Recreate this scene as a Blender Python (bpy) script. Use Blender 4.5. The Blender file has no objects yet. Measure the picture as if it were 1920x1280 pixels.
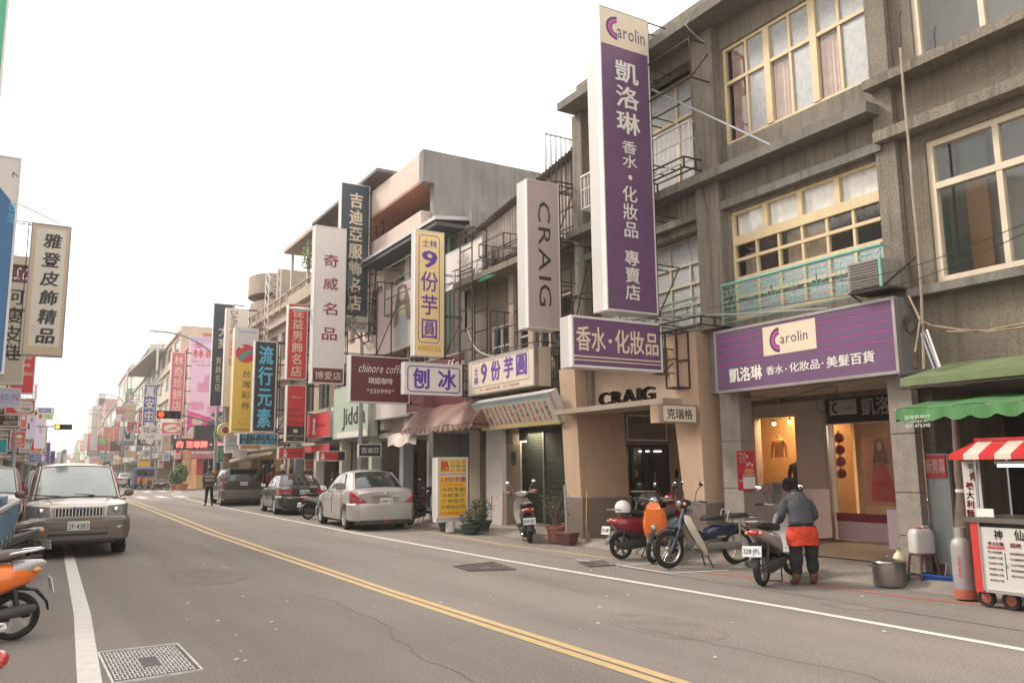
import bpy, bmesh, math, random
from math import radians as R, sin, cos, pi, sqrt
from mathutils import Vector, Matrix
random.seed(7)
scn = bpy.context.scene
COL = scn.collection

# ---------------------------------------------------------------- camera, world, sun, exposure
FPX, YAW, PITCH, ROLL, CH = 1535.53, .53778, .151888, -.0105018, 1.6
_fw = Vector((sin(YAW)*cos(PITCH), cos(YAW)*cos(PITCH), sin(PITCH)))
_rt = Vector((cos(YAW), -sin(YAW), 0)); _up = _rt.cross(_fw)
rt = _rt*cos(ROLL) + _up*sin(ROLL); up = -_rt*sin(ROLL) + _up*cos(ROLL); fw = _fw
cd = bpy.data.cameras.new('camera'); cam = bpy.data.objects.new('camera', cd); COL.objects.link(cam)
cd.sensor_width = 36; cd.lens = FPX/1920*36; cd.clip_start = .1; cd.clip_end = 3000
M = Matrix((( rt.x, up.x, -fw.x, 0), (rt.y, up.y, -fw.y, 0), (rt.z, up.z, -fw.z, CH), (0, 0, 0, 1)))
cam.matrix_world = M
scn.camera = cam

SUN_EL, SUN_AZ = R(42), R(-38)           # azimuth measured from +Y (down the street) towards +X
w = bpy.data.worlds.new('World'); scn.world = w; w.use_nodes = True
nt = w.node_tree; nt.nodes.clear()
sky = nt.nodes.new('ShaderNodeTexSky'); sky.sky_type = 'NISHITA'; sky.sun_disc = False
sky.sun_elevation = SUN_EL; sky.sun_rotation = SUN_AZ; sky.air_density = 1.5; sky.dust_density = 4
b1 = nt.nodes.new('ShaderNodeBackground'); b1.inputs[1].default_value = .08; nt.links.new(sky.outputs[0], b1.inputs[0])
b2 = nt.nodes.new('ShaderNodeBackground'); b2.inputs[0].default_value = (1, .945, .885, 1); b2.inputs[1].default_value = .9
ad = nt.nodes.new('ShaderNodeMixShader'); ad.inputs[0].default_value = .72
nt.links.new(b1.outputs[0], ad.inputs[1]); nt.links.new(b2.outputs[0], ad.inputs[2])
wo = nt.nodes.new('ShaderNodeOutputWorld'); nt.links.new(ad.outputs[0], wo.inputs[0])
sl = bpy.data.lights.new('sun', 'SUN'); sl.energy = 1.3; sl.angle = R(12); sl.color = (1, .93, .84)
so = bpy.data.objects.new('sun', sl); COL.objects.link(so)
sd = Vector((sin(SUN_AZ)*cos(SUN_EL), cos(SUN_AZ)*cos(SUN_EL), sin(SUN_EL)))
so.rotation_euler = (-sd).to_track_quat('-Z', 'Y').to_euler(); so.location = (0, 0, 40)
scn.view_settings.view_transform = 'Standard'; scn.view_settings.look = 'None'
scn.view_settings.gamma = 1; scn.view_settings.exposure = 1.42
scn.cycles.max_bounces = 6; scn.cycles.diffuse_bounces = 3; scn.cycles.glossy_bounces = 3
scn.cycles.transparent_max_bounces = 8; scn.cycles.volume_bounces = 0

# ---------------------------------------------------------------- surveying: sight lines of the photograph cut with real planes
CO = Vector((0, 0, CH))
def ray(x, y): return fw + rt*((x-960)/FPX) - up*((y-640)/FPX)
def G(x, y, z=0): d = ray(x, y); return CO + d*((z-CH)/d.z)
def PX(x, y, X): d = ray(x, y); return CO + d*(X/d.x)
def PY(x, y, Y): d = ray(x, y); return CO + d*(Y/d.y)

# ---------------------------------------------------------------- materials
MATS = {}
def mat(name, col, rough=.65, metal=0, var=.12, scale=2.5, bump=0, bscale=60, grime=0, gcol=(.05, .045, .04), emit=0, alpha=1, coat=0, spec=.5, speck=0):
    if name in MATS: return MATS[name]
    m = bpy.data.materials.new(name); m.use_nodes = True; t = m.node_tree; N = t.nodes; L = t.links
    b = N['Principled BSDF']; MATS[name] = m
    b.inputs['Roughness'].default_value = rough; b.inputs['Metallic'].default_value = metal
    b.inputs['Specular IOR Level'].default_value = spec
    if coat: b.inputs['Coat Weight'].default_value = coat; b.inputs['Coat Roughness'].default_value = .06
    if alpha < 1: b.inputs['Alpha'].default_value = alpha
    c = (*col, 1)
    tc = N.new('ShaderNodeTexCoord')
    if var:
        n = N.new('ShaderNodeTexNoise'); n.inputs['Scale'].default_value = scale; n.inputs['Detail'].default_value = 6; n.inputs['Roughness'].default_value = .65
        L.new(tc.outputs['Object'], n.inputs['Vector'])
        r = N.new('ShaderNodeMapRange'); r.inputs[1].default_value = .3; r.inputs[2].default_value = .7
        r.inputs[3].default_value = 1-var; r.inputs[4].default_value = 1+var
        L.new(n.outputs[0], r.inputs[0])
        mx = N.new('ShaderNodeVectorMath'); mx.operation = 'SCALE'; mx.inputs[0].default_value = col; L.new(r.outputs[0], mx.inputs['Scale'])
        out = mx.outputs[0]
        rr = N.new('ShaderNodeMapRange'); rr.inputs[3].default_value = max(rough-.1, .02); rr.inputs[4].default_value = min(rough+.1, 1)
        L.new(n.outputs[0], rr.inputs[0]); L.new(rr.outputs[0], b.inputs['Roughness'])
        if speck:
            n3 = N.new('ShaderNodeTexNoise'); n3.inputs['Scale'].default_value = 38; n3.inputs['Detail'].default_value = 5; n3.inputs['Roughness'].default_value = .8; L.new(tc.outputs['Object'], n3.inputs['Vector'])
            r3 = N.new('ShaderNodeMapRange'); r3.inputs[1].default_value = .35; r3.inputs[2].default_value = .65; r3.inputs[3].default_value = 1-speck; r3.inputs[4].default_value = 1+speck; L.new(n3.outputs[0], r3.inputs[0])
            m3 = N.new('ShaderNodeVectorMath'); m3.operation = 'SCALE'; L.new(out, m3.inputs[0]); L.new(r3.outputs[0], m3.inputs['Scale']); out = m3.outputs[0]
        if grime:
            mp = N.new('ShaderNodeMapping'); mp.inputs['Scale'].default_value = (5.5, 5.5, .28); L.new(tc.outputs['Object'], mp.inputs['Vector'])
            g = N.new('ShaderNodeTexNoise'); g.inputs['Scale'].default_value = 1.6; g.inputs['Detail'].default_value = 8; g.inputs['Roughness'].default_value = .7
            L.new(mp.outputs[0], g.inputs['Vector'])
            gr = N.new('ShaderNodeMapRange'); gr.inputs[1].default_value = .48; gr.inputs[2].default_value = .75; gr.inputs[4].default_value = grime
            L.new(g.outputs[0], gr.inputs[0])
            gm = N.new('ShaderNodeMix'); gm.data_type = 'RGBA'; L.new(gr.outputs[0], gm.inputs[0]); L.new(out, gm.inputs[6]); gm.inputs[7].default_value = (*gcol, 1)
            out = gm.outputs[2]
        L.new(out, b.inputs['Base Color'])
    else: b.inputs['Base Color'].default_value = c
    if emit: b.inputs['Emission Color'].default_value = c; b.inputs['Emission Strength'].default_value = emit
    if bump:
        n2 = N.new('ShaderNodeTexNoise'); n2.inputs['Scale'].default_value = bscale; n2.inputs['Detail'].default_value = 4
        L.new(tc.outputs['Object'], n2.inputs['Vector'])
        bp = N.new('ShaderNodeBump'); bp.inputs['Strength'].default_value = bump; bp.inputs['Distance'].default_value = .02
        L.new(n2.outputs[0], bp.inputs['Height']); L.new(bp.outputs[0], b.inputs['Normal'])
    return m
def glassmat(name, tint=(.75, .8, .78), refl=.55, base=(.03, .035, .035)):
    # thin architectural pane: partly clear, partly mirror by fresnel
    m = bpy.data.materials.new(name); m.use_nodes = True; t = m.node_tree; N = t.nodes; L = t.links; N.clear(); MATS[name] = m
    o = N.new('ShaderNodeOutputMaterial'); tr = N.new('ShaderNodeBsdfTransparent'); tr.inputs[0].default_value = (*tint, 1)
    gl = N.new('ShaderNodeBsdfGlossy'); gl.inputs['Roughness'].default_value = .05; gl.inputs[0].default_value = (.9, .92, .92, 1)
    fr = N.new('ShaderNodeFresnel'); fr.inputs[0].default_value = 1.5
    ml = N.new('ShaderNodeMath'); ml.operation = 'MULTIPLY_ADD'; ml.inputs[1].default_value = refl; ml.inputs[2].default_value = .04
    mx = N.new('ShaderNodeMixShader'); L.new(fr.outputs[0], ml.inputs[0]); ge = N.new('ShaderNodeNewGeometry'); bf = N.new('ShaderNodeMath'); bf.operation = 'SUBTRACT'; bf.inputs[0].default_value = 1; L.new(ge.outputs['Backfacing'], bf.inputs[1]); pr = N.new('ShaderNodeMath'); pr.operation = 'MULTIPLY'; L.new(ml.outputs[0], pr.inputs[0]); L.new(bf.outputs[0], pr.inputs[1]); L.new(pr.outputs[0], mx.inputs[0])
    L.new(tr.outputs[0], mx.inputs[1]); L.new(gl.outputs[0], mx.inputs[2]); L.new(mx.outputs[0], o.inputs[0])
    return m

# ---------------------------------------------------------------- mesh builder
class MB:
    def __init__(s): s.v = []; s.f = []; s.m = []
    def add(s, vs, fs, mi=0):
        n = len(s.v); s.v += [tuple(v) for v in vs]; s.f += [tuple(i+n for i in f) for f in fs]; s.m += [mi]*len(fs); return s
    def box(s, x0, x1, y0, y1, z0, z1, mi=0):
        return s.add([(x0,y0,z0),(x1,y0,z0),(x1,y1,z0),(x0,y1,z0),(x0,y0,z1),(x1,y0,z1),(x1,y1,z1),(x0,y1,z1)],
                     [(0,3,2,1),(4,5,6,7),(0,1,5,4),(1,2,6,5),(2,3,7,6),(3,0,4,7)], mi)
    def cbox(s, c, d, rz=0, mi=0, rx=0):
        m = Matrix.Translation(c) @ Matrix.Rotation(rz, 4, 'Z') @ Matrix.Rotation(rx, 4, 'X')
        q = [(a*d[0]/2, b*d[1]/2, e*d[2]/2) for e in (-1, 1) for a, b in ((-1,-1),(1,-1),(1,1),(-1,1))]
        return s.add([m @ Vector(p) for p in q], [(0,3,2,1),(4,5,6,7),(0,1,5,4),(1,2,6,5),(2,3,7,6),(3,0,4,7)], mi)
    def bar(s, p, q, w=.03, h=None, mi=0):
        return s.tube([p, q], w/2*1.3, 4, mi) if h is None else s.tube([p, q], w/2*1.3, 4, mi)
    def tube(s, pts, r, n=6, mi=0, closed=False):
        pts = [Vector(p) for p in pts]; k = len(pts); rs = r if isinstance(r, (list, tuple)) else [r]*k
        vs = []; up0 = None
        for i, p in enumerate(pts):
            a = pts[(i-1) % k] if (i or closed) else p; b = pts[(i+1) % k] if (i < k-1 or closed) else p
            t = (b-a).normalized() if (b-a).length > 1e-9 else Vector((0,0,1))
            if up0 is None: up0 = Vector((0,0,1)) if abs(t.z) < .9 else Vector((1,0,0))
            x = t.cross(up0)
            if x.length < 1e-6: x = t.orthogonal()
            x.normalize(); y = x.cross(t).normalized(); up0 = y
            for j in range(n):
                an = 2*pi*(j+.5)/n; vs.append(p + (x*cos(an)+y*sin(an))*rs[i])
        fs = []
        for i in range(k if closed else k-1):
            i2 = (i+1) % k
            for j in range(n): fs.append((i*n+j, i*n+(j+1)%n, i2*n+(j+1)%n, i2*n+j))
        if not closed: fs.append(tuple(range(n-1, -1, -1))); fs.append(tuple((k-1)*n+j for j in range(n)))
        return s.add(vs, fs, mi)
    def lathe(s, prof, n=16, o=(0,0,0), axis='Z', mi=0, caps=True):
        vs = []
        for r, h in prof:
            for j in range(n):
                a = 2*pi*j/n; c, d = r*cos(a), r*sin(a)
                vs.append((o[0]+c, o[1]+d, o[2]+h) if axis == 'Z' else (o[0]+h, o[1]+c, o[2]+d) if axis == 'X' else (o[0]+d, o[1]+h, o[2]+c))
        k = len(prof); fs = [(i*n+j, i*n+(j+1)%n, (i+1)*n+(j+1)%n, (i+1)*n+j) for i in range(k-1) for j in range(n)]
        if caps:
            if prof[0][0] > 1e-6: fs.append(tuple(range(n-1, -1, -1)))
            if prof[-1][0] > 1e-6: fs.append(tuple((k-1)*n+j for j in range(n)))
        return s.add(vs, fs, mi)
    def cyl(s, o, r, h, n=12, axis='Z', mi=0, r2=None): return s.lathe([(r, 0), (r if r2 is None else r2, h)], n, o, axis, mi)
    def ell(s, c, r, nu=12, nv=8, mi=0, m=None):
        vs = []
        for i in range(nv+1):
            p = pi*i/nv
            for j in range(nu):
                a = 2*pi*j/nu; v = Vector((r[0]*sin(p)*cos(a), r[1]*sin(p)*sin(a), r[2]*cos(p)))
                if m: v = m @ v
                vs.append(Vector(c)+v)
        return s.add(vs, [(i*nu+j, (i+1)*nu+j, (i+1)*nu+(j+1)%nu, i*nu+(j+1)%nu) for i in range(nv) for j in range(nu)], mi)
    def prism(s, poly, a0, a1, ax='X', mi=0):
        def P(p, a): return (a, p[0], p[1]) if ax == 'X' else (p[0], a, p[1]) if ax == 'Y' else (p[0], p[1], a)
        n = len(poly); return s.add([P(p, a0) for p in poly]+[P(p, a1) for p in poly],
            [tuple(range(n-1, -1, -1)), tuple(range(n, 2*n))]+[(i, (i+1)%n, n+(i+1)%n, n+i) for i in range(n)], mi)
    def loft(s, rings, mi=0, caps=True, closed=True):
        n = len(rings[0]); vs = [p for r in rings for p in r]; k = len(rings); fs = []
        for i in range(k-1):
            for j in range(n if closed else n-1): fs.append((i*n+j, i*n+(j+1)%n, (i+1)*n+(j+1)%n, (i+1)*n+j))
        if caps and closed: fs.append(tuple(range(n-1,-1,-1))); fs.append(tuple((k-1)*n+j for j in range(n)))
        return s.add(vs, fs, mi)
    def quad(s, a, b, c, d, mi=0): return s.add([a, b, c, d], [(0,1,2,3)], mi)
    def mesh(s, name, mats, smooth=True):
        me = bpy.data.meshes.new(name); me.from_pydata(s.v, [], s.f)
        for m in (mats if isinstance(mats, (list, tuple)) else [mats]): me.materials.append(m)
        if any(s.m): me.polygons.foreach_set('material_index', s.m)
        bm = bmesh.new(); bm.from_mesh(me); bmesh.ops.recalc_face_normals(bm, faces=bm.faces); bm.to_mesh(me); bm.free()
        if smooth and len(s.f) > 6:
            me.polygons.foreach_set('use_smooth', [True]*len(me.polygons)); me.set_sharp_from_angle(angle=R(38))
        me.update(); return me
    def build(s, name, mats, parent=None, world=False, smooth=True):
        if world and parent is not None:
            mw = base(parent); l = mw
            s.v = [tuple(Vector(v)-l) for v in s.v]
        return link(name, s.mesh(name, mats, smooth), parent)
def base(o):
    l = Vector(o.location)
    while o.parent: o = o.parent; l = l+o.location
    return l
def link(name, data, parent=None, loc=None):
    o = bpy.data.objects.new(name, data); COL.objects.link(o)
    if parent is not None: o.parent = parent
    if loc is not None: o.location = loc
    return o
def tag(o, label=None, cat=None, group=None, kind=None):
    if label: o['label'] = label
    if cat: o['category'] = cat
    if group: o['group'] = group
    if kind: o['kind'] = kind
    return o
def thing(name, label, cat, loc=(0,0,0), rz=0, group=None):
    o = bpy.data.objects.new(name, None); COL.objects.link(o); o.location = loc; o.rotation_euler = (0, 0, rz); o.empty_display_size = .2
    return tag(o, label, cat, group)
def struct(name, mb, m, smooth=True): return tag(mb.build(name, m, smooth=smooth), kind='structure')
def copy_tree(o, parent=None):
    c = o.copy(); COL.objects.link(c); c.parent = parent
    for ch in list(o.children): copy_tree(ch, c)
    return c

# ---------------------------------------------------------------- lettering
GL = {}
def glyph(ch, bold=0):
    k = (ch, bold)
    if bold > .006 and k not in GL:   # thicken by three nearly coincident copies, so narrow counters stay open
        vs, fs, adv = glyph(ch, .005); d = (bold-.004); V = []; F = []
        for dx, dy in ((0, 0), (d, 0), (-d, 0), (0, d*.6), (0, -d*.6)): n = len(V); V += [(v[0]+dx, v[1]+dy, dx*.02+dy*.013+.0001) for v in vs]; F += [tuple(i+n for i in f) for f in fs]
        GL[k] = (V, F, adv)
    if k not in GL:
        c = bpy.data.curves.new('t', 'FONT'); c.body = ch; c.resolution_u = 2; c.offset = bold
        o = bpy.data.objects.new('t', c); m = o.to_mesh()
        vs = [(v.co.x, v.co.y, 0) for v in m.vertices]; fs = [tuple(p.vertices) for p in m.polygons]
        wide = ord(ch) > 0x2e80
        adv = 1.0 if wide else (max(v[0] for v in vs)+.07 if vs else .33)
        o.to_mesh_clear(); bpy.data.objects.remove(o); bpy.data.curves.remove(c)
        GL[k] = (vs, fs, adv)
    return GL[k]
def text_mb(s, x0, z0, x1, z1, vert=False, rot=False, bold=0, y=-.004, mb=None, slant=0, fill=.9, mi=0, thick=0):
    """lettering laid into the box x0..x1, z0..z1 (z0 = bottom) of a panel that faces -Y; thick > 0 gives raised letters"""
    mb = mb or MB(); put = []
    if vert:
        n = len(s); ch = (z1-z0)/n
        for i, c in enumerate(s):
            vs, fs, a = glyph(c, bold)
            if not vs: continue
            xs = [v[0] for v in vs]; ys = [v[1] for v in vs]
            if ord(c) > 0x2e80: bx = (0.02, .98, -.09, .85)
            else: bx = (min(xs), max(xs), min(ys), max(ys))
            if c in '·・-|': bx = (0, .6, 0, .75)
            zc = z1-ch*(i+.5); hh = ch*fill/2; sy = 2*hh/(bx[3]-bx[2]); sx = (x1-x0)/(bx[1]-bx[0])
            if c.isdigit() or c in '·・': sx = min(sx, sy*1.3)
            cx = (x0+x1)/2; mx = (bx[0]+bx[1])/2; my = (bx[2]+bx[3])/2
            put.append(([(cx+(v[0]-mx)*sx+slant*(v[1]-my)*sy, zc+(v[1]-my)*sy, v[2]) for v in vs], fs))
    else:
        X = 0; raw = []
        for c in s:
            vs, fs, a = glyph(c, bold); raw.append(([(v[0]+X, v[1], v[2]) for v in vs], fs)); X += a
        al = [v for r in raw for v in r[0]]
        if not al: return mb
        a0, a1 = min(v[0] for v in al), max(v[0] for v in al); c0, c1 = min(v[1] for v in al), max(v[1] for v in al)
        if a1-a0 < .3: a0, a1 = a0-.2, a1+.2
        if c1-c0 < .3: c0, c1 = 0, .7
        for vs, fs in raw:
            if rot:   # reads downwards, tops of the letters to the right
                put.append(([(x0+(v[1]-c0)/(c1-c0)*(x1-x0), z1-(v[0]-a0)/(a1-a0)*(z1-z0), v[2]) for v in vs], [f[::1] for f in fs]))
            else:
                put.append(([(x0+(v[0]-a0)/(a1-a0)*(x1-x0)+slant*(v[1])*(z1-z0)/(c1-c0), z0+(v[1]-c0)/(c1-c0)*(z1-z0), v[2]) for v in vs], fs))
    for vs, fs in put:
        mb.add([(v[0], y+v[2]*(1 if not thick else 0), v[1]) for v in vs], fs, mi)
        if thick:
            n = len(vs); mb.add([(v[0], y+thick, v[1]) for v in vs], fs, mi)
            from collections import Counter
            ec = Counter(); ed = {}
            for f in fs:
                for i in range(len(f)):
                    e = (f[i], f[(i+1) % len(f)]); ec[tuple(sorted(e))] += 1; ed[tuple(sorted(e))] = e
            q = [ed[e] for e, k in ec.items() if k == 1]; vv = []; ff = []
            for a, b in q:
                i = len(vv); vv += [(vs[a][0], y, vs[a][1]), (vs[b][0], y, vs[b][1]), (vs[b][0], y+thick, vs[b][1]), (vs[a][0], y+thick, vs[a][1])]; ff.append((i, i+1, i+2, i+3))
            mb.add(vv, ff, mi)
    return mb
def frame_mb(x0, z0, x1, z1, w=.03, y=-.004, r=0, d=0, mb=None):
    """a flat line frame, optionally round-cornered"""
    mb = mb or MB()
    def loop(o):
        a0, a1, c0, c1 = x0+o, x1-o, z0+o, z1-o; rr = max(r-o, .001); pts = []
        for cx, cz, s in ((a1-rr, c1-rr, 0), (a0+rr, c1-rr, 90), (a0+rr, c0+rr, 180), (a1-rr, c0+rr, 270)):
            for k in range(5 if r else 1):
                a = R(s+(k*22.5 if r else 45)); pts.append((cx+rr*cos(a), cz+rr*sin(a)))
        return pts
    A, B = loop(0), loop(w); n = len(A)
    mb.add([(p[0], y, p[1]) for p in A]+[(p[0], y, p[1]) for p in B], [(i, (i+1)%n, n+(i+1)%n, n+i) for i in range(n)])
    return mb

# ================================================================ palette
def asphalt():
    m = mat('asphalt', (.205, .178, .155), .92, var=.10, scale=.35, bump=.5, bscale=140)
    t = m.node_tree; N = t.nodes; L = t.links; b = N['Principled BSDF']
    src = b.inputs['Base Color'].links[0].from_socket
    tc = N.new('ShaderNodeTexCoord')
    sp = N.new('ShaderNodeTexNoise'); sp.inputs['Scale'].default_value = 48; sp.inputs['Detail'].default_value = 5; sp.inputs['Roughness'].default_value = .8
    L.new(tc.outputs['Object'], sp.inputs['Vector'])
    mr = N.new('ShaderNodeMapRange'); mr.inputs[1].default_value = .35; mr.inputs[2].default_value = .65; mr.inputs[3].default_value = .64; mr.inputs[4].default_value = 1.36
    L.new(sp.outputs[0], mr.inputs[0])
    mp = N.new('ShaderNodeMapping'); mp.inputs['Scale'].default_value = (.9, .06, 1); L.new(tc.outputs['Object'], mp.inputs[0])
    lw = N.new('ShaderNodeTexNoise'); lw.inputs['Scale'].default_value = 1.3; lw.inputs['Detail'].default_value = 4; L.new(mp.outputs[0], lw.inputs['Vector'])
    m2 = N.new('ShaderNodeMapRange'); m2.inputs[1].default_value = .3; m2.inputs[2].default_value = .7; m2.inputs[3].default_value = .84; m2.inputs[4].default_value = 1.16; L.new(lw.outputs[0], m2.inputs[0])
    # fine pale grit
    vo = N.new('ShaderNodeTexVoronoi'); vo.inputs['Scale'].default_value = 2.2; L.new(tc.outputs['Object'], vo.inputs['Vector'])
    cm = N.new('ShaderNodeMath'); cm.operation = 'LESS_THAN'; cm.inputs[1].default_value = .022; L.new(vo.outputs['Distance'], cm.inputs[0])
    pr = N.new('ShaderNodeMath'); pr.operation = 'MULTIPLY'; L.new(mr.outputs[0], pr.inputs[0]); L.new(m2.outputs[0], pr.inputs[1])
    sc = N.new('ShaderNodeVectorMath'); sc.operation = 'SCALE'; L.new(src, sc.inputs[0]); L.new(pr.outputs[0], sc.inputs['Scale'])
    mx = N.new('ShaderNodeMix'); mx.data_type = 'RGBA'; mx.inputs[7].default_value = (.42, .4, .37, 1)
    L.new(cm.outputs[0], mx.inputs[0]); L.new(sc.outputs[0], mx.inputs[6]); L.new(mx.outputs[2], b.inputs['Base Color'])
    return m
A = asphalt()
def paint(name, col, wear=.35):
    m = mat(name, col, .75, var=.08, scale=8, grime=wear, gcol=(.2, .18, .16)); return m
WHITEP = paint('white_road_paint', (.62, .59, .53)); YELP = paint('yellow_road_paint', (.54, .38, .18)); REDP = paint('red_road_paint', (.5, .12, .06), .6)
CONC = mat('concrete', (.27, .23, .195), .9, var=.22, scale=1.2, speck=.15, bump=.4, bscale=50, grime=.5, gcol=(.1, .09, .075))
CONCD = mat('weathered_render', (.205, .177, .137), .92, var=.2, scale=1.3, bump=.6, bscale=45, grime=.85, gcol=(.045, .04, .032), speck=.38)
CONCG = mat('grey_cement', (.165, .155, .13), .92, speck=.25, var=.22, scale=1.5, bump=.4, bscale=40, grime=.7, gcol=(.055, .05, .045))
BROWN = mat('brown_render', (.17, .143, .106), .92, speck=.34, var=.2, scale=1.2, bump=.5, bscale=45, grime=.7, gcol=(.05, .042, .036))
STONE = mat('granite_cladding', (.25, .215, .18), .6, var=.14, speck=.2, scale=6, bump=.15, bscale=90, grime=.25)
BEIGE = mat('beige_stucco', (.44, .30, .205), .8, speck=.08, var=.1, scale=1.5, bump=.25, bscale=60, grime=.25, gcol=(.22, .15, .11))
PINKB = mat('pink_tan_tile', (.56, .45, .38), .7, var=.1, scale=2, bump=.1, grime=.25, gcol=(.28, .22, .19))
TANB = mat('tan_render', (.40, .32, .25), .8, var=.14, scale=1.5, grime=.35, gcol=(.18, .15, .12))
PALEB = mat('pale_render', (.5, .44, .38), .8, var=.1, scale=1.2, grime=.25, gcol=(.3, .26, .22))
REDT = mat('terracotta_soffit', (.36, .17, .11), .8, var=.12)
YEL = mat('yellow_window_paint', (.62, .48, .28), .55, var=.1, scale=5, grime=.25, gcol=(.3, .22, .14))
CREAM = mat('cream_window_paint', (.60, .50, .37), .55, var=.08, scale=5, grime=.15, gcol=(.35, .3, .24))
ALU = mat('aluminium', (.5, .49, .47), .35, .7, var=.08)
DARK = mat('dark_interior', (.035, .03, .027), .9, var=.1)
BLACKM = mat('black_plastic', (.012, .0115, .0115), .45, var=.1)
RUBBER = mat('rubber', (.015, .014, .013), .85, var=.15, scale=8)
CHROME = mat('chrome', (.75, .75, .75), .15, 1, var=0)
STEEL = mat('steel', (.42, .41, .4), .35, .85, var=.08)
RUST = mat('rusty_steel', (.045, .028, .022), .85, var=.4, scale=6)
GREENM = mat('green_paint_metal', (.09, .14, .085), .6, var=.2, scale=4)
GALV = mat('galvanised_steel', (.30, .32, .34), .5, .4, var=.1)
TURQ = mat('turquoise_paint', (.16, .40, .34), .5, var=.15, scale=5)
WHITEM = mat('white_enamel', (.66, .63, .59), .45, var=.06, scale=3, grime=.2, gcol=(.36, .31, .25))
BOXW = mat('sign_housing_white', (.52, .49, .47), .4, var=.04, scale=3, grime=.12, gcol=(.4, .35, .3))
PANE = glassmat('window_glass', (.97, .98, .97), refl=1.1)
SHOPG = glassmat('shop_glass', (.86, .86, .84), .7)
FROST = mat('frosted_glass', (.33, .335, .335), .3, var=.25, scale=9, bump=.3, bscale=60)
LINEN = mat('white_curtain', (.82, .76, .72), .9, var=.15, scale=6)
PINKC = mat('pink_curtain', (.55, .38, .34), .9, var=.2, scale=5)
BLACK = mat('black_print', (.03, .028, .028), .6, var=0)
PURPLE = mat('purple_acrylic', (.135, .068, .140), .45, var=.07, scale=1.5, grime=.08)
PURPD = mat('dark_purple_stripe', (.05, .02, .09), .5, var=0)
MAGEN = mat('magenta_stripe', (.42, .05, .26), .5, var=0)
CREAMP = mat('cream_print', (.66, .55, .40), .5, var=.03)
SKINM = mat('skin', (.42, .24, .16), .6, var=.06)
HAIRM = mat('dark_hair', (.035, .028, .024), .55, var=.2, scale=30)

# ================================================================ ground, road, pavement
struct('ground', MB().box(-900, 900, -300, 1600, -.4, -.03), mat('far_ground', (.16, .145, .13), .9, var=.1, scale=.1), False)
K = math.tan(R(2.3)); FY, FX = 73.0, 12.6
def fx(Y, off=0): return off + (Y-58)*K if Y > 58 else off
road = MB()
road.add([(-2.0,-12,0),(9.9,-12,0),(9.9,54,0),(-2.0,54,0)], [(0,1,2,3)])
road.add([(-90,54,0),(110,54,0),(110,72,0),(-90,72,0)], [(0,1,2,3)])
road.add([(-1.6,72,0),(11.6,72,0),(11.6+K*530,602,0),(-1.6+K*530,602,0)], [(0,1,2,3)])
struct('road', road, A, False)
def strip(pts, w, m, z=.004, name='lane_marking'):
    mb = MB(); pts = [Vector((p[0], p[1], 0)) for p in pts]; n = len(pts); vs = []
    for i, p in enumerate(pts):
        t = (pts[min(i+1, n-1)]-pts[max(i-1, 0)]).normalized(); q = Vector((t.y, -t.x, 0))*w/2
        vs += [(p.x-q.x, p.y-q.y, z), (p.x+q.x, p.y+q.y, z)]
    mb.add(vs, [(2*i, 2*i+1, 2*i+3, 2*i+2) for i in range(n-1)])
    return struct(name, mb, m, False)
def gp(*q): return [G(*p) for p in q]
strip([(7.62, 1.0)]+gp((1920,1218),(1484,1140),(1320,1112.5),(940,1049),(672,1000),(520,970.5),(400,947))+[Vector((8.25, 50, 0))], .11, WHITEP)
strip([(4.26, 1.5)]+gp((1240,1280),(718,1110),(389.6,999),(295,961),(250,944))+[Vector((5.0, 51.5, 0))], .10, YELP)
strip([(4.50, 1.5)]+gp((1283,1280),(742,1110),(411,999),(322,964),(262,942.5))+[Vector((5.24, 51.5, 0))], .10, YELP)
strip([(.3, 1), (.56, 7.0)]+gp((154,1150),(126,1028),)+[Vector((.95, 30, 0)), Vector((1.0, 50, 0))], .17, WHITEP)
strip(gp((845,1003),(940,1020),(1045,1033),(1150,1047)), .07, YELP)
strip([(9.0, 21)]+gp((845,1003)), .07, YELP)
strip(gp((1319,1072),(1413,1083),(1650,1112)), .07, REDP); strip(gp((1655,1114),(1800,1129),(1920,1143),)+[(9.7, 3.5)], .07, REDP)
strip(gp((1080,1049),(1165,1060),(1253,1075),(1366,1069)), .06, WHITEP, .008); strip(gp((1165,1060),(1250,1055),(1330,1049)), .05, WHITEP, .008)
strip([(4.9, 51.5), (8.6, 51.5)], .35, WHITEP)
for k in range(9): strip([(-.2+1.0*k+k*.12, 53.6), (-.2+1.0*k+k*.12, 57.2)], .5, WHITEP, name='crossing_bar')
for k in range(10): strip([(.9+1.1*k, 68.6), (1.0+1.1*k, 71.6)], .5, WHITEP, name='crossing_bar')
strip([(5.6+.1, 49.6), (7.4, 49.6)], .2, WHITEP); strip([(8.9, 60), (10.6, 66)], .12, WHITEP)
strip([(5.4, 74), (5.4+K*300, 374)], .12, YELP); strip([(9.4, 74), (9.4+K*300, 374)], .1, WHITEP)
# dark tar joint and repaired trench in the carriageway
TAR = mat('tar', (.10, .088, .078), .85, var=.15); PATCH = mat('asphalt_patch', (.19, .162, .14), .92, speck=.4, var=.2, scale=3, bump=.5, bscale=120)
strip([(8.35, 3), (8.4, 16), (8.5, 30), (8.9, 50)], .025, TAR, .003, 'tar_joint')

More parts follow.
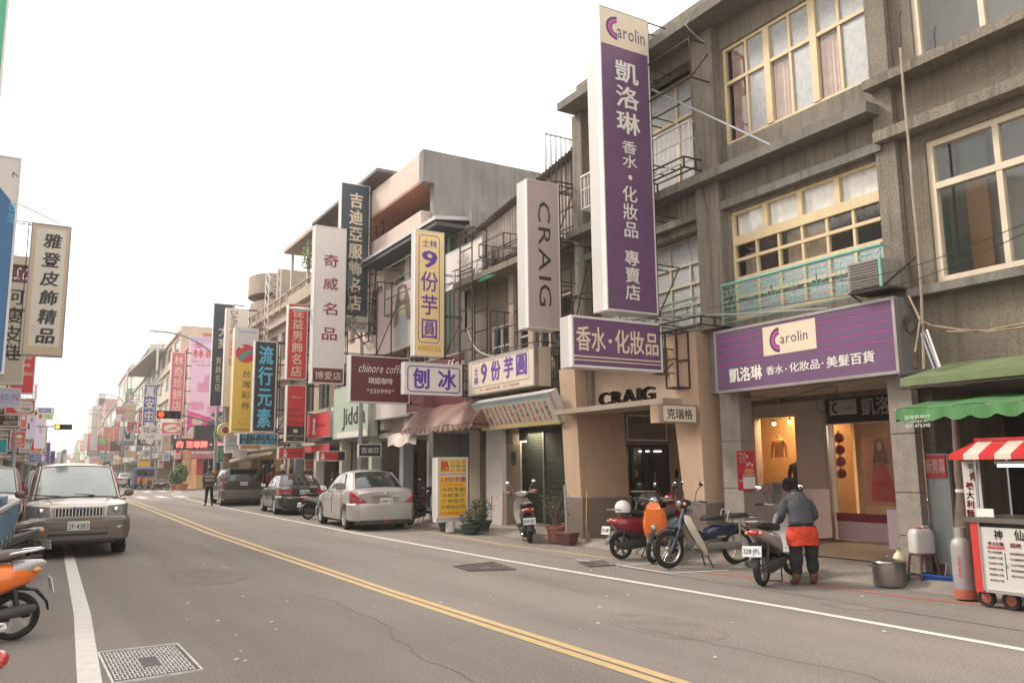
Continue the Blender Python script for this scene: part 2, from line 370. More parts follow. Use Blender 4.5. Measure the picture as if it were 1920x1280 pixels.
rnd = random.Random(12)
for x0, y0, n in ((3.1, 5.5, 30), (6.3, 9, 26), (5.6, 3.5, 18), (2.2, 11, 30), (6.0, 18, 30), (8.6, 5, 16)):
    q = [(x0, y0)]
    for k in range(n): q.append((q[-1][0]+rnd.gauss(0, .035), q[-1][1]+.12+rnd.uniform(0, .12)))
    strip(q, .006, TAR, .003, 'crack')
for x0, y0, a, b_ in ((2.6, 13.5, .9, 2.2), (5.7, 6.6, .7, 1.6), (6.6, 22, 1.1, 3.5), (3.3, 27, 1.2, 4), (9.2, 14.2, .5, 1.4), (8.3, 6.4, .5, .9)):
    m_ = MB(); m_.add([(x0+a*(.5+rnd.uniform(-.04, .04))*cos(2*pi*k/14)*1.2, y0+b_*.5*sin(2*pi*k/14)*(1+rnd.uniform(-.08, .08)), .002) for k in range(14)], [tuple(range(14))]); struct('asphalt_patch', m_, PATCH, False)
lit = MB()
for k in range(150): x, y = rnd.uniform(1.2, 9.5), rnd.uniform(4, 30); s = rnd.uniform(.008, .022); lit.add([(x-s, y-s, .005), (x+s*1.4, y-s*.5, .005), (x+s, y+s, .012), (x-s*.4, y+s*.8, .005)], [(0, 1, 2, 3)])
tag(struct('road_litter', lit, mat('paper_scrap', (.5, .47, .42), .8)), kind='stuff')
pav = MB()
pav.prism([(9.88, .002), (10.3, .1), (16.4, .12), (16.4, -.1), (9.88, -.1)], -10, 53.5, 'Y')
struct('pavement', pav, CONC, False)
pl = MB(); pl.prism([(-2.0, .002), (-2.2, .13), (-6, .13), (-6, -.1), (-2.0, -.1)], -12, 54, 'Y')
struct('left_pavement', pl, CONC, False)
pf = MB(); pf.prism([(11.6, .0), (11.7, .12), (16, .12), (16, -.1), (11.6, -.1)], 0, 1, 'Y')
pf.v = [(x+(K*430 if y > .5 else 0), 72+y*430, z) for x, y, z in pf.v]
struct('far_pavement', pf, CONC, False)
TILEF = mat('polished_beige_floor', (.40, .30, .215), .35, var=.1, scale=3)
fl = MB(); fl.box(11.3, 16.3, 7.3, 10.5, .121, .126); struct('arcade_floor', fl, TILEF, False)

# cast iron covers
def manhole(name, label, corners, m, nx, ny, group=None):
    P4 = [G(*c) for c in corners]; c = sum(P4, Vector())/4
    o = thing(name, label, 'manhole cover', (c.x, c.y, 0), 0, group)
    def bl(u, v): return (P4[0]*(1-u)*(1-v)+P4[1]*u*(1-v)+P4[2]*u*v+P4[3]*(1-u)*v)-c
    b = MB(); q = [bl(0,0), bl(1,0), bl(1,1), bl(0,1)]
    b.add([(p.x, p.y, .006) for p in q], [(0,1,2,3)]); b.build('plate', m[0], o)
    r = MB()
    for i in range(4):
        a, d = q[i], q[(i+1) % 4]; r.tube([(a.x, a.y, .008), (d.x, d.y, .008)], .012, 4)
    r.build('rim', m[1], o)
    s = MB()
    for i in range(nx):
        for j in range(ny):
            u0, v0 = .04+.92*i/nx, .05+.9*j/ny; du, dv = .92/nx*.42, .9/ny*.8
            if abs(i-nx/2) < nx*.13 and abs(j-ny/2) < ny*.15: continue
            if (i+j) % 2: v0 += dv*.25; dv *= .5; du *= 1.6
            t = [bl(u0, v0), bl(u0+du, v0), bl(u0+du, v0+dv), bl(u0, v0+dv)]
            s.add([(p.x, p.y, .006) for p in t]+[(p.x, p.y, .013) for p in t], [(4,5,6,7), (0,1,5,4), (1,2,6,5), (2,3,7,6), (3,0,4,7)])
    tag(s.build('stud', m[1], o, smooth=False), kind='stuff'); return o
IRON = mat('worn_cast_iron', (.55, .52, .49), .6, .3, var=.25, scale=8); IRON2 = mat('iron_recess', (.1, .09, .085), .8, var=.2); IRON3 = mat('dark_cast_iron', (.11, .085, .07), .75, .2, var=.25)
manhole('manhole_cover', 'pale studded iron cover beside the left white line, nearest the camera', ((184,1225),(332,1208),(379,1257),(212,1283)), (IRON2, IRON), 22, 14)
manhole('manhole_cover', 'dark round-cornered drain cover in the lane in front of the shuttered shop', ((850,1062),(925,1054),(967,1068),(880,1071)), (IRON2, IRON3), 12, 9)
manhole('manhole_cover', 'dark drain cover beside the white parking bay corner', ((1085,1055),(1130,1052),(1155,1060),(1105,1063)), (IRON2, IRON3), 10, 7)

# ================================================================ building helpers
def wallX(mb, X, y0, y1, z0, z1, holes=(), th=.2, mi=0):
    ys = sorted({y0, y1, *[h[i] for h in holes for i in (0, 1) if y0 < h[i] < y1]}); zs = sorted({z0, z1, *[h[i] for h in holes for i in (2, 3) if z0 < h[i] < z1]})
    for i in range(len(ys)-1):
        run = None
        for j in range(len(zs)-1):
            ym, zm = (ys[i]+ys[i+1])/2, (zs[j]+zs[j+1])/2
            hit = any(h[0] < ym < h[1] and h[2] < zm < h[3] for h in holes)
            if not hit: run = (run[0] if run else zs[j], zs[j+1])
            if (hit or j == len(zs)-2) and run: mb.box(X, X+th, ys[i], ys[i+1], run[0], run[1], mi); run = None
    return mb
def wallY(mb, Y, x0, x1, z0, z1, holes=(), th=.2, mi=0):
    t = MB(); wallX(t, 0, x0, x1, z0, z1, holes, th)
    return mb.add([(v[1], v[0]+Y, v[2]) for v in t.v], t.f, mi)
UNIT = MB().box(0, 1, -.5, .5, -.5, .5).mesh('pane', PANE, False)
UNITS = {}
def unit(m, name='pane'):
    k = (m.name, name)
    if k not in UNITS: UNITS[k] = MB().box(0, 1, -.5, .5, -.5, .5).mesh(name, m, False)
    return UNITS[k]
def window(par, X, ya, yb, za, zb, rows, fm, pm=None, fw_=.05, dep=.07, open_=(), name='window', curtain=None, cm=None):
    """rows: from the top, (height share, number of panes). A window in a wall that faces -X; frame sits 3 mm proud of its reveal"""
    b = base(par); pm = pm or PANE; f = MB(); panes = []
    f.box(X, X+dep, ya, ya+fw_, za, zb); f.box(X, X+dep, yb-fw_, yb, za, zb); f.box(X+.002, X+dep, ya+fw_, yb-fw_, za, za+fw_); f.box(X+.002, X+dep, ya+fw_, yb-fw_, zb-fw_, zb)
    tot = sum(r[0] for r in rows); z = zb-fw_; H = (zb-za-2*fw_)
    for ri, (h, n) in enumerate(rows):
        z2 = z-H*h/tot
        if ri < len(rows)-1: f.box(X-.006, X+dep-.004, ya+fw_, yb-fw_, z2-fw_*.5, z2+fw_*.5)
        W = (yb-ya-2*fw_)/n
        for k in range(n):
            y = ya+fw_+k*W
            if k: f.box(X+.003, X+dep-.006, y-fw_*.42, y+fw_*.42, z2+.001, z)
            panes.append((y+W/2, W*.98, (z+z2)/2, (z-z2)*.98, ri, k))
        z = z2
    fo = f.build(name, fm, par, world=True, smooth=False)
    for yc, W, zc, hh, ri, k in panes:
        mm = pm(ri, k) if callable(pm) else pm
        o = link('pane', unit(mm), fo, (X+dep*.5-b.x, yc-b.y, zc-b.z)); o.scale = (.008, W, hh)
    return fo
def drape(par, X, ya, yb, za, zb, m, n=26, amp=.03, name='curtain'):
    mb = MB(); b = base(par); vs = []
    for i in range(n+1):
        y = ya+(yb-ya)*i/n; x = X+amp*sin(i*2.1)+amp*.5*sin(i*.9+1)
        vs += [(x-b.x, y-b.y, za-b.z), (x-b.x+.005, y-b.y, zb-b.z)]
    mb.add(vs, [(2*i, 2*i+2, 2*i+3, 2*i+1) for i in range(n)]); return mb.build(name, m, par)
def part(mb, name, m, par, smooth=False): return mb.build(name, m, par, world=True, smooth=smooth)
def yz(px, py, X=10.6): p = PX(px, py, X); return p.y, p.z
def railing(par, X, y0, y1, z0, z1, m, n, name='railing', ret=0, mid=True, r=.012):
    t = MB(); t.tube([(X, y0, z1), (X, y1, z1)], r*1.8, 6); t.tube([(X, y0, z0), (X, y1, z0)], r*1.2, 5)
    if mid: t.tube([(X, y0, (z0+z1)/2+.05), (X, y1, (z0+z1)/2+.05)], r, 5)
    for i in range(n+1): y = y0+(y1-y0)*i/n; t.tube([(X, y, z0), (X, y, z1)], r*.8, 5)
    if ret:
        for y in (y0, y1):
            for z in (z0, z1, (z0+z1)/2+.05): t.tube([(X, y, z), (X+ret, y, z)], r, 5)
            for k in range(1, 4): t.tube([(X+ret*k/4, y, z0), (X+ret*k/4, y, z1)], r*.8, 5)
    return part(t, name, m, par, True)

INKC_ = mat('cream_card', (.5, .42, .32), .6)
# ================================================================ the grey three-storey building with the perfume shop
B1 = thing('apartment_building', 'weathered grey three-storey concrete building with yellow window frames behind the tall purple sign', 'building', (10.6, 11, 0))
w_ = MB()
Wl = [(7.14,10.14,7.3,9.16), (7.14,10.13,4.1,6.04), (10.86,14.35,7.02,9.3), (10.86,14.3,4.2,5.95), (11.4,14.45,2.86,3.85)]
wallX(w_, 10.6, 7.0, 14.75, 2.86, 9.62, Wl, .22)
w_.box(10.82, 18, 14.53, 14.75, 3.06, 9.62); w_.box(10.82, 18, 7.0, 7.2, 2.86, 9.62); w_.box(18, 18.2, 7.0, 14.75, 0, 9.62)
w_.box(10.82, 18, 7.2, 14.53, 6.35, 6.6); w_.box(13.6, 13.7, 7.2, 14.53, 2.86, 9.6)
part(w_, 'wall', CONCD, B1)
pb = MB(); pb.box(10.62, 10.8, 7.0, 14.75, 9.8, 10.42); pb.box(10.8, 17.8, 14.57, 14.75, 9.8, 10.42); part(pb, 'parapet', CONCD, B1)
part(MB().box(10.0, 18.2, 6.9, 14.65, 9.62, 9.8), 'roof_slab', CONCG, B1)
sb = MB(); sb.box(10.2, 10.598, 7.0, 14.7, 6.64, 6.8); part(sb, 'ledge', CONCG, B1)
part(MB().box(10.45, 10.597, 7.0, 14.72, 6.1, 6.24), 'ledge', CONCG, B1)
part(MB().box(10.42, 10.598, 10.2, 10.78, 4.0, 9.6), 'pier', CONCD, B1); part(MB().box(10.50, 10.598, 6.8, 7.12, 2.9, 9.6), 'pier', CONCD, B1); part(MB().box(10.46, 10.598, 14.38, 14.74, 4.0, 9.6), 'pier', CONCD, B1)
mu = MB()
for k in (2, 4): y = 7.2+2.88*k/6; mu.box(10.625, 10.7, y-.065, y+.065, 7.36, 9.10)
part(mu, 'mullion', YEL, B1); mu = MB()
for y in (7.92, 8.64, 9.36): mu.box(10.628, 10.69, y-.05, y+.05, 5.56, 6.0)
mu.box(10.62, 10.69, 7.2, 10.08, 5.42, 5.58); part(mu, 'mullion', YEL, B1)
DARKM = lambda ri, k: FROST if (k % 2 == 0) else PANE
window(B1, 10.64, 7.14, 10.14, 7.3, 9.16, [(1, 6), (1.75, 6)], YEL, lambda ri, k: PANE if (ri, k) in ((0,5),(1,5),(1,3),(1,1)) else FROST, .06)
drape(B1, 10.74, 9.72, 9.98, 7.35, 9.1, PINKC); drape(B1, 10.74, 8.65, 9.15, 7.35, 8.4, PINKC, 20, .012); drape(B1, 10.74, 7.66, 8.15, 7.35, 8.4, PINKC, 20, .012)
window(B1, 10.64, 7.14, 10.13, 4.1, 6.04, [(.62, 4), (.42, 6), (.42, 6), (.42, 6), (.42, 6)], YEL, lambda ri, k: PANE if ri in (0, 1, 2) else FROST, .055)
drape(B1, 10.74, 7.2, 10.08, 5.58, 6.0, LINEN, 60, .012)
for a, b_ in ((7.3, 7.65), (7.8, 8.15), (9.1, 9.55), (9.65, 10.0)):
    s = MB(); n = 8
    for i in range(n):
        y = a+(b_-a)*i/(n-1); z = 5.45-.12*sin(pi*i/(n-1)); s.ell((10.8, y, z), (.012, .018, .028), 6, 4)
    part(s, 'bead_trim', mat('red_trim', (.3, .1, .08), .7), B1)
drape(B1, 10.78, 8.2, 9.05, 4.4, 5.4, mat('beige_curtain', (.36, .27, .19), .9), 24, .01); drape(B1, 10.87, 9.75, 10.08, 4.4, 5.3, mat('beige_curtain', (.36, .27, .19), .9), 10, .01)
# left bay, window doors
OLDW = mat('old_cream_frame', (.46, .40, .31), .6, var=.12, grime=.3, gcol=(.25, .2, .15))
window(B1, 10.95, 10.86, 14.35, 7.02, 9.3, [(.7, 4), (1.3, 4)], YEL, FROST, .07)
window(B1, 10.85, 10.86, 14.3, 4.2, 5.95, [(.5, 3), (.42, 6), (.42, 6), (.42, 6)], OLDW, FROST, .045)
railing(B1, 10.3, 10.75, 14.2, 7.2, 7.95, WHITEM, 26, ret=.28, r=.017)
# scroll railings
def scroll_rail(par, X, y0, y1, z0, z1, m, nx, ret=.25):
    t = MB(); t.tube([(X, y0-.02, z1), (X, y1+.02, z1)], .026, 8); part(t, 'handrail', m, par, True)
    t = MB(); H = z1-z0
    for k in range(7): z = z0+H*(k+.2)/7.4; t.tube([(X, y0, z), (X, y1, z)], .007, 4)
    for i in range(nx):
        y = y0+(y1-y0)*(i+.5)/nx; zo = (0 if i % 2 else H*.25); w = (y1-y0)/nx
        for zc in (z0+H*.25+zo, z0+H*.62+zo*.6):
            t.tube([(X-.01, y, zc-.14), (X-.01, y, zc+.14)], .006, 4)
            for s in (-1, 1):
                for q in (-1, 1):
                    pts = [(X-.012, y+s*(.02+.035*(1-cos(a))), zc+q*(.03+.03*sin(a))) for a in [pi*j/5 for j in range(8)]]; t.tube(pts, .006, 4)
                t.tube([(X-.01, y+s*.09, zc+.03), (X-.01, y+s*w*.35, zc+.03), (X-.01, y+s*w*.5, zc+.1), (X-.01, y+s*w*.62, zc+.1)], .006, 4)
    for y in (y0, y1):
        t.tube([(X, y, z0), (X, y, z1)], .01, 5)
        for z in (z0, (z0+z1)/2, z1): t.tube([(X, y, z), (X+ret, y, z)], .008, 4)
    return part(t, 'scrollwork', m, par, True)
scroll_rail(B1, 10.33, 7.05, 10.15, 4.0, 4.68, TURQ, 7)
scroll_rail(B1, 10.33, 10.8, 14.2, 4.02, 4.6, mat('faded_green_rail', (.3, .36, .3), .6), 8)
# ground floor, perfume shop (7.2..10.5) and clothes shop (10.8..14.9)
part(MB().box(10.83, 18, 7.0, 14.7, 2.96, 3.06), 'arcade_ceiling', mat('dirty_white_ceiling', (.5, .45, .40), .9, var=.15, grime=.3, gcol=(.15, .13, .11)), B1)
for nm, ya, yb, X0, X1 in (('right', 6.84, 7.2, 10.45, 10.6), ('left', 10.05, 10.5, 10.5, 10.8)):
    for z0, z1 in ((.09, .62), (.62, 1.2), (1.2, 2.0), (2.0, 2.86)):
        part(MB().box(X0, X1, ya, yb, z0+.008, z1-.008), 'stone_panel', STONE, B1)
    part(MB().box(X0+.012, X1-.012, ya+.012, yb-.012, .05, 2.86), 'pillar_core', CONCG, B1)
BW = 14.0
part(wallX(MB(), BW, 7.2, 14.6, .1, 2.96, [(8.9, 11.05, .12, 2.38), (11.87, 12.98, 1.12, 2.6)], .2), 'shop_wall', mat('shop_wall_beige', (.58, .51, .45), .7, var=.08), B1)
part(MB().box(17.4, 17.5, 7.2, 14.5, .1, 2.7), 'back_wall', mat('cream_room', (.6, .45, .3), .8, var=.1), B1)
part(MB().box(14.2, 17.4, 7.2, 14.5, .1, .125), 'shop_floor', TILEF, B1)
# entrance glazing
for ya, yb in ((8.93, 9.6), (9.62, 10.3), (10.32, 11.0)):
    o = link('glass_door', unit(SHOPG, 'glass_door'), B1, (BW+.08-10.6, (ya+yb)/2-11, 1.25)); o.scale = (.012, yb-ya, 2.24)
PINKP = mat('pink_laminate', (.66, .52, .55), .45, var=.05)
part(MB().box(BW+.04, BW+.07, 8.93, 11.0, .13, .48), 'door_kick_panel', PINKP, B1)
part(MB().box(BW+.03, BW+.06, 8.93, 11.0, .48, .64), 'door_stripe', mat('crimson_band', (.26, .03, .06), .5), B1)
part(MB().box(BW-.06, BW-.01, 11.03, 11.12, .12, 2.9), 'door_jamb', ALU, B1)
o = link('display_window', unit(SHOPG, 'display_window'), B1, (BW+.1-10.6, 12.42-11, 1.86)); o.scale = (.012, 1.1, 1.46)
# inner fascia with reversed-out lettering
fp = part(MB().box(BW-.12, BW-.02, 8.6, 10.95, 2.39, 2.92), 'inner_fascia', mat('black_fascia', (.03, .022, .035), .35), B1)

def facing_road(name, label, cat, X, ya, yb, z0, z1, group=None, x_off=0):
    """root of a board whose face looks at the road (-X): local x runs along -Y, width yb-ya"""
    return thing(name, label, cat, (X, (ya+yb)/2, (z0+z1)/2), -pi/2, group)
# ---- the clothes shop front: beige frame
CR = thing('shop_facade', 'beige stucco shop front with slanting pillars and thin canopy below the wide purple lightbox', 'shop front', (10.6, 13, 0))
lp = MB(); P0, P1 = 14.42, 14.98
lp.add([(10.3, P0, .08), (11.6, P0, .08), (11.6, P1, .08), (10.3, P1, .08), (10.3, P0+.2, 3.75), (11.6, P0+.2, 3.75), (11.6, P1+.24, 3.75), (10.3, P1+.24, 3.75)], [(0,3,2,1),(4,5,6,7),(0,1,5,4),(1,2,6,5),(2,3,7,6),(3,0,4,7)])
part(lp, 'pillar', BEIGE, CR)
lp = MB(); lp.add([(10.3, 10.75, .08), (11.0, 10.75, .08), (11.0, 11.2, .08), (10.3, 11.2, .08), (10.3, 10.82, 3.98), (11.0, 10.82, 3.98), (11.0, 11.62, 3.98), (10.3, 11.62, 3.98)], [(0,3,2,1),(4,5,6,7),(0,1,5,4),(1,2,6,5),(2,3,7,6),(3,0,4,7)])
part(lp, 'pillar', BEIGE, CR)
part(MB().box(10.72, 10.85, 11.45, 14.62, 2.74, 3.75), 'fascia', mat('pale_beige_panel', (.40, .29, .22), .7, var=.08, grime=.2, gcol=(.25, .2, .16)), CR)
part(MB().box(10.34, 10.98, 11.62, 15.2, 3.76, 3.96), 'top_beam', BEIGE, CR)
part(MB().box(10.285, 11.603, P0-.012, P1+.02, .09, .92), 'granite_plinth', mat('brown_granite', (.2, .16, .13), .35, var=.15, scale=20), CR)
part(MB().box(10.287, 11.003, 10.74, 11.22, .09, .92), 'granite_plinth', mat('brown_granite', (.2, .16, .13)), CR)
part(MB().box(10.28, 11.61, P0-.02, P1+.03, .92, .95), 'plinth_cap', ALU, CR); part(MB().box(10.28, 11.01, 10.735, 11.24, .92, .95), 'plinth_cap', ALU, CR)
part(MB().box(9.85, 10.7, 11.25, 14.75, 2.70, 2.80), 'canopy', mat('brushed_beige_metal', (.42, .35, .28), .4, .4, var=.08), CR)
# recessed entrance: glass door looking towards the camera side
part(MB().box(11.4, 14.0, 14.86, 14.97, 2.06, 2.96).box(13.12, 14.0, 14.86, 14.97, .1, 2.06), 'inner_wall', BEIGE, CR)
part(MB().box(11.62, 13.1, 14.80, 14.86, 2.1, 2.78), 'inner_sign_board', mat('grey_board', (.17, .145, .135), .6), CR)
part(MB().box(13.9, 13.99, 13.0, 14.85, .1, 2.9), 'inner_back', BEIGE, CR)
dg = MB(); part(MB().box(11.62, 13.12, 14.955, 14.975, .1, 2.1), 'dark_room_panel', mat('dark_shop', (.05, .043, .038), .8), CR)  # flat panel, dark colour stands in for the shade of a room behind the glass
for x in (11.66, 12.02, 12.38, 12.62, 13.08): dg.box(x-.035, x+.035, 14.84, 14.9, .12, 2.08)
dg.box(11.6, 13.1, 14.84, 14.9, 2.0, 2.08); part(dg, 'door_frame', BLACKM, CR)
gq = MB().box(-.5, .5, 0, 1, -.5, .5).mesh('glass_door', SHOPG, False)
for a, b_ in ((11.7, 11.99), (12.06, 12.34), (12.42, 12.58), (12.66, 13.04)):
    o = link('glass_door', gq, CR, ((a+b_)/2-10.6, 14.88-13, 1.05)); o.scale = (b_-a, .01, 1.9)
for k, (x, z, w1, h1, c) in enumerate(((11.8, 1.5, .08, .12, INKC_), (12.2, 1.42, .1, .16, INKC_), (12.72, 1.35, .09, .2, LINEN), (11.85, .95, .2, .12, LINEN), (12.2, .8, .25, .1, LINEN))):
    part(MB().box(x-w1/2, x+w1/2, 14.93, 14.953, z-h1/2, z+h1/2), 'notice', c, CR)
TUBEM = mat('lit_tube', (1, .97, .9), emit=2.5, var=0)
for x in (12.3, 12.68): part(MB().tube([(x, 14.94, 1.93), (x+.3, 14.94, 1.93)], .012, 6), 'light_tube', TUBEM, CR)
part(MB().box(13.3, 13.36, 14.82, 14.858, 1.3, 1.5), 'intercom', BLACKM, CR)
pa, pb_ = PX(1122, 757, 10.05), PX(1226, 750, 10.05); hw_ = (pa.y-pb_.y)/2
lt = text_mb('CRAIG', -hw_, 0, hw_, .27, bold=.03, thick=.07)
o = facing_road('shop_lettering', 'raised black metal letters standing on the thin beige canopy', 'sign', 10.05, pb_.y, pa.y, 2.8, 2.8)
lt.build('lettering', mat('black_metal_letters', (.012, .012, .012), .5), o, smooth=False)

# ================================================================ brown building on the right edge
B0 = thing('apartment_building', 'brown rendered building with large cream windows at the right edge, above the green awnings', 'building', (10.6, 4, 0))
w_ = MB(); XB = 10.62
Wh = [(-2, 6.44, 4.02, 6.05), (-2, 6.47, 7.25, 9.2)]
wallX(w_, XB, -3, 6.98, 2.6, 10.6, [(2.2, 6.44, 4.02, 6.05), (2.2, 6.47, 7.25, 9.2)], .22)
w_.box(10.84, 18, -3, -2.8, .1, 10.6); w_.box(10.84, 18, 6.8, 6.98, .1, 10.6); w_.box(18, 18.2, -3, 6.98, .1, 10.6); w_.box(10.84, 18, -2.8, 6.8, 6.3, 6.5); w_.box(10.6, 18.2, -3, 6.98, 10.6, 10.75)
w_.box(10.84, 18, -2.8, 6.8, 2.62, 2.8)
part(w_, 'wall', BROWN, B0)
part(MB().box(10.3, XB-.003, -3, 7.12, 7.02, 7.16), 'ledge', CONCD, B0); part(MB().box(10.36, XB-.003, -3, 7.05, 6.2, 6.36), 'ledge', CONCD, B0)
part(MB().box(10.4, XB-.003, 2, 6.75, 3.86, 3.98), 'sill', CONCG, B0)
for za, zb, yb in ((4.02, 6.05, 6.44), (7.25, 9.2, 6.47)):
    window(B0, 10.66, 4.55, yb, za, zb, [(.62, 2), (1.38, 2)], CREAM, PANE, .09, .1); window(B0, 10.66, 2.2, 4.5, za, zb, [(.62, 2), (1.38, 2)], CREAM, PANE, .09, .1)
part(MB().box(11.5, 11.55, 5.0, 6.4, 4.05, 5.4), 'interior_panel', mat('pale_room_panel', (.3, .28, .25), .8), B0); part(MB().box(11.3, 11.35, 6.0, 6.3, 4.05, 5.5), 'interior_panel', mat('wood_room_panel', (.3, .17, .08), .7), B0)
part(MB().box(11.7, 11.8, 2, 6.8, 4.0, 9.3), 'interior_wall', mat('dim_room', (.30, .30, .27), .9), B0)
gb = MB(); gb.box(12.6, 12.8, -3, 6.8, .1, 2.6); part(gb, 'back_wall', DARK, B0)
part(MB().box(10.57, 10.618, 3.0, 6.4, 2.72, 2.9), 'painted_strip', mat('faded_blue_paint', (.13, .2, .235), .8, var=.2, grime=.4), B0)
# grey sheet door with banner
ya, yb2 = 6.2, 6.79; ya = yz(1780, 900, 10.7)[0]; yb2 = yz(1738, 900, 10.7)[0]
dr = part(MB().box(10.7, 10.76, ya, yb2, .12, 1.72), 'sheet_door', mat('grey_sheet', (.30, .31, .31), .6, var=.1, grime=.3), B0)
part(MB().box(10.67, 10.699, ya+.02, yb2-.02, 1.40, 1.7), 'banner', mat('red_banner', (.42, .04, .04), .6, var=.05), B0)
t = text_mb('新開幕', -.15, -.1, .15, .1); t.v = [(10.662, (ya+yb2)/2-v[0]*.9, 1.55+v[2]) for v in t.v]; part(t, 'lettering', mat('cream_ink', (.5, .45, .38), .7, var=0), B0)
dw = MB()
for px in (1700, 1722): 
    y, _ = yz(px, 900, 10.9)
    dw.tube([(10.7, y-.2, .1), (10.7, y-.2, 2.2)], .025, 7)
part(dw, 'drain_pipe', mat('purple_grey_pipe', (.17, .15, .17), .6), B0)

# green awnings
def green_canopy():
    yA, zA = yz(1687, 710, 9.7); o = thing('awning', 'dirty olive-green sheet metal canopy above the bright green awning', 'awning', (9.7, 5, 0)); b = MB(); y1 = yA
    b.add([(9.7, y1, zA), (9.7, 2.5, zA), (10.6, 2.5, zA+.24), (10.6, y1-.15, zA+.24), (9.7, y1, zA-.10), (9.7, 2.5, zA-.10), (10.6, 2.5, zA+.2), (10.6, y1-.15, zA+.2)], [(0,1,2,3), (0,4,5,1), (4,7,6,5), (0,3,7,4), (1,5,6,2)])
    part(b, 'sheet', mat('olive_metal', (.13, .17, .075), .6, var=.25, grime=.5, gcol=(.16, .13, .08)), o)
    part(MB().tube([(9.72, y1, zA-.13), (9.72, 2.5, zA-.13)], .015, 5).tube([(9.75, y1-.1, zA-.13), (10.58, y1-.1, zA-.1)], .015, 5), 'frame', RUST, o); return o
green_canopy()
def scalloped(X, ya, yb, ztop, drop, n, amp):
    vs = []; fs = []; m = n*8
    for i in range(m+1):
        y = yb+(ya-yb)*i/m; ph = (i % 8)/8; z = ztop-drop+amp*(abs(cos(pi*ph))**3)*.9
        vs += [(X+.012*sin(i*.7), y, ztop), (X-.03+.02*sin(i*.9), y, z)]
    return vs, [(2*i, 2*i+1, 2*i+3, 2*i+2) for i in range(m)]
yA, zA = yz(1680, 767, 9.35)
aw = thing('awning', 'bright green fabric awning with scalloped hem and white print over the food cart', 'awning', (9.35, 5, 0))
b = MB(); vs, fs = scalloped(9.35, 2.6, yA, zA, .17, 12, .05); b.add(vs, fs)
n = 24; vs = []
for i in range(n+1):
    for k, (x, z, yo) in enumerate(((9.35, zA, 0), (9.8, zA+.09, .12), (10.3, zA+.17, .3))):
        y = yA+(2.6-yA)*i/n; y = min(y, yA-yo); vs.append((x, y, z+.01*sin(i*1.3+k)))
b.add(vs, [(3*i+k, 3*i+k+1, 3*i+k+4, 3*i+k+3) for i in range(n) for k in range(2)])
b.add([(9.35, yA, zA), (10.3, yA-.3, zA+.17), (9.6, yA-.02, zA-.12), (9.33, yA, zA-.16)], [(0,1,2,3)])
part(b, 'fabric', mat('green_canvas', (.055, .165, .05), .8, var=.2, scale=4, grime=.25, gcol=(.05, .12, .04)), aw, True)
part(MB().tube([(9.37, yA+.03, zA-.01), (9.37, 2.6, zA-.01)], .014, 6).tube([(9.37, yA-.1, zA), (10.6, yA-.4, zA+.1)], .012, 6), 'frame', ALU, aw)
t = text_mb('浩展帆布行', -.17, .0, .17, .05); text_mb('(西濱路永貞)', -.12, -.045, .13, -.01, mb=t); text_mb('037-476340', -.16, -.10, .16, -.055, mb=t)
yt, zt = yz(1719, 790, 9.3); t.v = [(9.31, yt-v[0], zt+.03+v[2]) for v in t.v]; part(t, 'lettering', mat('pale_print', (.55, .6, .5), .7, var=0), aw)

# bamboo pipe, bundles of tubes, cables on the brown building
bp = thing('bamboo_pole', 'long thin rust-stained pole strapped upright between the two right-hand buildings', 'pole', (10.2, 6.8, 3)); 
pp = [PX(x, y, 10.22) for x, y in ((1688,90),(1695,180),(1703,260),(1712,370),(1720,450),(1727,540),(1731,640),(1733,700))]
part(MB().tube(pp, .018, 6), 'pole', mat('rusty_pole', (.38, .31, .23), .7, var=.25, scale=6, grime=.4, gcol=(.2, .08, .04)), bp, True)
part(MB().tube([PX(x, y, 10.3) for x, y in ((1690,20),(1686,35),(1689,60),(1689,90))], .008, 5), 'cable', BLACKM, bp)
tb = thing('pipe_bundle', 'bundle of old rods and tubes leaning on the green metal canopy', 'pipes', (10.1, 6.8, 2.8))
WOODO = mat('weathered_wood', (.27, .2, .14), .8, var=.3, scale=6)
for a, b_, m_ in (((1727,625),(1752,692), GALV), ((1733,622),(1760,690), GALV), ((1738,618),(1763,688), WHITEM), ((1704,555),(1726,600), WOODO), ((1726,596),(1716,660), WOODO)):
    part(MB().tube([PX(*a, 10.1), PX(*b_, 9.95)], .014, 6), 'rod', m_, tb)
for pts, m_ in ((((1720,598),(1745,610),(1800,618),(1850,622),(1925,612)), WOODO), (((1775,622),(1850,620),(1925,605)), WOODO)):
    part(MB().tube([PX(*p, 10.3) for p in pts], .016, 6), 'rod', m_, tb, True)
hs = MB()
for k in range(5): hs.tube([tuple(PX(1706+14*cos(a)+k*2, 606+16*sin(a)+k*2, 10.2)) for a in [2*pi*j/12 for j in range(12)]], .008, 4, closed=True)
part(hs, 'cable_coil', BLACKM, tb, True)
part(MB().tube([PX(1686,703,9.9), PX(1735,695,10.2)], .035, 8), 'drain_tube', mat('dark_pipe', (.06, .06, .062), .5), tb, True)
def cable(name, label, pts, r=.006, m=None, grp=None):
    c = Vector(pts[0]); o = thing(name, label, 'cable', c, 0, grp); 
    P = [Vector(p) for p in pts]; q = []
    for i in range(len(P)-1):
        p0, p1, p2, p3 = P[max(i-1,0)], P[i], P[i+1], P[min(i+2, len(P)-1)]
        for k in range(6): t = k/6; q.append(.5*((2*p1)+(p2-p0)*t+(2*p0-5*p1+4*p2-p3)*t*t+(3*p1-p0-3*p2+p3)*t**3))
    q.append(P[-1]); part(MB().tube(q, r, 5), 'wire', m or BLACKM, o, True); return o
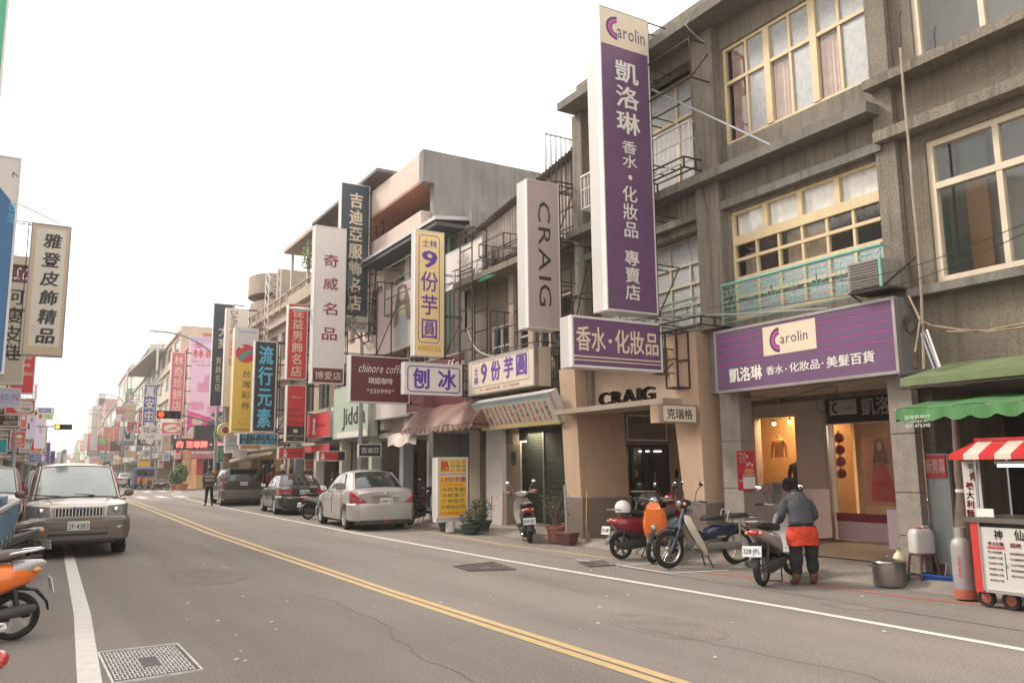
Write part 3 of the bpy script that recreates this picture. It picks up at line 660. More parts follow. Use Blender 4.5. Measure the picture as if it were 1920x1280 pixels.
cable('overhead_cable', 'black cable sagging past the turquoise railing and air conditioner, the upper of the pair', [PX(1330,578,10.1), PX(1500,540,10.0), PX(1700,503,9.9), PX(1925,418,9.8)], .006)
cable('overhead_cable', 'black cable sagging past the turquoise railing and air conditioner, the lower of the pair', [PX(1330,592,10.1), PX(1500,566,10.0), PX(1700,530,9.9), PX(1925,436,9.8)], .006)
cable('hanging_cable', 'thin pale cable hanging from the roof eave left of the top yellow window', [PX(1317,-5,10.0), PX(1290,38,9.98), PX(1291,54,9.98), PX(1335,92,10.5)], .005, WHITEM)
cable('hanging_cable', 'thin cable loop hanging under the grey ledge left of the turquoise railing', [PX(1310,325,10.2), PX(1318,360,10.35), PX(1328,400,10.4), PX(1335,415,10.55)], .005)
cable('hanging_cable', 'thin wire hanging down across the old frosted window beside the tall purple sign', [PX(1276,335,10.2), PX(1278,400,10.3), PX(1290,450,10.4), PX(1305,540,10.4)], .004)
cable('hanging_cable', 'loop of black cable hanging below the wide purple shop sign', [PX(1380,742,10.6), PX(1470,745,10.7), PX(1560,722,10.6), PX(1565,745,10.7), PX(1540,775,10.9), PX(1530,750,10.9)], .006)
cable('support_rod', 'grey steel rod bracing the tall purple sign to the ledge', [PX(1222,168,10.0), PX(1335,220,10.1), PX(1448,273,10.22)], .02, GALV)
cable('support_rod', 'long thin grey steel rod lying across below the turquoise railing', [PX(1115,600,9.95), PX(1240,594,10.02), PX(1390,588,10.1), PX(1552,578,10.2)], .018, GALV)

# air conditioner
ac = thing('air_conditioner', 'old boxed window air conditioner hung on the right end of the turquoise railing', 'air conditioner', (10.2, 7.3, 4.3))
yA, z1 = yz(1588, 497, 10.05); yB, _ = yz(1652, 530, 10.05); _, z0 = yz(1590, 547, 10.05)
part(MB().box(10.05, 10.5, yB, yA, z0, z1), 'casing', mat('ac_casing', (.28, .26, .23), .7, var=.15, grime=.4), ac)
lv = MB()
for k in range(9): z = z0+.03+(z1-z0-.06)*k/8; lv.box(10.035, 10.049, yB+.03, yA-.03, z-.008, z+.008)
part(lv, 'louvre', mat('ac_grille', (.17, .155, .14), .7), ac); part(MB().box(10.04, 10.06, yB-.02, yB+.02, z0-.02, z1+.02), 'trim', TURQ, ac)
part(MB().tube([(10.1, yB-.02, z0), (10.5, yB-.25, z1)], .018, 5).tube([(10.05, yA, z0-.03), (10.5, yA, z0-.2)], .015, 4).box(10.04, 10.52, yB-.1, yA, z0-.05, z0-.02), 'bracket', RUST, ac)

# iron sign frames hung on the grey building (empty cages)
def cage(name, label, X0, X1, Y0, Y1, Z0, Z1, n=(2, 1, 2), r=.018, diag=True, m=None, group=None):
    o = thing(name, label, 'metal frame', (X1, (Y0+Y1)/2, Z0), 0, group); t = MB()
    for y in (Y0, Y1):
        for z in (Z0, Z1): t.tube([(X0, y, z), (X1, y, z)], r, 4)
        for i in range(n[0]+1): x = X0+(X1-X0)*i/n[0]; t.tube([(x, y, Z0), (x, y, Z1)], r, 4)
    for x in (X0, X1):
        for k in range(n[2]+1): z = Z0+(Z1-Z0)*k/n[2]; t.tube([(x, Y0, z), (x, Y1, z)], r, 4)
    if diag: t.tube([(X0, Y0, Z0), (X1, Y0, Z1)], r*.8, 4)
    part(t, 'tubing', m or RUST, o); return o
cage('iron_rack', 'empty rusty iron cage sticking out under the roof eave behind the tall purple sign', 9.98, 10.58, 10.3, 12.2, 8.55, 9.3, (1, 1, 1))
cage('iron_rack', 'flat rusty iron cage above the grey ledge left of the cream railing', 10.0, 10.58, 10.6, 12.0, 6.95, 7.15, (2, 1, 1), diag=False)
cage('iron_rack', 'low rusty iron rack lying behind the top of the horizontal purple sign', 9.95, 10.6, 10.3, 12.6, 4.0, 4.15, (2, 1, 1), diag=False)
cage('iron_rack', 'small rusty iron cage hanging at the right end of the horizontal purple sign', 10.0, 10.28, 11.0, 11.3, 2.98, 4.0, (1, 1, 2), diag=False)
cage('iron_rack', 'rusty iron cage between the greyish white lightbox and the grey building', 10.0, 10.58, 14.8, 15.5, 6.6, 8.0, (1, 1, 3))
cage('iron_rack', 'tall thin iron frame rising above the corrugated roof beside the grey building', 10.05, 10.9, 15.2, 15.25, 7.9, 9.3, (6, 1, 1), .009, diag=True)

cage('iron_rack', 'rusty iron cage standing off the wall left of the old frosted window', 10.0, 10.6, 12.6, 14.2, 4.2, 5.2, (1, 1, 2))
cage('iron_rack', 'tall narrow rusty rack on the wall right of the greyish white lightbox', 10.05, 10.6, 14.3, 14.9, 4.4, 6.4, (1, 1, 4))
# ================================================================ rusty building with the taro-ball shop
B3 = thing('apartment_building', 'run-down brown building with corrugated metal top storey over the yellow shaved-ice shop', 'building', (10.6, 18, 0))
w_ = MB(); H3 = 6.75
wallX(w_, 10.9, 14.98, 20.45, 2.7, H3, [(15.5, 16.1, 4.2, 5.7), (16.5, 17.0, 4.2, 5.6), (17.4, 18.0, 4.1, 5.5), (18.4, 19.4, 4.0, 5.4)], .2)
w_.box(11.1, 18, 14.98, 15.15, .1, H3); w_.box(11.1, 18, 20.3, 20.45, .1, H3); w_.box(18, 18.2, 14.98, 20.45, .1, H3); w_.box(10.6, 18, 14.98, 20.45, H3, H3+.12); w_.box(11.1, 18, 15.15, 20.3, 2.7, 2.85)
part(w_, 'wall', BROWN, B3)
for a in ((15.5, 16.1, 4.2, 5.7), (16.5, 17.0, 4.2, 5.6), (17.4, 18.0, 4.1, 5.5), (18.4, 19.4, 4.0, 5.4)):
    window(B3, 10.93, *a, [(.7, 1 if a[1]-a[0] < .8 else 2), (1, 1 if a[1]-a[0] < .8 else 2)], WHITEM, PANE, .05)
for y in (16.25, 17.2, 18.15): part(MB().box(10.8, 10.897, y-.12, y+.12, 2.86, H3), 'pier', TANB, B3)
part(MB().box(10.25, 10.9, 15.0, 20.45, H3-.14, H3+.02), 'ledge', CONCD, B3)
cr = MB(); y = 15.0; vs = []; n = 0
while y < 20.46:
    for dy, x in ((0, 0), (.03, .045), (.07, .045), (.10, 0)):
        yy = y+dy; zt = 8.95-(yy-15)*.14; vs += [(10.95-x, yy, H3+.12), (10.95-x, yy, zt)]; n += 1
    y += .14
cr.add(vs, [(2*i, 2*i+1, 2*i+3, 2*i+2) for i in range(n-1)])
part(cr, 'corrugated_wall', mat('corrugated_iron', (.33, .28, .25), .55, .3, var=.25, scale=2, grime=.4, gcol=(.2, .11, .07)), B3)
rf = MB(); vs = []; y = 14.9; n = 0
while y < 20.6:
    for dy, dz in ((0, 0), (.03, .04), (.07, .04), (.10, 0)):
        yy = y+dy; zt = 9.0-(yy-15)*.14+dz; vs += [(10.7, yy, zt), (15.5, yy, zt+.5)]; n += 1
    y += .14
rf.add(vs, [(2*i, 2*i+1, 2*i+3, 2*i+2) for i in range(n-1)]); part(rf, 'roof', mat('corrugated_iron', ()), B3)
part(MB().box(11.0, 15.5, 20.3, 20.4, H3, 8.6), 'side_wall', CONCG, B3)
t = MB(); random.seed(3)
for k in range(46):
    y0 = random.uniform(15.2, 20.2); t.tube([(10.2+random.uniform(0, .5), y0, H3+.05+random.uniform(0, .2)), (10.2+random.uniform(0, .5), y0+random.uniform(.4, 1.6), H3+.05+random.uniform(-.05, .25))], random.uniform(.008, .02), 4)
tag(part(t, 'scrap_rods', RUST, B3), kind='stuff')
t = MB()
for y in (16.3, 17.5, 18.9, 20.2): t.tube([(10.2, y, H3), (10.2, y, H3+.35), (10.9, y, H3+.42)], .014, 4)
t.tube([(10.2, 15.1, H3+.35), (10.2, 20.4, H3+.35)], .014, 4); part(t, 'guard_rail', RUST, B3)
part(MB().ell((10.3, 18.6, H3-.2), (.05, .5, .06), 8, 5).ell((10.35, 16.6, H3-.05), (.1, .5, .05), 8, 5), 'green_tarp', mat('green_tarp', (.04, .2, .1), .8), B3)
part(MB().box(10.75, 10.79, 15.35, 16.2, 4.2, 5.1), 'grille_back', DARK, B3)
railing(B3, 10.5, 15.2, 16.9, 3.6, 4.35, RUST, 16, ret=.3); railing(B3, 10.5, 17.4, 20.2, 3.6, 4.5, RUST, 18, ret=.3)
# ground floor
SH = 12.0; ya, _ = yz(1078, 900, SH); yb2, _ = yz(966, 900, SH)
sh = MB(); z = .12; n = 0; vs = []
while z < 2.55: vs += [(SH, ya, z), (SH, yb2, z), (SH-.012, ya, z+.03), (SH-.012, yb2, z+.03), (SH-.012, ya, z+.045), (SH-.012, yb2, z+.045)]; z += .06; n += 3
sh.add(vs, [(2*i, 2*i+1, 2*i+3, 2*i+2) for i in range(n-1)]); part(sh, 'roller_shutter', mat('dark_green_shutter', (.05, .06, .045), .6, var=.2, grime=.3), B3)
ym, _ = yz(1022, 900, SH); part(MB().box(SH-.05, SH-.013, ym-.03, ym+.03, .12, 2.55), 'shutter_post', GALV, B3)
def postp(px0, px1, X, m, nm='pillar', d=.3, z1=2.7):
    a, _ = yz(px1, 900, X); b_, _ = yz(px0, 900, X); return part(MB().box(X, X+d, a, b_, .1, z1), nm, m, B3)
part(MB().box(11.98, 12.3, 15.15, ya, .1, 2.7), 'wall_panel', CONCD, B3)
postp(912, 942, 10.9, WHITEM, 'white_post', .12); postp(880, 912, 11.2, mat('cream_post', (.5, .42, .33), .7), 'wall_panel')
postp(940, 968, 11.7, WOODO, 'door_panel', .06, 1.3); postp(948, 976, 11.65, mat('faded_sign_board', (.42, .36, .29), .7, var=.1), 'sign_board', .05, 2.3)
y0, z0 = yz(962, 858, 11.62); t = text_mb('刨', -.13, -.2, .13, .2, bold=.03); t.v = [(11.63, y0-v[0], z0+v[2]) for v in t.v]; part(t, 'lettering', mat('blue_ink', (.05, .1, .16), .6), B3)
part(MB().box(12.6, 12.7, 17.4, 20.3, .1, 2.7), 'room_wall', mat('yellow_room', (.50, .35, .16), .8, var=.15), B3)
part(MB().box(11.2, 11.4, 18.8, 20.3, 2.2, 2.7), 'lintel', mat('cream_post', ()), B3)
postp(800, 818, 10.9, mat('white_wall_tile', (.5, .46, .4), .5, var=.1), 'tiled_pillar', .4); postp(818, 846, 11.6, CONCG, 'wall_panel', .2)
part(MB().tube([(11.75, 19.0, 2.28), (11.75, 19.4, 2.28)], .015, 6), 'light_tube', TUBEM, B3)
# brown fabric awning of the coffee shop side
aw = thing('awning', 'faded brown vinyl awning with scalloped edge hanging left of the shaved-ice shop', 'awning', (10, 21, 0))
ya, za = yz(886, 795, 9.7); yb2, zb2 = yz(752, 822, 9.7); _, zt = yz(820, 745, 10.8); b = MB(); n = 30; vs = []; random.seed(5)
for i in range(n+1):
    y = ya+(yb2-ya)*i/n
    for k in range(7):
        s = k/6; vs.append((9.7+.95*s, y, za+.05+.72*(1-(1-s)**1.8)+.02*sin(i*.8+k)+random.uniform(-.008, .008)))
b.add(vs, [(7*i+k, 7*i+k+1, 7*i+k+8, 7*i+k+7) for i in range(n) for k in range(6)])
vs, fs = scalloped(9.7, ya, yb2, za+.05, .17, 14, .07); b.add(vs, fs); b.add([(9.7, ya, za+.05), (10.65, ya, za+.77), (10.65, ya, za-.05), (9.7, ya, za-.1)], [(0,1,2,3)])
part(b, 'fabric', mat('brown_vinyl', (.19, .10, .075), .38, var=.15, scale=3, bump=.3, bscale=9, grime=.3, gcol=(.12, .06, .05)), aw, True)
part(MB().tube([(9.72, ya, za+.02), (9.72, yb2, za+.02)], .02, 6).tube([(9.72, ya, za+.02), (10.7, ya, za-.02)], .02, 6), 'frame', RUST, aw)

# ================================================================ mid-street buildings, right side
B4 = thing('apartment_building', 'pinkish tan building with big blank grey side wall and terracotta eaves behind the slate-blue sign', 'building', (10.6, 25, 0))
w_ = MB(); wallX(w_, 10.9, 22.6, 30.3, 2.8, 9.3, [(23.2, 24.4, 6.3, 8.2), (24.9, 26.2, 6.3, 8.2), (27.0, 28.6, 6.4, 8.2), (23.4, 25.2, 3.4, 5.2), (26.4, 29.2, 3.6, 5.2)], .2)
w_.box(11.1, 17, 30.1, 30.3, .1, 10.6); w_.box(16.8, 17, 22.8, 30.1, .1, 10.6); w_.box(11.1, 16.8, 22.8, 30.1, 5.6, 5.8); w_.box(11.1, 16.8, 22.8, 30.1, 2.8, 2.95)
part(w_, 'wall', PINKB, B4)
part(MB().box(10.6, 17, 22.45, 22.75, .1, 11.5).box(10.22, 10.6, 22.44, 22.76, 10.44, 11.5), 'side_wall', mat('stained_grey_render', (.23, .215, .20), .9, speck=.2, var=.2, scale=.9, bump=.3, grime=.75, gcol=(.10, .09, .085)), B4)
part(MB().box(10.25, 10.6, 22.77, 30.3, 10.55, 11.45), 'parapet', PINKB, B4)
part(MB().box(10.25, 11.7, 22.76, 30.3, 10.45, 10.549), 'soffit', REDT, B4); part(MB().box(11.3, 16.8, 22.76, 30.1, 10.3, 10.45), 'roof', CONCG, B4); part(MB().box(11.4, 11.6, 22.76, 30.3, 9.2, 10.4), 'upper_wall', REDT, B4)
part(MB().box(10.3, 10.9, 22.76, 30.3, 8.9, 9.6), 'balcony_front', PINKB, B4); part(MB().box(10.35, 10.9, 22.76, 30.3, 5.55, 6.2), 'balcony_front', PINKB, B4)
for y in (24.4, 26.4, 28.4): part(MB().box(10.62, 10.9, y, y+.35, 2.9, 8.9), 'pier', PINKB, B4)
for a in ((23.2, 24.4, 6.3, 8.2), (24.9, 26.2, 6.3, 8.2), (27.0, 28.6, 6.4, 8.2)): window(B4, 10.95, *a, [(1, 2), (1, 2)], ALU, PANE, .05)
for a in ((23.4, 25.2, 3.4, 5.2), (26.4, 29.2, 3.6, 5.2)): window(B4, 10.95, *a, [(1, 4)], WHITEM, mat('brown_panel', (.22, .12, .10), .6), .05)
# grey lean-to roof on the terrace
gr_ = MB(); gr_.add([(9.9, 20.9, 8.75), (9.9, 27.2, 8.75), (11.2, 27.2, 9.45), (14.0, 20.9, 9.2), (9.9, 20.9, 8.86), (9.9, 27.2, 8.86), (11.2, 27.2, 9.56), (14.0, 20.9, 9.31)], [(0,1,2,3), (4,5,6,7), (0,1,5,4), (1,2,6,5), (2,3,7,6), (3,0,4,7)])
LT = thing('lean_to_roof', 'white-edged lean-to roof projecting in front of the pink building, above the yellow shop lightbox', 'roof', (10.6, 23, 8.8))
part(gr_, 'sheet', mat('pale_sheet_metal', (.5, .48, .47), .5, var=.06), LT)
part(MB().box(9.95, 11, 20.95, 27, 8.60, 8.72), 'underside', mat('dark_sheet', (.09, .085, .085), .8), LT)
part(MB().box(10.9, 11.05, 20.8, 20.95, 5.5, 8.7).box(10.95, 16, 20.6, 20.75, 5.4, 9.1), 'side_panel', mat('stained_grey_render', ()), LT)
t = MB()
for y in (21.6, 21.9, 22.2): t.tube([(10.7, y, 5.2), (10.7, y, 8.6)], .05, 6)
part(t, 'post', mat('green_post', (.12, .22, .15), .6), LT)
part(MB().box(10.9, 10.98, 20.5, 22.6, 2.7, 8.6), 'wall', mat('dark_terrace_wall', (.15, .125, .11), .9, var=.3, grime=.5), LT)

def far_building(name, label, X, y0, y1, z1, m, floors, bays, loc_k=0, wy=(1.0, 1.5), depth=9, z0f=3.2, roof=None, winm=None, side_w=0, ledges=True, group=None):
    """plain street house: front wall with real window openings, ledges, parapet, side walls"""
    o = thing(name, label, 'building', (X, (y0+y1)/2, 0), 0, group); th = .2
    hs = []; fh = (z1-.6-z0f)/floors; bw = (y1-y0)/bays
    for f in range(floors):
        for k in range(bays): hs.append((y0+bw*(k+.5)-bw*.33, y0+bw*(k+.5)+bw*.33, z0f+fh*(f+.32), z0f+fh*(f+.82)))
    w = MB(); wallX(w, X, y0, y1, 2.8, z1, hs, th); w.box(X+th, X+depth, y0, y0+.15, .1, z1-.003); w.box(X+th, X+depth, y1-.15, y1, .1, z1-.003); w.box(X+depth-.2, X+depth, y0+.15, y1-.15, .1, z1)
    w.box(X+th, X+depth-.2, y0+.15, y1-.15, z1-.5, z1-.4); w.box(X+3.2, X+3.3, y0+.15, y1-.15, .1, z1-.5)
    for f in range(floors): w.box(X+th, X+depth-.2, y0+.15, y1-.15, z0f+fh*f-.1, z0f+fh*f)
    part(w, 'wall', m, o)
    if ledges:
        for f in range(floors+1): part(MB().box(X-.25, X-.003, y0+.02, y1-.02, z0f+fh*f-.15, z0f+fh*f+.02), 'ledge', m, o)
    for h in hs:
        window(o, X+.05, *h, [(1, 2)], winm or ALU, PANE, .04)
    for y in (y0+.2, y1-.5): part(MB().box(X-.05, X+.35, y, y+.35, .1, 2.78), 'pillar', m, o)
    part(MB().cyl((X+1.6, (y0+y1)/2, z1-.4), .55, 1.5, 14), 'water_tank', STEEL, o, True)
    for h in hs[::3]: part(MB().box(X-.35, X-.01, h[0], h[0]+.7, h[2]-.55, h[2]-.08), 'air_conditioner', WHITEM, o)
    return o
B5 = far_building('apartment_building', 'tall tan building with open roof terrace and green plant on its balcony', 10.75, 30.35, 38.6, 9.2, TANB, 2, 4)
b5 = base(B5)
part(MB().box(10.5, 10.9, 30.35, 38.6, 9.2, 9.75), 'balcony_front', TANB, B5)
t = MB(); t.tube([(10.55, 30.4, 10.05), (10.55, 38.6, 10.05)], .05, 6)
for k in range(9): t.tube([(10.55, 30.4+k*1.025, 9.7), (10.55, 30.4+k*1.025, 10.05)], .04, 5)
part(t, 'railing', TANB, B5, True)
part(MB().box(12.0, 12.15, 30.35, 38.6, 9.2, 12.0).box(12.15, 17, 38.4, 38.6, 9.2, 12.0).box(10.8, 12.0, 30.35, 30.5, 9.2, 12), 'terrace_wall', mat('terrace_wall_grey', (.22, .19, .17), .8), B5)
part(MB().box(10.3, 17, 30.3, 38.9, 11.95, 12.12), 'roof', TANB, B5)
for y in (33.1, 35.8, 38.45): part(MB().box(10.6, 10.72, y, y+.12, 9.8, 11.95), 'post', WHITEM, B5)
part(MB().box(11.9, 11.99, 31, 35, 9.9, 11.7), 'sliding_window', FROST, B5)
part(MB().box(9.9, 10.75, 25.6, 33, 11.75, 11.87), 'roof_sheet', mat('grey_roof_sheet', (.16, .14, .13), .8), B5)
LEAF = mat('leaf_green', (.09, .14, .04), .6, var=.35, scale=6); LEAF2 = mat('pale_leaf', (.17, .22, .07), .6, var=.3, scale=6); LEAFD = mat('dark_leaf', (.035, .06, .022), .6, var=.3, scale=6)
def leaves(n, c, r, size, seed=1, droop=0):
    rnd = random.Random(seed); mb = MB()
    for _ in range(n):
        while 1:
            p = Vector((rnd.uniform(-1,1), rnd.uniform(-1,1), rnd.uniform(-1,1)))
            if p.length < 1: break
        p = Vector(c)+Vector((p.x*r[0], p.y*r[1], p.z*r[2])); d = Vector((rnd.gauss(0,1), rnd.gauss(0,1), rnd.gauss(.2,.7)-droop)).normalized(); s = size*rnd.uniform(.6, 1.3)
        q = d.orthogonal().normalized()*s*.32
        mb.add([p-d*s*.5, p+q, p+d*s*.5, p-q], [(0,1,2,3)])
    return mb
def plant(name, label, cat, c, r, n, size, m, pot=None, potm=None, seed=1, stems=6, group=None):
    o = thing(name, label, cat, (c[0], c[1], c[2]), 0, group); rnd = random.Random(seed)
    part(leaves(n, (c[0], c[1], c[2]+r[2]+(pot[1] if pot else 0)), r, size, seed), 'foliage', m, o)
    t = MB(); h = (pot[1] if pot else 0)
    for _ in range(stems):
        e = Vector((c[0]+rnd.uniform(-1,1)*r[0]*.8, c[1]+rnd.uniform(-1,1)*r[1]*.8, c[2]+h+r[2]*rnd.uniform(.8, 1.9)))
        mid = Vector((c[0]+(e.x-c[0])*.3, c[1]+(e.y-c[1])*.3, c[2]+h+(e.z-c[2]-h)*.55)); t.tube([(c[0], c[1], c[2]+h*.7), mid, e], [.012, .009, .004], 5)
    part(t, 'stem', mat('stem_brown', (.14, .1, .06), .8), o, True)
    if pot:
        rr, h = pot; p = MB().lathe([(rr*.72, 0), (rr*.95, h*.85), (rr*1.08, h*.86), (rr*1.08, h), (rr*.93, h), (rr*.9, h*.88), (0, h*.86)], 18, (c[0], c[1], c[2]))
        part(p, 'pot', potm, o, True)
    return o
p_ = PX(570, 495, 10.45); plant('balcony_plant', 'feathery green plant spilling over the tan balcony left of the big white lightbox', 'plant', (p_.x, p_.y-1.3, p_.z-.6), (.3, 1.6, .75), 700, .12, LEAF2)

B6 = far_building('apartment_building', 'long pinkish stone building with rooftop railing behind the red and black vertical signs', 10.75, 38.65, 53.3, 9.4, mat('stone_pink_wall', (.42, .33, .28), .8, var=.14, scale=1.5, grime=.25, gcol=(.2, .16, .14)), 2, 7, side_w=0)
t = MB(); t.tube([(10.55, 38.7, 10.0), (10.55, 53.2, 10.0)], .07, 6)
for k in range(13): t.box(10.5, 10.62, 38.7+k*1.19, 38.85+k*1.19, 9.3, 10.0)
t.box(10.52, 10.72, 38.7, 53.25, 9.4, 9.62)
part(t, 'railing', TANB, B6)
TW = thing('stair_tower', 'rounded tan stair tower with curved balcony rising behind the white shoe sign', 'building', (11.2, 50, 0))
t = MB(); p0 = PX(470, 515, 11.0)
t.box(11.6, 16, 44.6, 44.9, 8, 12.6); 
for zz0, zz1, r_ in ((11.3, 12.4, 2.2), (9.0, 10.9, 1.9)):
    vs = []; n = 16
    for i in range(n+1):
        a = pi/2*3+(-pi)*i/n; vs += [(11.6+r_*.5*cos(a), 46.6+1.7*sin(a), zz0), (11.6+r_*.5*cos(a), 46.6+1.7*sin(a), zz1)]
    t.add(vs, [(2*i, 2*i+1, 2*i+3, 2*i+2) for i in range(n)]+[tuple(2*i for i in range(n+1)), tuple(2*i+1 for i in range(n+1))])
t.box(11.6, 15.8, 44.9, 50, 8, 12.3)
part(t, 'wall', mat('grey_tan_render', (.34, .28, .22), .85, var=.12, grime=.3, gcol=(.2, .17, .14)), TW)
lat = thing('lattice_mast', 'white steel lattice mast standing beside the rounded stair tower', 'mast', (10.9, 42.5, 9.4)); t = MB()
for x in (10.5, 11.1):
    for y in (42.2, 42.9): t.tube([(x, y, 7.6), (x, y, 12.0)], .03, 4)
for k in range(8):
    z = 7.6+k*.55; t.tube([(10.5, 42.2, z), (11.1, 42.2, z+.55)], .018, 4); t.tube([(11.1, 42.2, z), (10.5, 42.2, z+.55)], .018, 4); t.tube([(10.5, 42.2, z), (10.5, 42.9, z+.55)], .018, 4); t.tube([(10.5, 42.2, z), (11.1, 42.2, z)], .018, 4)
part(t, 'lattice', WHITEM, lat, True)
cage('iron_rack', 'rusty iron ladder frame behind the blue-lettered black lightbox', 10.05, 10.7, 37.8, 38.2, 3.4, 7.4, (1, 1, 6), .025, diag=False)
cage('iron_rack', 'long rusty scaffold of tubes between the big white lightbox and the coffee sign', 9.6, 10.6, 24.6, 27.4, 5.2, 7.6, (2, 1, 3), .025)
cage('iron_rack', 'rusty rack of tubes rising beside the slate-blue sign', 10.2, 10.7, 26.9, 27.6, 6.0, 11.4, (1, 1, 8), .025)
cage('iron_rack', 'rusty rack over the wall windows behind the taro-ball fascia', 10.2, 10.85, 16.0, 18.2, 4.5, 5.6, (3, 1, 2), .016)
cage('iron_rack', 'green scaffold tubes in front of the grey lean-to', 10.1, 10.7, 22.9, 25.2, 6.6, 8.2, (1, 1, 3), .025, diag=True, m=GREENM)
cage('iron_rack', 'rusty double ladder frame beside the yellow shop lightbox', 10.05, 10.5, 18.9, 19.6, 3.6, 8.0, (1, 1, 8), .02, diag=False)
cage('iron_rack', 'small rusty cage with corner brace over the scrap-covered ledge', 10.1, 10.7, 17.3, 18.6, 7.1, 7.45, (3, 1, 1), .014)

# shops under the mid-street buildings: dark arcades with doors and goods
def arcade(label, X, y0, y1, wallc, doorc, goods=0, seed=0):
    o = thing('arcade_shop', label, 'shop', (X, (y0+y1)/2, 0)); part(MB().box(X+2.2, X+2.35, y0, y1, .1, 2.8), 'back_wall', wallc, o)
    n = 3; w = (y1-y0)/n
    for k in range(n): part(MB().box(X+2.1, X+2.19, y0+k*w+w*.2, y0+k*w+w*.75, .12, 2.2), 'door', doorc, o)
    part(MB().box(X+.0, X+2.2, y0, y1, 2.62, 2.78), 'ceiling', mat('dirty_white_ceiling', ()), o)
    rnd = random.Random(seed)
    for k in range(goods):
        y = rnd.uniform(y0+.3, y1-.3); h = rnd.uniform(.3, 1.5); c = rnd.choice([mat('goods_red', (.3, .05, .05)), mat('goods_blue', (.06, .1, .2)), mat('goods_cream', (.45, .38, .28)), mat('goods_brown', (.15, .09, .06))])
        part(MB().box(X+1.1, X+1.5, y-.18, y+.18, .1, .1+h), 'display_stand', c, o)
    return o
arcade('grey arcade with brown doors under the pink building, left of the tiled pillar', 10.7, 20.6, 24.4, mat('grey_shop_wall', (.33, .30, .27), .8, var=.1), mat('brown_door', (.12, .06, .035), .5), 1, 1)
arcade('mint-edged shop recess under the mint-green fascia', 10.7, 24.5, 30.2, mat('dark_wood_shop', (.13, .08, .055), .6), mat('dark_door_glass', (.04, .035, .035), .2), 4, 2)
arcade('open shop behind the red fascia signs', 10.7, 30.4, 38.5, mat('grey_shop_wall', ()), mat('dark_door_glass', ()), 6, 3)
arcade('busy market-like arcade under the pale folded awning', 10.7, 38.7, 53.2, mat('yellow_room', ()), mat('dark_interior', ()), 14, 4)
for k, (y, m) in enumerate(((24.45, GALV), (30.3, PALEB), (27.2, mat('mint_post', (.38, .46, .36))), (33.5, WHITEM), (36.4, GALV))):
    tag(part(MB().box(10.5, 10.85, y, y+.3, .08, 2.75), 'pillar', m, None), ['grey pillar at the right end of the mint shop', 'pale pillar between the mint shop and the red signs', 'mint-green post in the middle of the mint-edged shop recess', 'white post in front of the shop with the red fascia', 'grey post at the far end of the shop with the red fascia'][k], 'pillar')

# ================================================================ beyond the crossing
def PF(px, py, off=0):
    d = ray(px, py); t = (FX+off-FY*K)/(d.x-K*d.y); return CO+d*t
def bent(o, Y0):  # turn a street house to the line of the street beyond the crossing
    o.rotation_euler = (0, 0, -R(2.3))
def fb(label, pxr, pxl, pytop, m, floors, bays, off=0, Y=None, winm=None, ledges=True):
    a = PF(pxr, 890, off); b_ = PF(pxl, 890, off)
    z1 = PF(pxl, pytop, off).z if Y is None else Y
    X = (a.x+b_.x)/2; o = far_building('street_house', label, X, a.y, b_.y, z1, m, floors, bays, depth=10, winm=winm, ledges=ledges, group='houses lining the far part of the street')
    bent(o, a.y); return o, a, b_, z1
PINKW = mat('rose_tile', (.42, .22, .2), .7, var=.12); CREAMW = mat('cream_house', (.55, .46, .36), .8, var=.1, grime=.2); GREYW = mat('grey_house', (.36, .34, .32), .8, var=.12, grime=.3); ORW = mat('orange_brown_tile', (.42, .2, .09), .7, var=.12); MINTW = mat('mint_house', (.42, .48, .42), .8, var=.1)
# corner house with the pink billboard
CB = thing('corner_building', 'corner house with orange-brown tiled edge carrying the big pink advertising billboard and red tiled awning', 'building', (12.6, 73, 0))
w_ = MB(); wallY(w_, 72.9, 12.7, 22, .1, 13.2, [(13.2, 15.6, .12, 2.7), (16.5, 21, .12, 2.7)], .2); w_.box(12.7, 12.9, 73.1, 80.2, .1, 13.2); w_.box(12.9, 22, 80, 80.2, .1, 13.2); w_.box(21.8, 22, 73.1, 80, .1, 13.2); w_.box(12.9, 21.8, 73.1, 80, 12.6, 12.8); w_.box(12.9, 21.8, 76, 76.2, .1, 3)
part(w_, 'wall', ORW, CB)
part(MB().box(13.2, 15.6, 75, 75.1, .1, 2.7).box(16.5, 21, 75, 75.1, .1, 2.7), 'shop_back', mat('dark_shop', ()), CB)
for x in (13.7, 14.2, 14.7, 15.2): part(MB().box(x-.03, x+.03, 73.3, 73.36, .1, 2.6), 'door_frame', ALU, CB)
part(MB().box(12.62, 13.15, 72.4, 72.88, .1, 2.6), 'red_pillar', mat('red_gold_pillar', (.45, .07, .05), .5, var=.2), CB); part(MB().box(12.60, 13.17, 72.38, 72.885, .1, 1.2), 'gold_plinth', mat('gold_plinth', (.5, .33, .12), .5), CB)
part(MB().box(12.3, 17.5, 71.9, 72.86, 3.3, 5.3), 'led_box', BLACKM, CB)
rf = MB(); nn = 30
for i in range(nn+1):
    x = 11.9+6.1*i/nn; z = .03*(i % 2); rf.v += [(x, 70.9, 2.62+z), (x, 72.3, 3.5+z)]
rf.f = [(2*i, 2*i+1, 2*i+3, 2*i+2) for i in range(nn)]; rf.m = [0]*nn; rf.box(11.9, 18, 70.85, 70.92, 2.5, 2.62)
part(rf, 'tiled_awning', mat('red_brown_tile_roof', (.25, .08, .07), .6, var=.15), CB)
WIN_B = PALEB
fb('slim rose-tiled house behind the pink-red cake shop sign', 346, 326, 672, PINKW, 4, 3)
fb('cream house with overhanging roof slab behind the blue medicine sign', 326, 290, 672, CREAMW, 4, 3)
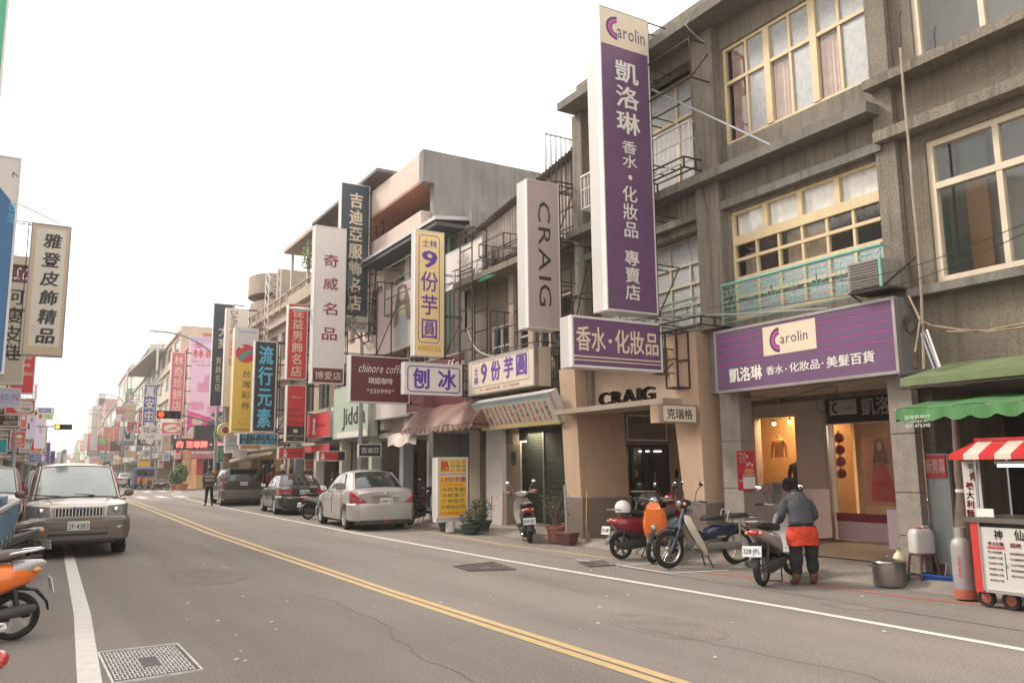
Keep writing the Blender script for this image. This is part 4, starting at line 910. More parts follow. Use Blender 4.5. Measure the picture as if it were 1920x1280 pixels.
o, a, b_, z1 = fb('grey house with a raised roof canopy left of the cake shop sign', 290, 268, 690, GREYW, 3, 3)
fb('pale tower-like house with the green vertical sign', 268, 233, 716, mat('pale_green_house', (.5, .5, .44), .8, var=.1), 4, 2)
fb('cream narrow house behind the rabbit-head sign', 233, 212, 735, CREAMW, 3, 2)
fb('grey house behind the round green face sign', 212, 190, 790, GREYW, 3, 2)
fb('rose house far down the street on the right', 190, 168, 800, PINKW, 3, 2)
fb('mint house far down the street on the right', 168, 152, 830, MINTW, 3, 2)
fb('cream house at the vanishing end of the street on the right', 152, 141, 842, CREAMW, 2, 2)
fb('grey house at the vanishing end of the street on the right', 141, 133, 852, GREYW, 2, 2)
# roof canopy of the overhanging house
p = PF(270, 668); q = PF(322, 668); o = thing('roof_canopy', 'grey flat roof canopy on posts above the cream house left of the cake shop sign', 'roof', (p.x, p.y, p.z))
zz = PF(300, 670).z; part(MB().box(12.2, 16, q.y+5, p.y-4, zz-.3, zz), 'slab', GREYW, o); part(MB().tube([(12.2, q.y+1, zz-3), (12.2, q.y+1, zz)], .12, 6).tube([(12.2, p.y-8, zz-3), (12.2, p.y-8, zz)], .12, 6), 'post', WHITEM, o)

# pale towers in the far haze
def tower(label, pxl, pxr, pyt, Y, m, steps=()):
    a = PY(pxl, pyt, Y); b_ = PY(pxr, pyt, Y); o = thing('tower_block', label, 'tower', ((a.x+b_.x)/2, Y, 0)); w = MB(); w.box(a.x, b_.x, Y, Y+20, 0, a.z)
    part(w, 'wall', m, o)
    for (l, r_, t_) in steps: c = PY(l, t_, Y+2); d = PY(r_, t_, Y+2); part(MB().box(c.x, d.x, Y+2, Y+14, a.z, c.z), 'roof_block', m, o)
    n = max(2, int((a.z-20)/5)); s = MB()
    for k in range(n): z = a.z-4-k*5; s.box(a.x+2, b_.x-2, Y-.5, Y-.02, z, z+1.6)
    part(s, 'window_band', mat('tower_glass', (.2, .24, .28), .3), o)
    for x in (a.x+(b_.x-a.x)*.33, a.x+(b_.x-a.x)*.66): part(MB().box(x-1, x+1, Y-1.2, Y-.51, 0, a.z), 'pilaster', m, o)
    return o
TOWM = mat('tower_pale', (.5, .48, .45), .8, var=.05)
tower('pale stepped tower block in the haze above the street on the right', 174, 215, 760, 330, TOWM, ((182, 203, 746), (186, 199, 738)))
tower('small pale tower block in the haze, right of the stepped one', 212, 224, 748, 360, TOWM)
tower('low hazy block at the very end of the street', 108, 126, 846, 420, TOWM)
tower('low hazy block behind the left-hand signs', 92, 106, 858, 380, GREYW)
st = thing('star_ornament', 'small purple star ornament on a mast over the far end of the street', 'ornament', PY(121, 846, 260)); s = MB(); pts = []
for k in range(12): a = pi*k/6; r_ = 1.1 if k % 2 == 0 else .4; pts.append((r_*sin(a), r_*cos(a)))
s.prism(pts, -.1, .1, 'Y'); s.build('star', mat('purple_star', (.3, .08, .22), .5), st); MB().tube([(0, .2, -4), (0, .2, 0)], .08, 5).build('mast', GALV, st)

# ================================================================ left side of the street
def left_house(label, y0, y1, z1, m, bays, X=-2.7):
    o = thing('street_house', label, 'building', (X, (y0+y1)/2, 0), 0, 'houses along the left side of the street'); w = MB(); hs = []
    for f in range(3):
        for k in range(bays):
            bw = (y1-y0)/bays; c = y0+bw*(k+.5); hs.append((c-bw*.3, c+bw*.3, 3.9+3*f, 5.4+3*f))
    wallX(w, X-.2, y0, y1, 2.8, z1, hs, .2); w.box(X-8, X-.2, y0, y0+.2, 0, z1-.01); w.box(X-8, X-.2, y1-.2, y1, 0, z1-.01); w.box(X-8, X-7.8, y0+.2, y1-.2, 0, z1); w.box(X-7.8, X-.2, y0+.2, y1-.2, z1-.4, z1-.3); w.box(X-3.2, X-3, y0+.2, y1-.2, .1, z1-.4); w.box(X-8, X-.2, y0+.2, y1-.2, 2.8, 2.95)
    part(w, 'wall', m, o)
    for h in hs: window(o, X-.12, *h, [(1, 2)], ALU, PANE, .05)
    for y in (y0+.1, y1-.5): part(MB().box(X-.4, X, y, y+.4, .1, 2.8), 'pillar', m, o)
    return o
left_house('pale house on the near left side of the street', 12, 22, 9.8, PALEB, 3); left_house('tan house in the middle of the left side of the street', 22.1, 36, 11, TANB, 4); left_house('grey house before the crossing on the left side', 36.1, 52.5, 10, GREYW, 4)
def lf(Y, off=0): return -1.9+(Y-72)*K+off
def left_far(label, Y0, Y1, z1, m, floors, bays):
    X = lf((Y0+Y1)/2); o = thing('street_house', label, 'building', (X, (Y0+Y1)/2, 0), -R(2.3), 'houses lining the far part of the street'); L = (Y1-Y0)/2; w = MB(); hs = []; fh = (z1-3.4)/floors
    for f in range(floors):
        for k in range(bays): bw = 2*L/bays; c = -L+bw*(k+.5); hs.append((c-bw*.3, c+bw*.3, 3.2+fh*(f+.3), 3.2+fh*(f+.8)))
    t = MB(); wallX(t, -.2, -L, L, 2.8, z1, hs, .2); t.box(-9, -.2, -L, -L+.2, 0, z1-.01); t.box(-9, -.2, L-.2, L, 0, z1-.01); t.box(-9, -.2, -L+.2, L-.2, z1-.4, z1-.3); t.box(-2.5, -2.4, -L+.2, L-.2, .1, z1-.4); t.box(-9,-.2,-L+.2,L-.2,2.8,2.95)
    t.build('wall', m, o, smooth=False)
    for h in hs:
        f_ = MB(); f_.box(-.15, -.1, h[0], h[1], h[2], h[2]+.05); f_.box(-.15, -.1, h[0], h[1], h[3]-.05, h[3]); f_.box(-.15, -.1, h[0], h[0]+.05, h[2]+.05, h[3]-.05); f_.box(-.15, -.1, h[1]-.05, h[1], h[2]+.05, h[3]-.05); fo = f_.build('window', ALU, o, smooth=False)
        pn = link('pane', unit(PANE), fo, (-.13, (h[0]+h[1])/2, (h[2]+h[3])/2)); pn.scale = (.01, h[1]-h[0]-.1, h[3]-h[2]-.1)
    for y in (-L+.1, L-.5): MB().box(-.5, -.02, y, y+.4, .1, 2.8).build('pillar', m, o, smooth=False)
    return o
left_far('cream house just beyond the crossing on the left', 73, 86, 10, CREAMW, 3, 4); left_far('grey house second beyond the crossing on the left', 86.2, 104, 11.5, GREYW, 3, 5); left_far('rose house third beyond the crossing on the left', 104.2, 130, 10, PINKW, 3, 6)
left_far('mint house fourth beyond the crossing on the left', 130.2, 160, 11, MINTW, 3, 6); left_far('pale house far along the left side', 160.2, 200, 12, PALEB, 3, 7); left_far('grey house at the hazy end of the left side', 200.2, 260, 11, GREYW, 3, 8)
left_far('cream house farthest along the left side', 260.2, 340, 10, CREAMW, 2, 8)

# ================================================================ signs
def pm(name, col, **k): return mat(name, col, .45, var=.04, scale=1.5, grime=k.pop('grime', .1), gcol=tuple(c*.6 for c in col), **k)
RED = pm('red_acrylic', (.62, .045, .055)); DRED = pm('maroon_acrylic', (.13, .025, .035)); YELW = pm('amber_acrylic', (.86, .64, .30), grime=.22); WHT = pm('white_acrylic', (.70, .64, .60)); CRM = pm('cream_acrylic', (.66, .57, .43), grime=.2)
SLATE = pm('slate_acrylic', (.045, .06, .075)); BLK = pm('black_acrylic', (.028, .026, .03)); MAG = pm('magenta_acrylic', (.62, .06, .22)); PNK = pm('pink_acrylic', (.72, .40, .46)); BLU = pm('blue_acrylic', (.06, .09, .33)); GRNS = pm('green_sign', (.03, .25, .16)); GOLD = pm('gold_acrylic', (.78, .52, .08))
INKW = mat('white_ink', (.72, .68, .62), .5, var=0); INKC = mat('cream_lettering', (.68, .57, .42), .5, var=0); INKP = mat('violet_ink', (.11, .04, .30), .5, var=0); INKR = mat('red_ink', (.50, .05, .05), .5, var=0); INKM = mat('maroon_ink', (.28, .04, .09), .5, var=0); INKB = mat('sky_blue_ink', (.10, .48, .70), .5, var=0); INKK = BLACK; INKG = mat('green_ink', (.05, .22, .1), .5, var=0); INKN = mat('navy_ink', (.04, .04, .14), .5, var=0); INKO = mat('orange_ink', (.65, .25, .05), .5, var=0); INKY = mat('yellow_ink', (.7, .5, .12), .5, var=0); INKD = mat('grey_ink', (.2, .19, .2), .5, var=0)

def board(o, w, h, dep, face, side, frame=ALU, fw_=.03, round_=0):
    """sign body in local space: face towards -Y, centred on the origin"""
    MB().box(-w/2, w/2, .012, dep, -h/2, h/2).build('housing', side, o, smooth=False)
    MB().box(-w/2+fw_*.6, w/2-fw_*.6, .0, .0115, -h/2+fw_*.6, h/2-fw_*.6).build('face_panel', face, o, smooth=False)
    f = MB(); f.box(-w/2-.004, -w/2+fw_, -.012, dep*.25, -h/2-.004, h/2+.004); f.box(w/2-fw_, w/2+.004, -.012, dep*.25, -h/2-.004, h/2+.004); f.box(-w/2+fw_, w/2-fw_, -.010, dep*.25, -h/2-.003, -h/2+fw_); f.box(-w/2+fw_, w/2-fw_, -.010, dep*.25, h/2-fw_, h/2+.003)
    f.build('frame', frame, o, smooth=False)
def texts(o, w, h, items):
    """items: (string, u0, v0, u1, v1, ink, options); u,v are fractions of the face from its top left corner"""
    for it in items:
        s, u0, v0, u1, v1, ink = it[:6]; k = it[6] if len(it) > 6 else {}
        if s == '#frame': mb = frame_mb((u0-.5)*w, (.5-v1)*h, (u1-.5)*w, (.5-v0)*h, k.get('w', .015), -.003, k.get('r', 0))
        elif s == '#box': mb = MB().box((u0-.5)*w, (u1-.5)*w, k.get('y', -.0025), -.0005, (.5-v1)*h, (.5-v0)*h)
        elif s == '#disc':
            mb = MB(); n = 28; cx, cz, rx, rz = ((u0+u1)/2-.5)*w, (.5-(v0+v1)/2)*h, (u1-u0)/2*w, (v1-v0)/2*h
            mb.add([(cx+rx*cos(2*pi*i/n), k.get('y', -.003), cz+rz*sin(2*pi*i/n)) for i in range(n)], [tuple(range(n))])
        elif s == '#poly': mb = MB(); mb.add([((a-.5)*w, k.get('y', -.0035), (.5-b)*h) for a, b in k['p']], [tuple(range(len(k['p'])))])
        elif s == '#arc':   # thick arc opening to the right: centre, radii, start/end degrees
            mb = MB(); n = 18; cx, cz = ((u0+u1)/2-.5)*w, (.5-(v0+v1)/2)*h; rx, rz = (u1-u0)/2*w, (v1-v0)/2*h; q = k['t']; vs = []
            for i in range(n+1):
                a = R(k['a0']+(k['a1']-k['a0'])*i/n); vs += [(cx+rx*cos(a), -.0045-k.get('l', 0), cz+rz*sin(a)), (cx+rx*q*cos(a), -.0045-k.get('l', 0), cz+rz*q*sin(a))]
            mb.add(vs, [(2*i, 2*i+2, 2*i+3, 2*i+1) for i in range(n)])
        else: mb = text_mb(s, (u0-.5)*w, (.5-v1)*h, (u1-.5)*w, (.5-v0)*h, k.get('vert', 0), k.get('rot', 0), k.get('bold', 0), -.006, slant=k.get('slant', 0), fill=k.get('fill', .9))
        mb.build({'#frame': 'border_line', '#box': 'colour_block', '#disc': 'disc', '#poly': 'emblem_shape', '#arc': 'emblem_arc'}.get(s, 'lettering'), ink, o, smooth=False)
def vsign(label, px, Xa, face, items, side=None, name='vertical_sign', dep=.3, frame=None, bracket=True, wallx=10.62, left=False, Y=None, group=None, cat='sign', fw_=.03, bm=None):
    """a projecting lightbox seen face on: pixel box (left, top, right, bottom) at mid height; Xa = where its inner edge sits"""
    xl, yt, xr, yb = px; ym = (yt+yb)/2
    if Y is None: Y = PX(xl if left else xr, ym, Xa).y
    a = PY(xl, ym, Y).x; b_ = PY(xr, ym, Y).x; zt = PY((xl+xr)/2, yt, Y).z; zb = PY((xl+xr)/2, yb, Y).z
    o = thing(name, label, cat, ((a+b_)/2, Y, (zt+zb)/2), 0, group); w, h = b_-a, zt-zb
    board(o, w, h, dep, face, side or BOXW, frame or WHITEM, fw_); texts(o, w, h, items)
    if bracket:
        t = MB(); e = -1 if left else 1; L = (wallx-b_) if not left else (a-wallx); n = max(2, int(h/.9)); r = .014 if Y < 30 else .025
        for yy in (.05, dep-.05):
            t.tube([(e*(w/2+.06), yy, -h/2), (e*(w/2+.06), yy, h/2)], r, 4)
            for i in range(n+1):
                z = -h/2+h*i/n; t.tube([(e*w/2, yy, z), (e*(w/2+L), yy, z)], r, 4)
        for i in range(n+1):
            z = -h/2+h*i/n; t.tube([(e*(w/2+.06), .05, z), (e*(w/2+.06), dep-.05, z)], r, 4)
        t.tube([(e*(w/2+.06), .05, -h/2), (e*(w/2+L), .05, -h/2+h/n)], r, 4)
        t.build('bracket', bm or RUST, o)
    return o, w, h, Y
def hsign(label, c, X, face, items, side=None, name='shop_sign', dep=.3, frame=None, tilt=0, cat='sign', fw_=.03, group=None, bracket=True):
    """a fascia board facing the road; c = pixel corners (left top, left bottom, right top, right bottom), X = plane of its face"""
    P = [PX(*q, X) for q in c]; y1 = (P[0].y+P[1].y)/2; y0 = (P[2].y+P[3].y)/2; zt = (P[0].z+P[2].z)/2; zb = (P[1].z+P[3].z)/2
    o = thing(name, label, cat, (X, (y0+y1)/2, (zt+zb)/2), -pi/2, group); w, h = y1-y0, zt-zb
    if tilt: o.rotation_euler = (tilt, 0, -pi/2)
    board(o, w, h, dep, face, side or BOXW, frame or ALU, fw_); texts(o, w, h, items)
    return o, w, h
V = dict(vert=1); B = .018
# ---- tall purple cosmetics sign
logo = lambda u0, v0, u1, v1, l=0: [('#arc', u0, v0, u1, v1, PURPD, dict(t=.80, a0=88, a1=272, l=l)), ('#arc', u0+(u1-u0)*.10, v0+(v1-v0)*.10, u1-(u1-u0)*.10, v1-(v1-v0)*.10, MAGEN, dict(t=.66, a0=88, a1=272, l=l+.0005)), ('#arc', u0+(u1-u0)*.235, v0+(v1-v0)*.235, u1-(u1-u0)*.235, v1-(v1-v0)*.235, PURPD, dict(t=.82, a0=88, a1=272, l=l+.001))]
o, w, h, Y = vsign('very tall purple lightbox with cream top and white Chinese lettering, towering over the grey building', (1131,27,1223,584), 10.0, PURPLE, [
    ('#box', .0, .0, 1, .128, CREAMP), *logo(.13, .025, .57, .105),
    ('arolin', .36, .048, .93, .095, INKN), ('凱洛琳', .29, .165, .76, .425, INKW, dict(vert=1, bold=.02, fill=.86)), ('香水', .38, .44, .68, .535, INKW, dict(vert=1, bold=.012)),
    ('#disc', .49, .556, .57, .572, INKW), ('化妝品', .36, .59, .66, .765, INKW, dict(vert=1, bold=.012)), ('專賣店', .36, .80, .66, .965, INKW, dict(vert=1, bold=.012))], dep=.42, fw_=.02)
o, w, h, Y = vsign('wide purple lightbox with five white characters above the slanted beige shop frame', (1072,599,1241,692), 10.0, PURPLE, [
    ('香水', .045, .19, .36, .68, INKC, dict(bold=B)), ('#disc', .39, .41, .43, .49, INKC), ('化妝品', .46, .20, .955, .68, INKC, dict(bold=B)), ('#box', 0, .775, 1, .80, INKC), ('#box', 0, .85, 1, .87, INKC)], dep=.35, fw_=.035, name='lightbox_sign')
o, w, h, Y = vsign('greyish white vertical lightbox with thin black letters reading downwards, left of the tall purple one', (989,341,1049,616), 10.0, mat('aged_white_acrylic', (.46, .37, .35), .5, var=.06, grime=.25, gcol=(.36, .25, .23)), [
    ('CRAIG', .34, .14, .72, .85, BLACK, dict(rot=1))], dep=.42, fw_=.02)
o, w, h, Y = vsign('yellowed vertical lightbox with violet taro-ball lettering in a round-cornered border', (778,433,832,668), 10.0, YELW, [
    ('#frame', .12, .035, .86, .895, INKP, dict(w=.022, r=.12)), ('士林', .24, .07, .76, .135, INKP, dict(bold=.01)), ('9', .22, .16, .78, .30, INKP, dict(bold=.03)), ('份芋圓', .2, .315, .8, .875, INKP, dict(vert=1, bold=.008, fill=.86)), ('480056', .1, .915, .9, .96, INKO)], dep=.28, fw_=.025)
o, w, h, Y = vsign('white lightbox with two bold violet characters for shaved ice in a violet border', (758,681,866,740), 10.0, WHT, [
    ('#frame', .05, .1, .97, .93, INKP, dict(w=.03, r=.1)), ('刨', .14, .17, .43, .83, INKP, dict(bold=.035)), ('冰', .57, .17, .90, .83, INKP, dict(bold=.035))], dep=.22, name='lightbox_sign')
o, w, h, Y = vsign('dark red lightbox for a coffee shop with white italic script, partly behind the shaved-ice sign', (656,668,768,755), 10.0, DRED, [
    ('chinore coffee', .13, .17, .93, .36, INKW, dict(slant=.25)), ('琪諾咖啡', .30, .46, .71, .60, INKW, dict(bold=.01)), ('*550990*', .27, .70, .73, .80, INKW, dict(slant=.1))], dep=.3, name='lightbox_sign')
o, w, h, Y = vsign('tall slate-blue vertical sign with seven cream characters and a pale address strip at its foot', (637,345,692,620), 10.2, SLATE, [
    ('吉迪亞服飾名店', .3, .055, .76, .87, INKC, dict(vert=1, bold=.035, fill=.88)), ('#box', 0, .90, 1, 1, mat('pale_strip', (.52, .46, .40), .5)), ('竹南店', .05, .915, .65, .945, BLACK), ('TEL:472428', .0, .955, .9, .985, BLACK)], dep=.25, fw_=.03)
o, w, h, Y = vsign('big white vertical lightbox with four spaced maroon characters and maroon foot strip', (588,425,647,719), 10.0, WHT, [
    ('奇', .28, .18, .76, .26, INKM, dict(bold=.02)), ('威', .28, .33, .76, .41, INKM, dict(bold=.02)), ('名', .28, .49, .76, .57, INKM, dict(bold=.02)), ('品', .28, .65, .76, .73, INKM, dict(bold=.02)), ('#box', 0, .905, 1, 1, DRED), ('博愛店', .1, .925, .92, .975, INKC)], dep=.35, Y=26.5)
o, w, h, Y = vsign('bright red vertical lightbox with six cream brush characters for menswear', (539,570,576,711), 10.0, RED, [('佳益男飾名店', .22, .03, .78, .97, INKC, dict(vert=1, bold=.02))], dep=.3)
o, w, h, Y = vsign('red and black vertical lightbox below the red menswear sign', (537,722,573,828), 10.0, RED, [
    ('#box', 0, .72, 1, 1, BLK), ('高爾 golf', .25, .19, .8, .24, INKC), ('GROUP', .1, .41, .7, .46, BLACK, dict(slant=-.3)), ('UPGROUP', .02, .52, .95, .57, BLACK, dict(slant=-.3)), ('GROUP GO', .1, .64, .95, .69, BLACK, dict(slant=-.3)), ('#box', .38, .78, .6, .84, INKC, dict(y=-.005)), ('PIERRE BALMAIN', .08, .88, .92, .91, INKC), ('PARIS', .4, .94, .62, .955, INKC)], dep=.3)
o, w, h, Y = vsign('black vertical lightbox with four sky-blue brush characters', (475,639,518,810), 10.0, BLK, [('流行元素', .2, .04, .82, .96, INKB, dict(vert=1, bold=.03))], dep=.3, fw_=.05)
o, w, h, Y = vsign('black horizontal lightbox with sky-blue lettering below the black vertical one', (448,812,521,834), 10.0, BLK, [('男', .06, .08, .20, .48, INKB), ('女', .06, .54, .20, .94, INKB), ('#box', .26, .08, .268, .92, INKB), ('牛仔褲', .32, .08, .96, .48, INKB), ('休閒服飾', .32, .54, .96, .94, INKB)], dep=.4, name='lightbox_sign')
o, w, h, Y = vsign('white and yellow lottery lightbox with a red and green ball', (437,614,482,810), 10.0, GOLD, [
    ('#box', 0, 0, 1, .30, pm('silver_white', (.6, .6, .61))), ('#disc', .06, .16, .94, .34, RED, dict(y=-.004)), ('#poly', 0, 0, 0, 0, pm('teal_band', (.05, .33, .3)), dict(y=-.006, p=[(.2, .31), (.3, .25), (.65, .215), (.88, .20), (.9, .235), (.55, .26), (.35, .32)])), ('#disc', .2, .175, .38, .2, INKW, dict(y=-.006)),
    ('Taiwan Lottery', .15, .03, .88, .055, BLACK), ('台灣彩券', .36, .395, .74, .80, BLACK, dict(vert=1, fill=.72)), ('#arc', .3, .87, .6, .93, INKO, dict(t=.8, a0=20, a1=340)), ('中國信託', .1, .965, .8, .985, BLACK)], dep=.5, side=GOLD)
o, w, h, Y = vsign('white vertical lightbox with thin outlined Latin letters and magenta characters for shoes', (421,578,463,762), 10.0, WHT, [('DAPHNE', .2, .03, .5, .27, BLACK, dict(rot=1)), ('達芙妮', .16, .30, .62, .60, pm('magenta_ink', (.55, .03, .2)), dict(vert=1))], dep=.4)
o, w, h, Y = vsign('dark grey vertical sign with cream menswear characters behind the white shoe sign', (397,569,434,762), 10.0, SLATE, [('大來', .3, .21, .85, .45, INKC, dict(vert=1, bold=.03)), ('男飾名店', .22, .52, .5, .86, INKC, dict(vert=1)), ("MEN'S CASUAL", .62, .52, .78, .86, INKC, dict(rot=1))], dep=.25)
# ---- fascia boards facing the road
o, w, h = hsign('wide purple shop fascia with cream logo panel, magenta stripes and white lettering', ((1339,622),(1344,737),(1677,556),(1686,700)), 10.2, PURPLE, [
    *[('#box', 0, v, .315, v+.012, MAGEN) for v in (.155, .29, .42, .545)], *[('#box', 0, v-.008, .315, v, PURPD) for v in (.155, .29, .42, .545)],
    *[('#box', .615, v, 1, v+.012, MAGEN) for v in (.155, .29, .42, .545)], *[('#box', .615, v-.008, 1, v, PURPD) for v in (.155, .29, .42, .545)],
    ('#box', .315, .08, .615, .52, CREAMP, dict(y=-.004)), *logo(.355, .12, .465, .49, .003), ('arolin', .418, .22, .57, .37, INKN),
    ('凱洛琳', .09, .63, .30, .86, INKW, dict(bold=.03)), ('香水', .325, .68, .425, .81, INKW, dict(bold=.012)), ('#disc', .435, .74, .445, .765, INKW), ('化妝品', .46, .67, .625, .81, INKW, dict(bold=.012)), ('#disc', .635, .73, .645, .755, INKW), ('美髮百貨', .66, .66, .895, .82, INKW, dict(bold=.012))], side=mat('grey_sheet_side', (.2, .18, .19), .6), dep=.36, fw_=.04)
sc = MB()
for u in [i/7 for i in range(8)]:
    for v in (-h/2+.018, h/2-.018): sc.ell(((u-.5)*(w-.08), -.012, v), (.009, .006, .009), 6, 4)
tag(sc.build('screws', RUST, o), kind='stuff')
hsign('white fascia with violet taro-ball lettering, yellowed lower edge, left of the wide purple sign', ((876,683),(881,743),(1000,644),(1004,722)), 10.0, pm('yellowed_acrylic', (.66, .56, .44), grime=.5), [
    ('#frame', .05, .08, .93, .80, INKN, dict(w=.012, r=.06)), ('士林', .10, .20, .165, .72, INKP, dict(vert=1, bold=.02)), ('9', .21, .14, .31, .70, INKP, dict(bold=.03)), ('份', .37, .13, .52, .68, INKP, dict(bold=.03)), ('芋', .57, .12, .71, .68, INKP, dict(bold=.03)), ('圓', .75, .12, .9, .68, INKP, dict(bold=.03)), ('不一樣的好味道・試了就知道', .19, .84, .79, .92, INKR)], side=CRM, dep=.45)
cols = ['冰糖蓮子', '水果冰', '芒果冰', '冰熱芋圓', '現打果汁', '青蘋果汁', '燒仙草', '桂圓湯', '花生湯', '紅豆湯', '花豆湯', '紅豆芋圓', '芋圓', '生芋圓']
it = [('#box', 0, 0, 1, .14, mat('sky_print', (.25, .42, .5), .5)), ('#box', 0, .9, 1, 1, INKY)]
for k, s in enumerate(cols): it.append((s, .90-k*.062, .2, .94-k*.062, .86, (INKR if k % 2 else INKN), V))
hsign('slanting menu board with columns of small red and blue characters below the taro-ball fascia', ((885,762),(905,812),(1030,728),(1050,792)), 10.05, pm('menu_white', (.55, .48, .38), grime=.4), it, dep=.25, tilt=R(26))
hsign('white box sign with pale peeling lettering on the scrap-covered ledge', ((836,480),(836,545),(905,440),(905,520)), 10.4, WHT, [('水', .3, .15, .7, .8, mat('faint_grey', (.55, .52, .48)))], dep=.3)
hsign('maroon fascia with white coffee-shop characters above the brown awning', ((760,690),(765,775),(870,655),(876,760)), 10.4, DRED, [('琪諾咖啡', .45, .45, .95, .62, INKW), ('coffee', .55, .1, .98, .3, INKW, dict(slant=.2))], dep=.2, name='shop_sign')
# fashion poster panel with a standing figure
o, w, h = hsign('large pale fashion poster panel with a long-haired woman, facing the road behind the yellow lightbox', ((706,552),(708,655),(770,520),(776,660)), 10.3, mat('poster_blush', (.55, .43, .42), .5, var=.12, scale=.8), [], dep=.15, name='wall_poster')
fig = MB(); HAIRP = mat('poster_hair', (.16, .11, .08), .6, var=.2, scale=9)
for name, mm, c in (('hair_print', HAIRP, [(.60,.06),(.72,.03),(.85,.08),(.92,.30),(.98,.62),(.86,.6),(.8,.35),(.66,.36),(.62,.62),(.5,.66),(.55,.3)]), ('face_print', mat('poster_skin', (.55,.42,.34), .5), [(.66,.11),(.76,.09),(.82,.15),(.8,.25),(.74,.30),(.67,.24)]), ('coat_print', mat('poster_coat', (.42,.36,.24), .5, var=.2), [(.42,.20),(.5,.26),(.44,.36),(.6,.42),(.66,.34),(.84,.36),(.98,.46),(.98,.99),(.55,.99),(.52,.6),(.36,.42)]), ('top_print', mat('poster_top', (.3,.32,.34), .5, var=.3, scale=14), [(.62,.52),(.88,.5),(.9,.95),(.6,.95)])):
    k = {'hair_print': -.008, 'face_print': -.010, 'coat_print': -.006, 'top_print': -.007}[name]
    m_ = MB(); m_.add([((a-.5)*w, k, (.5-b)*h) for a, b in c], [tuple(range(len(c)))]); m_.build(name, mm, o, smooth=False)
hsign('pale fascia with faint thin pink script beside the mint shop', ((692,697),(695,792),(768,690),(770,775)), 10.45, WHT, [('Kapina', .25, .1, .7, .4, mat('pink_line', (.5, .25, .3)), dict(slant=.3))], dep=.2)
hsign('mint-green shop fascia with dark Latin letters and white foot strip', ((624,742),(626,828),(690,700),(692,812)), 10.25, pm('mint_panel', (.42, .50, .40), grime=.2), [('Jiddia', .28, .42, .93, .86, BLACK, dict(bold=.03)), ('#box', .12, .88, .95, 1.0, INKW)], side=mat('mint_post', ()), dep=.35)
hsign('big red fascia with a small white figure left of the mint shop', ((576,779),(574,822),(619,769),(617,820)), 10.2, RED, [('#disc', .28, .18, .4, .40, INKW), ('#poly', 0,0,0,0, INKW, dict(p=[(.28,.42),(.38,.40),(.36,.6),(.42,.85),(.36,.86),(.33,.66),(.3,.86),(.25,.85),(.3,.6)])), ('MONTEAGLE', .44, .44, .84, .58, BLACK)], dep=.25)
vsign('small red lightbox with a white figure under the red and black sign', (522,838,571,860), 10.3, RED, [('#disc', .2, .2, .3, .45, INKW), ('#poly', 0,0,0,0, INKW, dict(p=[(.2,.5),(.32,.45),(.32,.85),(.18,.85)])), ('MONTEAGLE', .38, .42, .85, .58, BLACK)], dep=.25, bracket=False, name='lightbox_sign')
vsign('smaller red lightbox with dark right half hanging over the arcade below the mint shop', (597,845,648,864), 10.4, RED, [('#disc', .1, .2, .2, .45, INKW), ('#poly', 0,0,0,0, INKW, dict(p=[(.1,.5),(.22,.45),(.22,.85),(.08,.85)])), ('MONTEAGLE', .26, .42, .62, .58, BLACK), ('#box', .7, 0, 1, 1, BLK)], dep=.25, bracket=False, name='lightbox_sign')
vsign('black hanging board with white characters right of the grey lamp post', (672,832,715,856), 10.5, BLK, [('吉迪亞', .12, .25, .9, .72, INKW, dict(bold=.01))], dep=.12, bracket=False, name='hanging_sign')
vsign('orange-red price board hanging at a shop door under the small red lightbox', (571,861,592,881), 10.8, pm('orange_red_board', (.5, .14, .07)), [('出清特價', .1, .1, .9, .45, INKR), ('衣褲', .1, .5, .9, .9, INKR)], dep=.05, bracket=False, name='hanging_sign')
vsign('small beige lightbox with three black characters under the thin beige canopy', (1241,758,1306,792), 10.2, CRM, [('克瑞格', .14, .22, .88, .80, BLACK, dict(bold=.01))], dep=.3, wallx=10.7, fw_=.02, name='lightbox_sign', side=BEIGE, bracket=False, frame=mat('taupe_frame', (.24, .19, .16), .6))
vsign('grey inner board with black Latin lettering behind the thin beige canopy', (1175,778,1250,826), 0, mat('grey_board', (.22, .19, .18)), [('CRAIG', .15, .12, .75, .32, BLACK), ('大尺碼女裝', .15, .68, .85, .88, mat('dim_red', (.2, .05, .05)))], dep=.04, bracket=False, name='inner_sign', Y=14.74)
# inner fascia of the perfume shop
o = facing_road('inner_sign', 'black inner fascia with white characters over the glass shop doors', 'sign', 13.86, 9.2, 10.92, 2.41, 2.90); w, h = 1.72, .49
texts(o, w, h, [('#box', .04, .12, .40, .72, mat('pale_panel', (.5, .47, .46), .5), dict(y=-.006)), ('#arc', .07, .2, .22, .66, PURPD, dict(t=.6, a0=88, a1=272, l=.004)), ('arolin', .16, .32, .37, .56, INKN), ('凱洛琳', .46, .1, 1.0, .82, mat('grey_white_ink', (.42, .4, .38)), dict(bold=.02))])
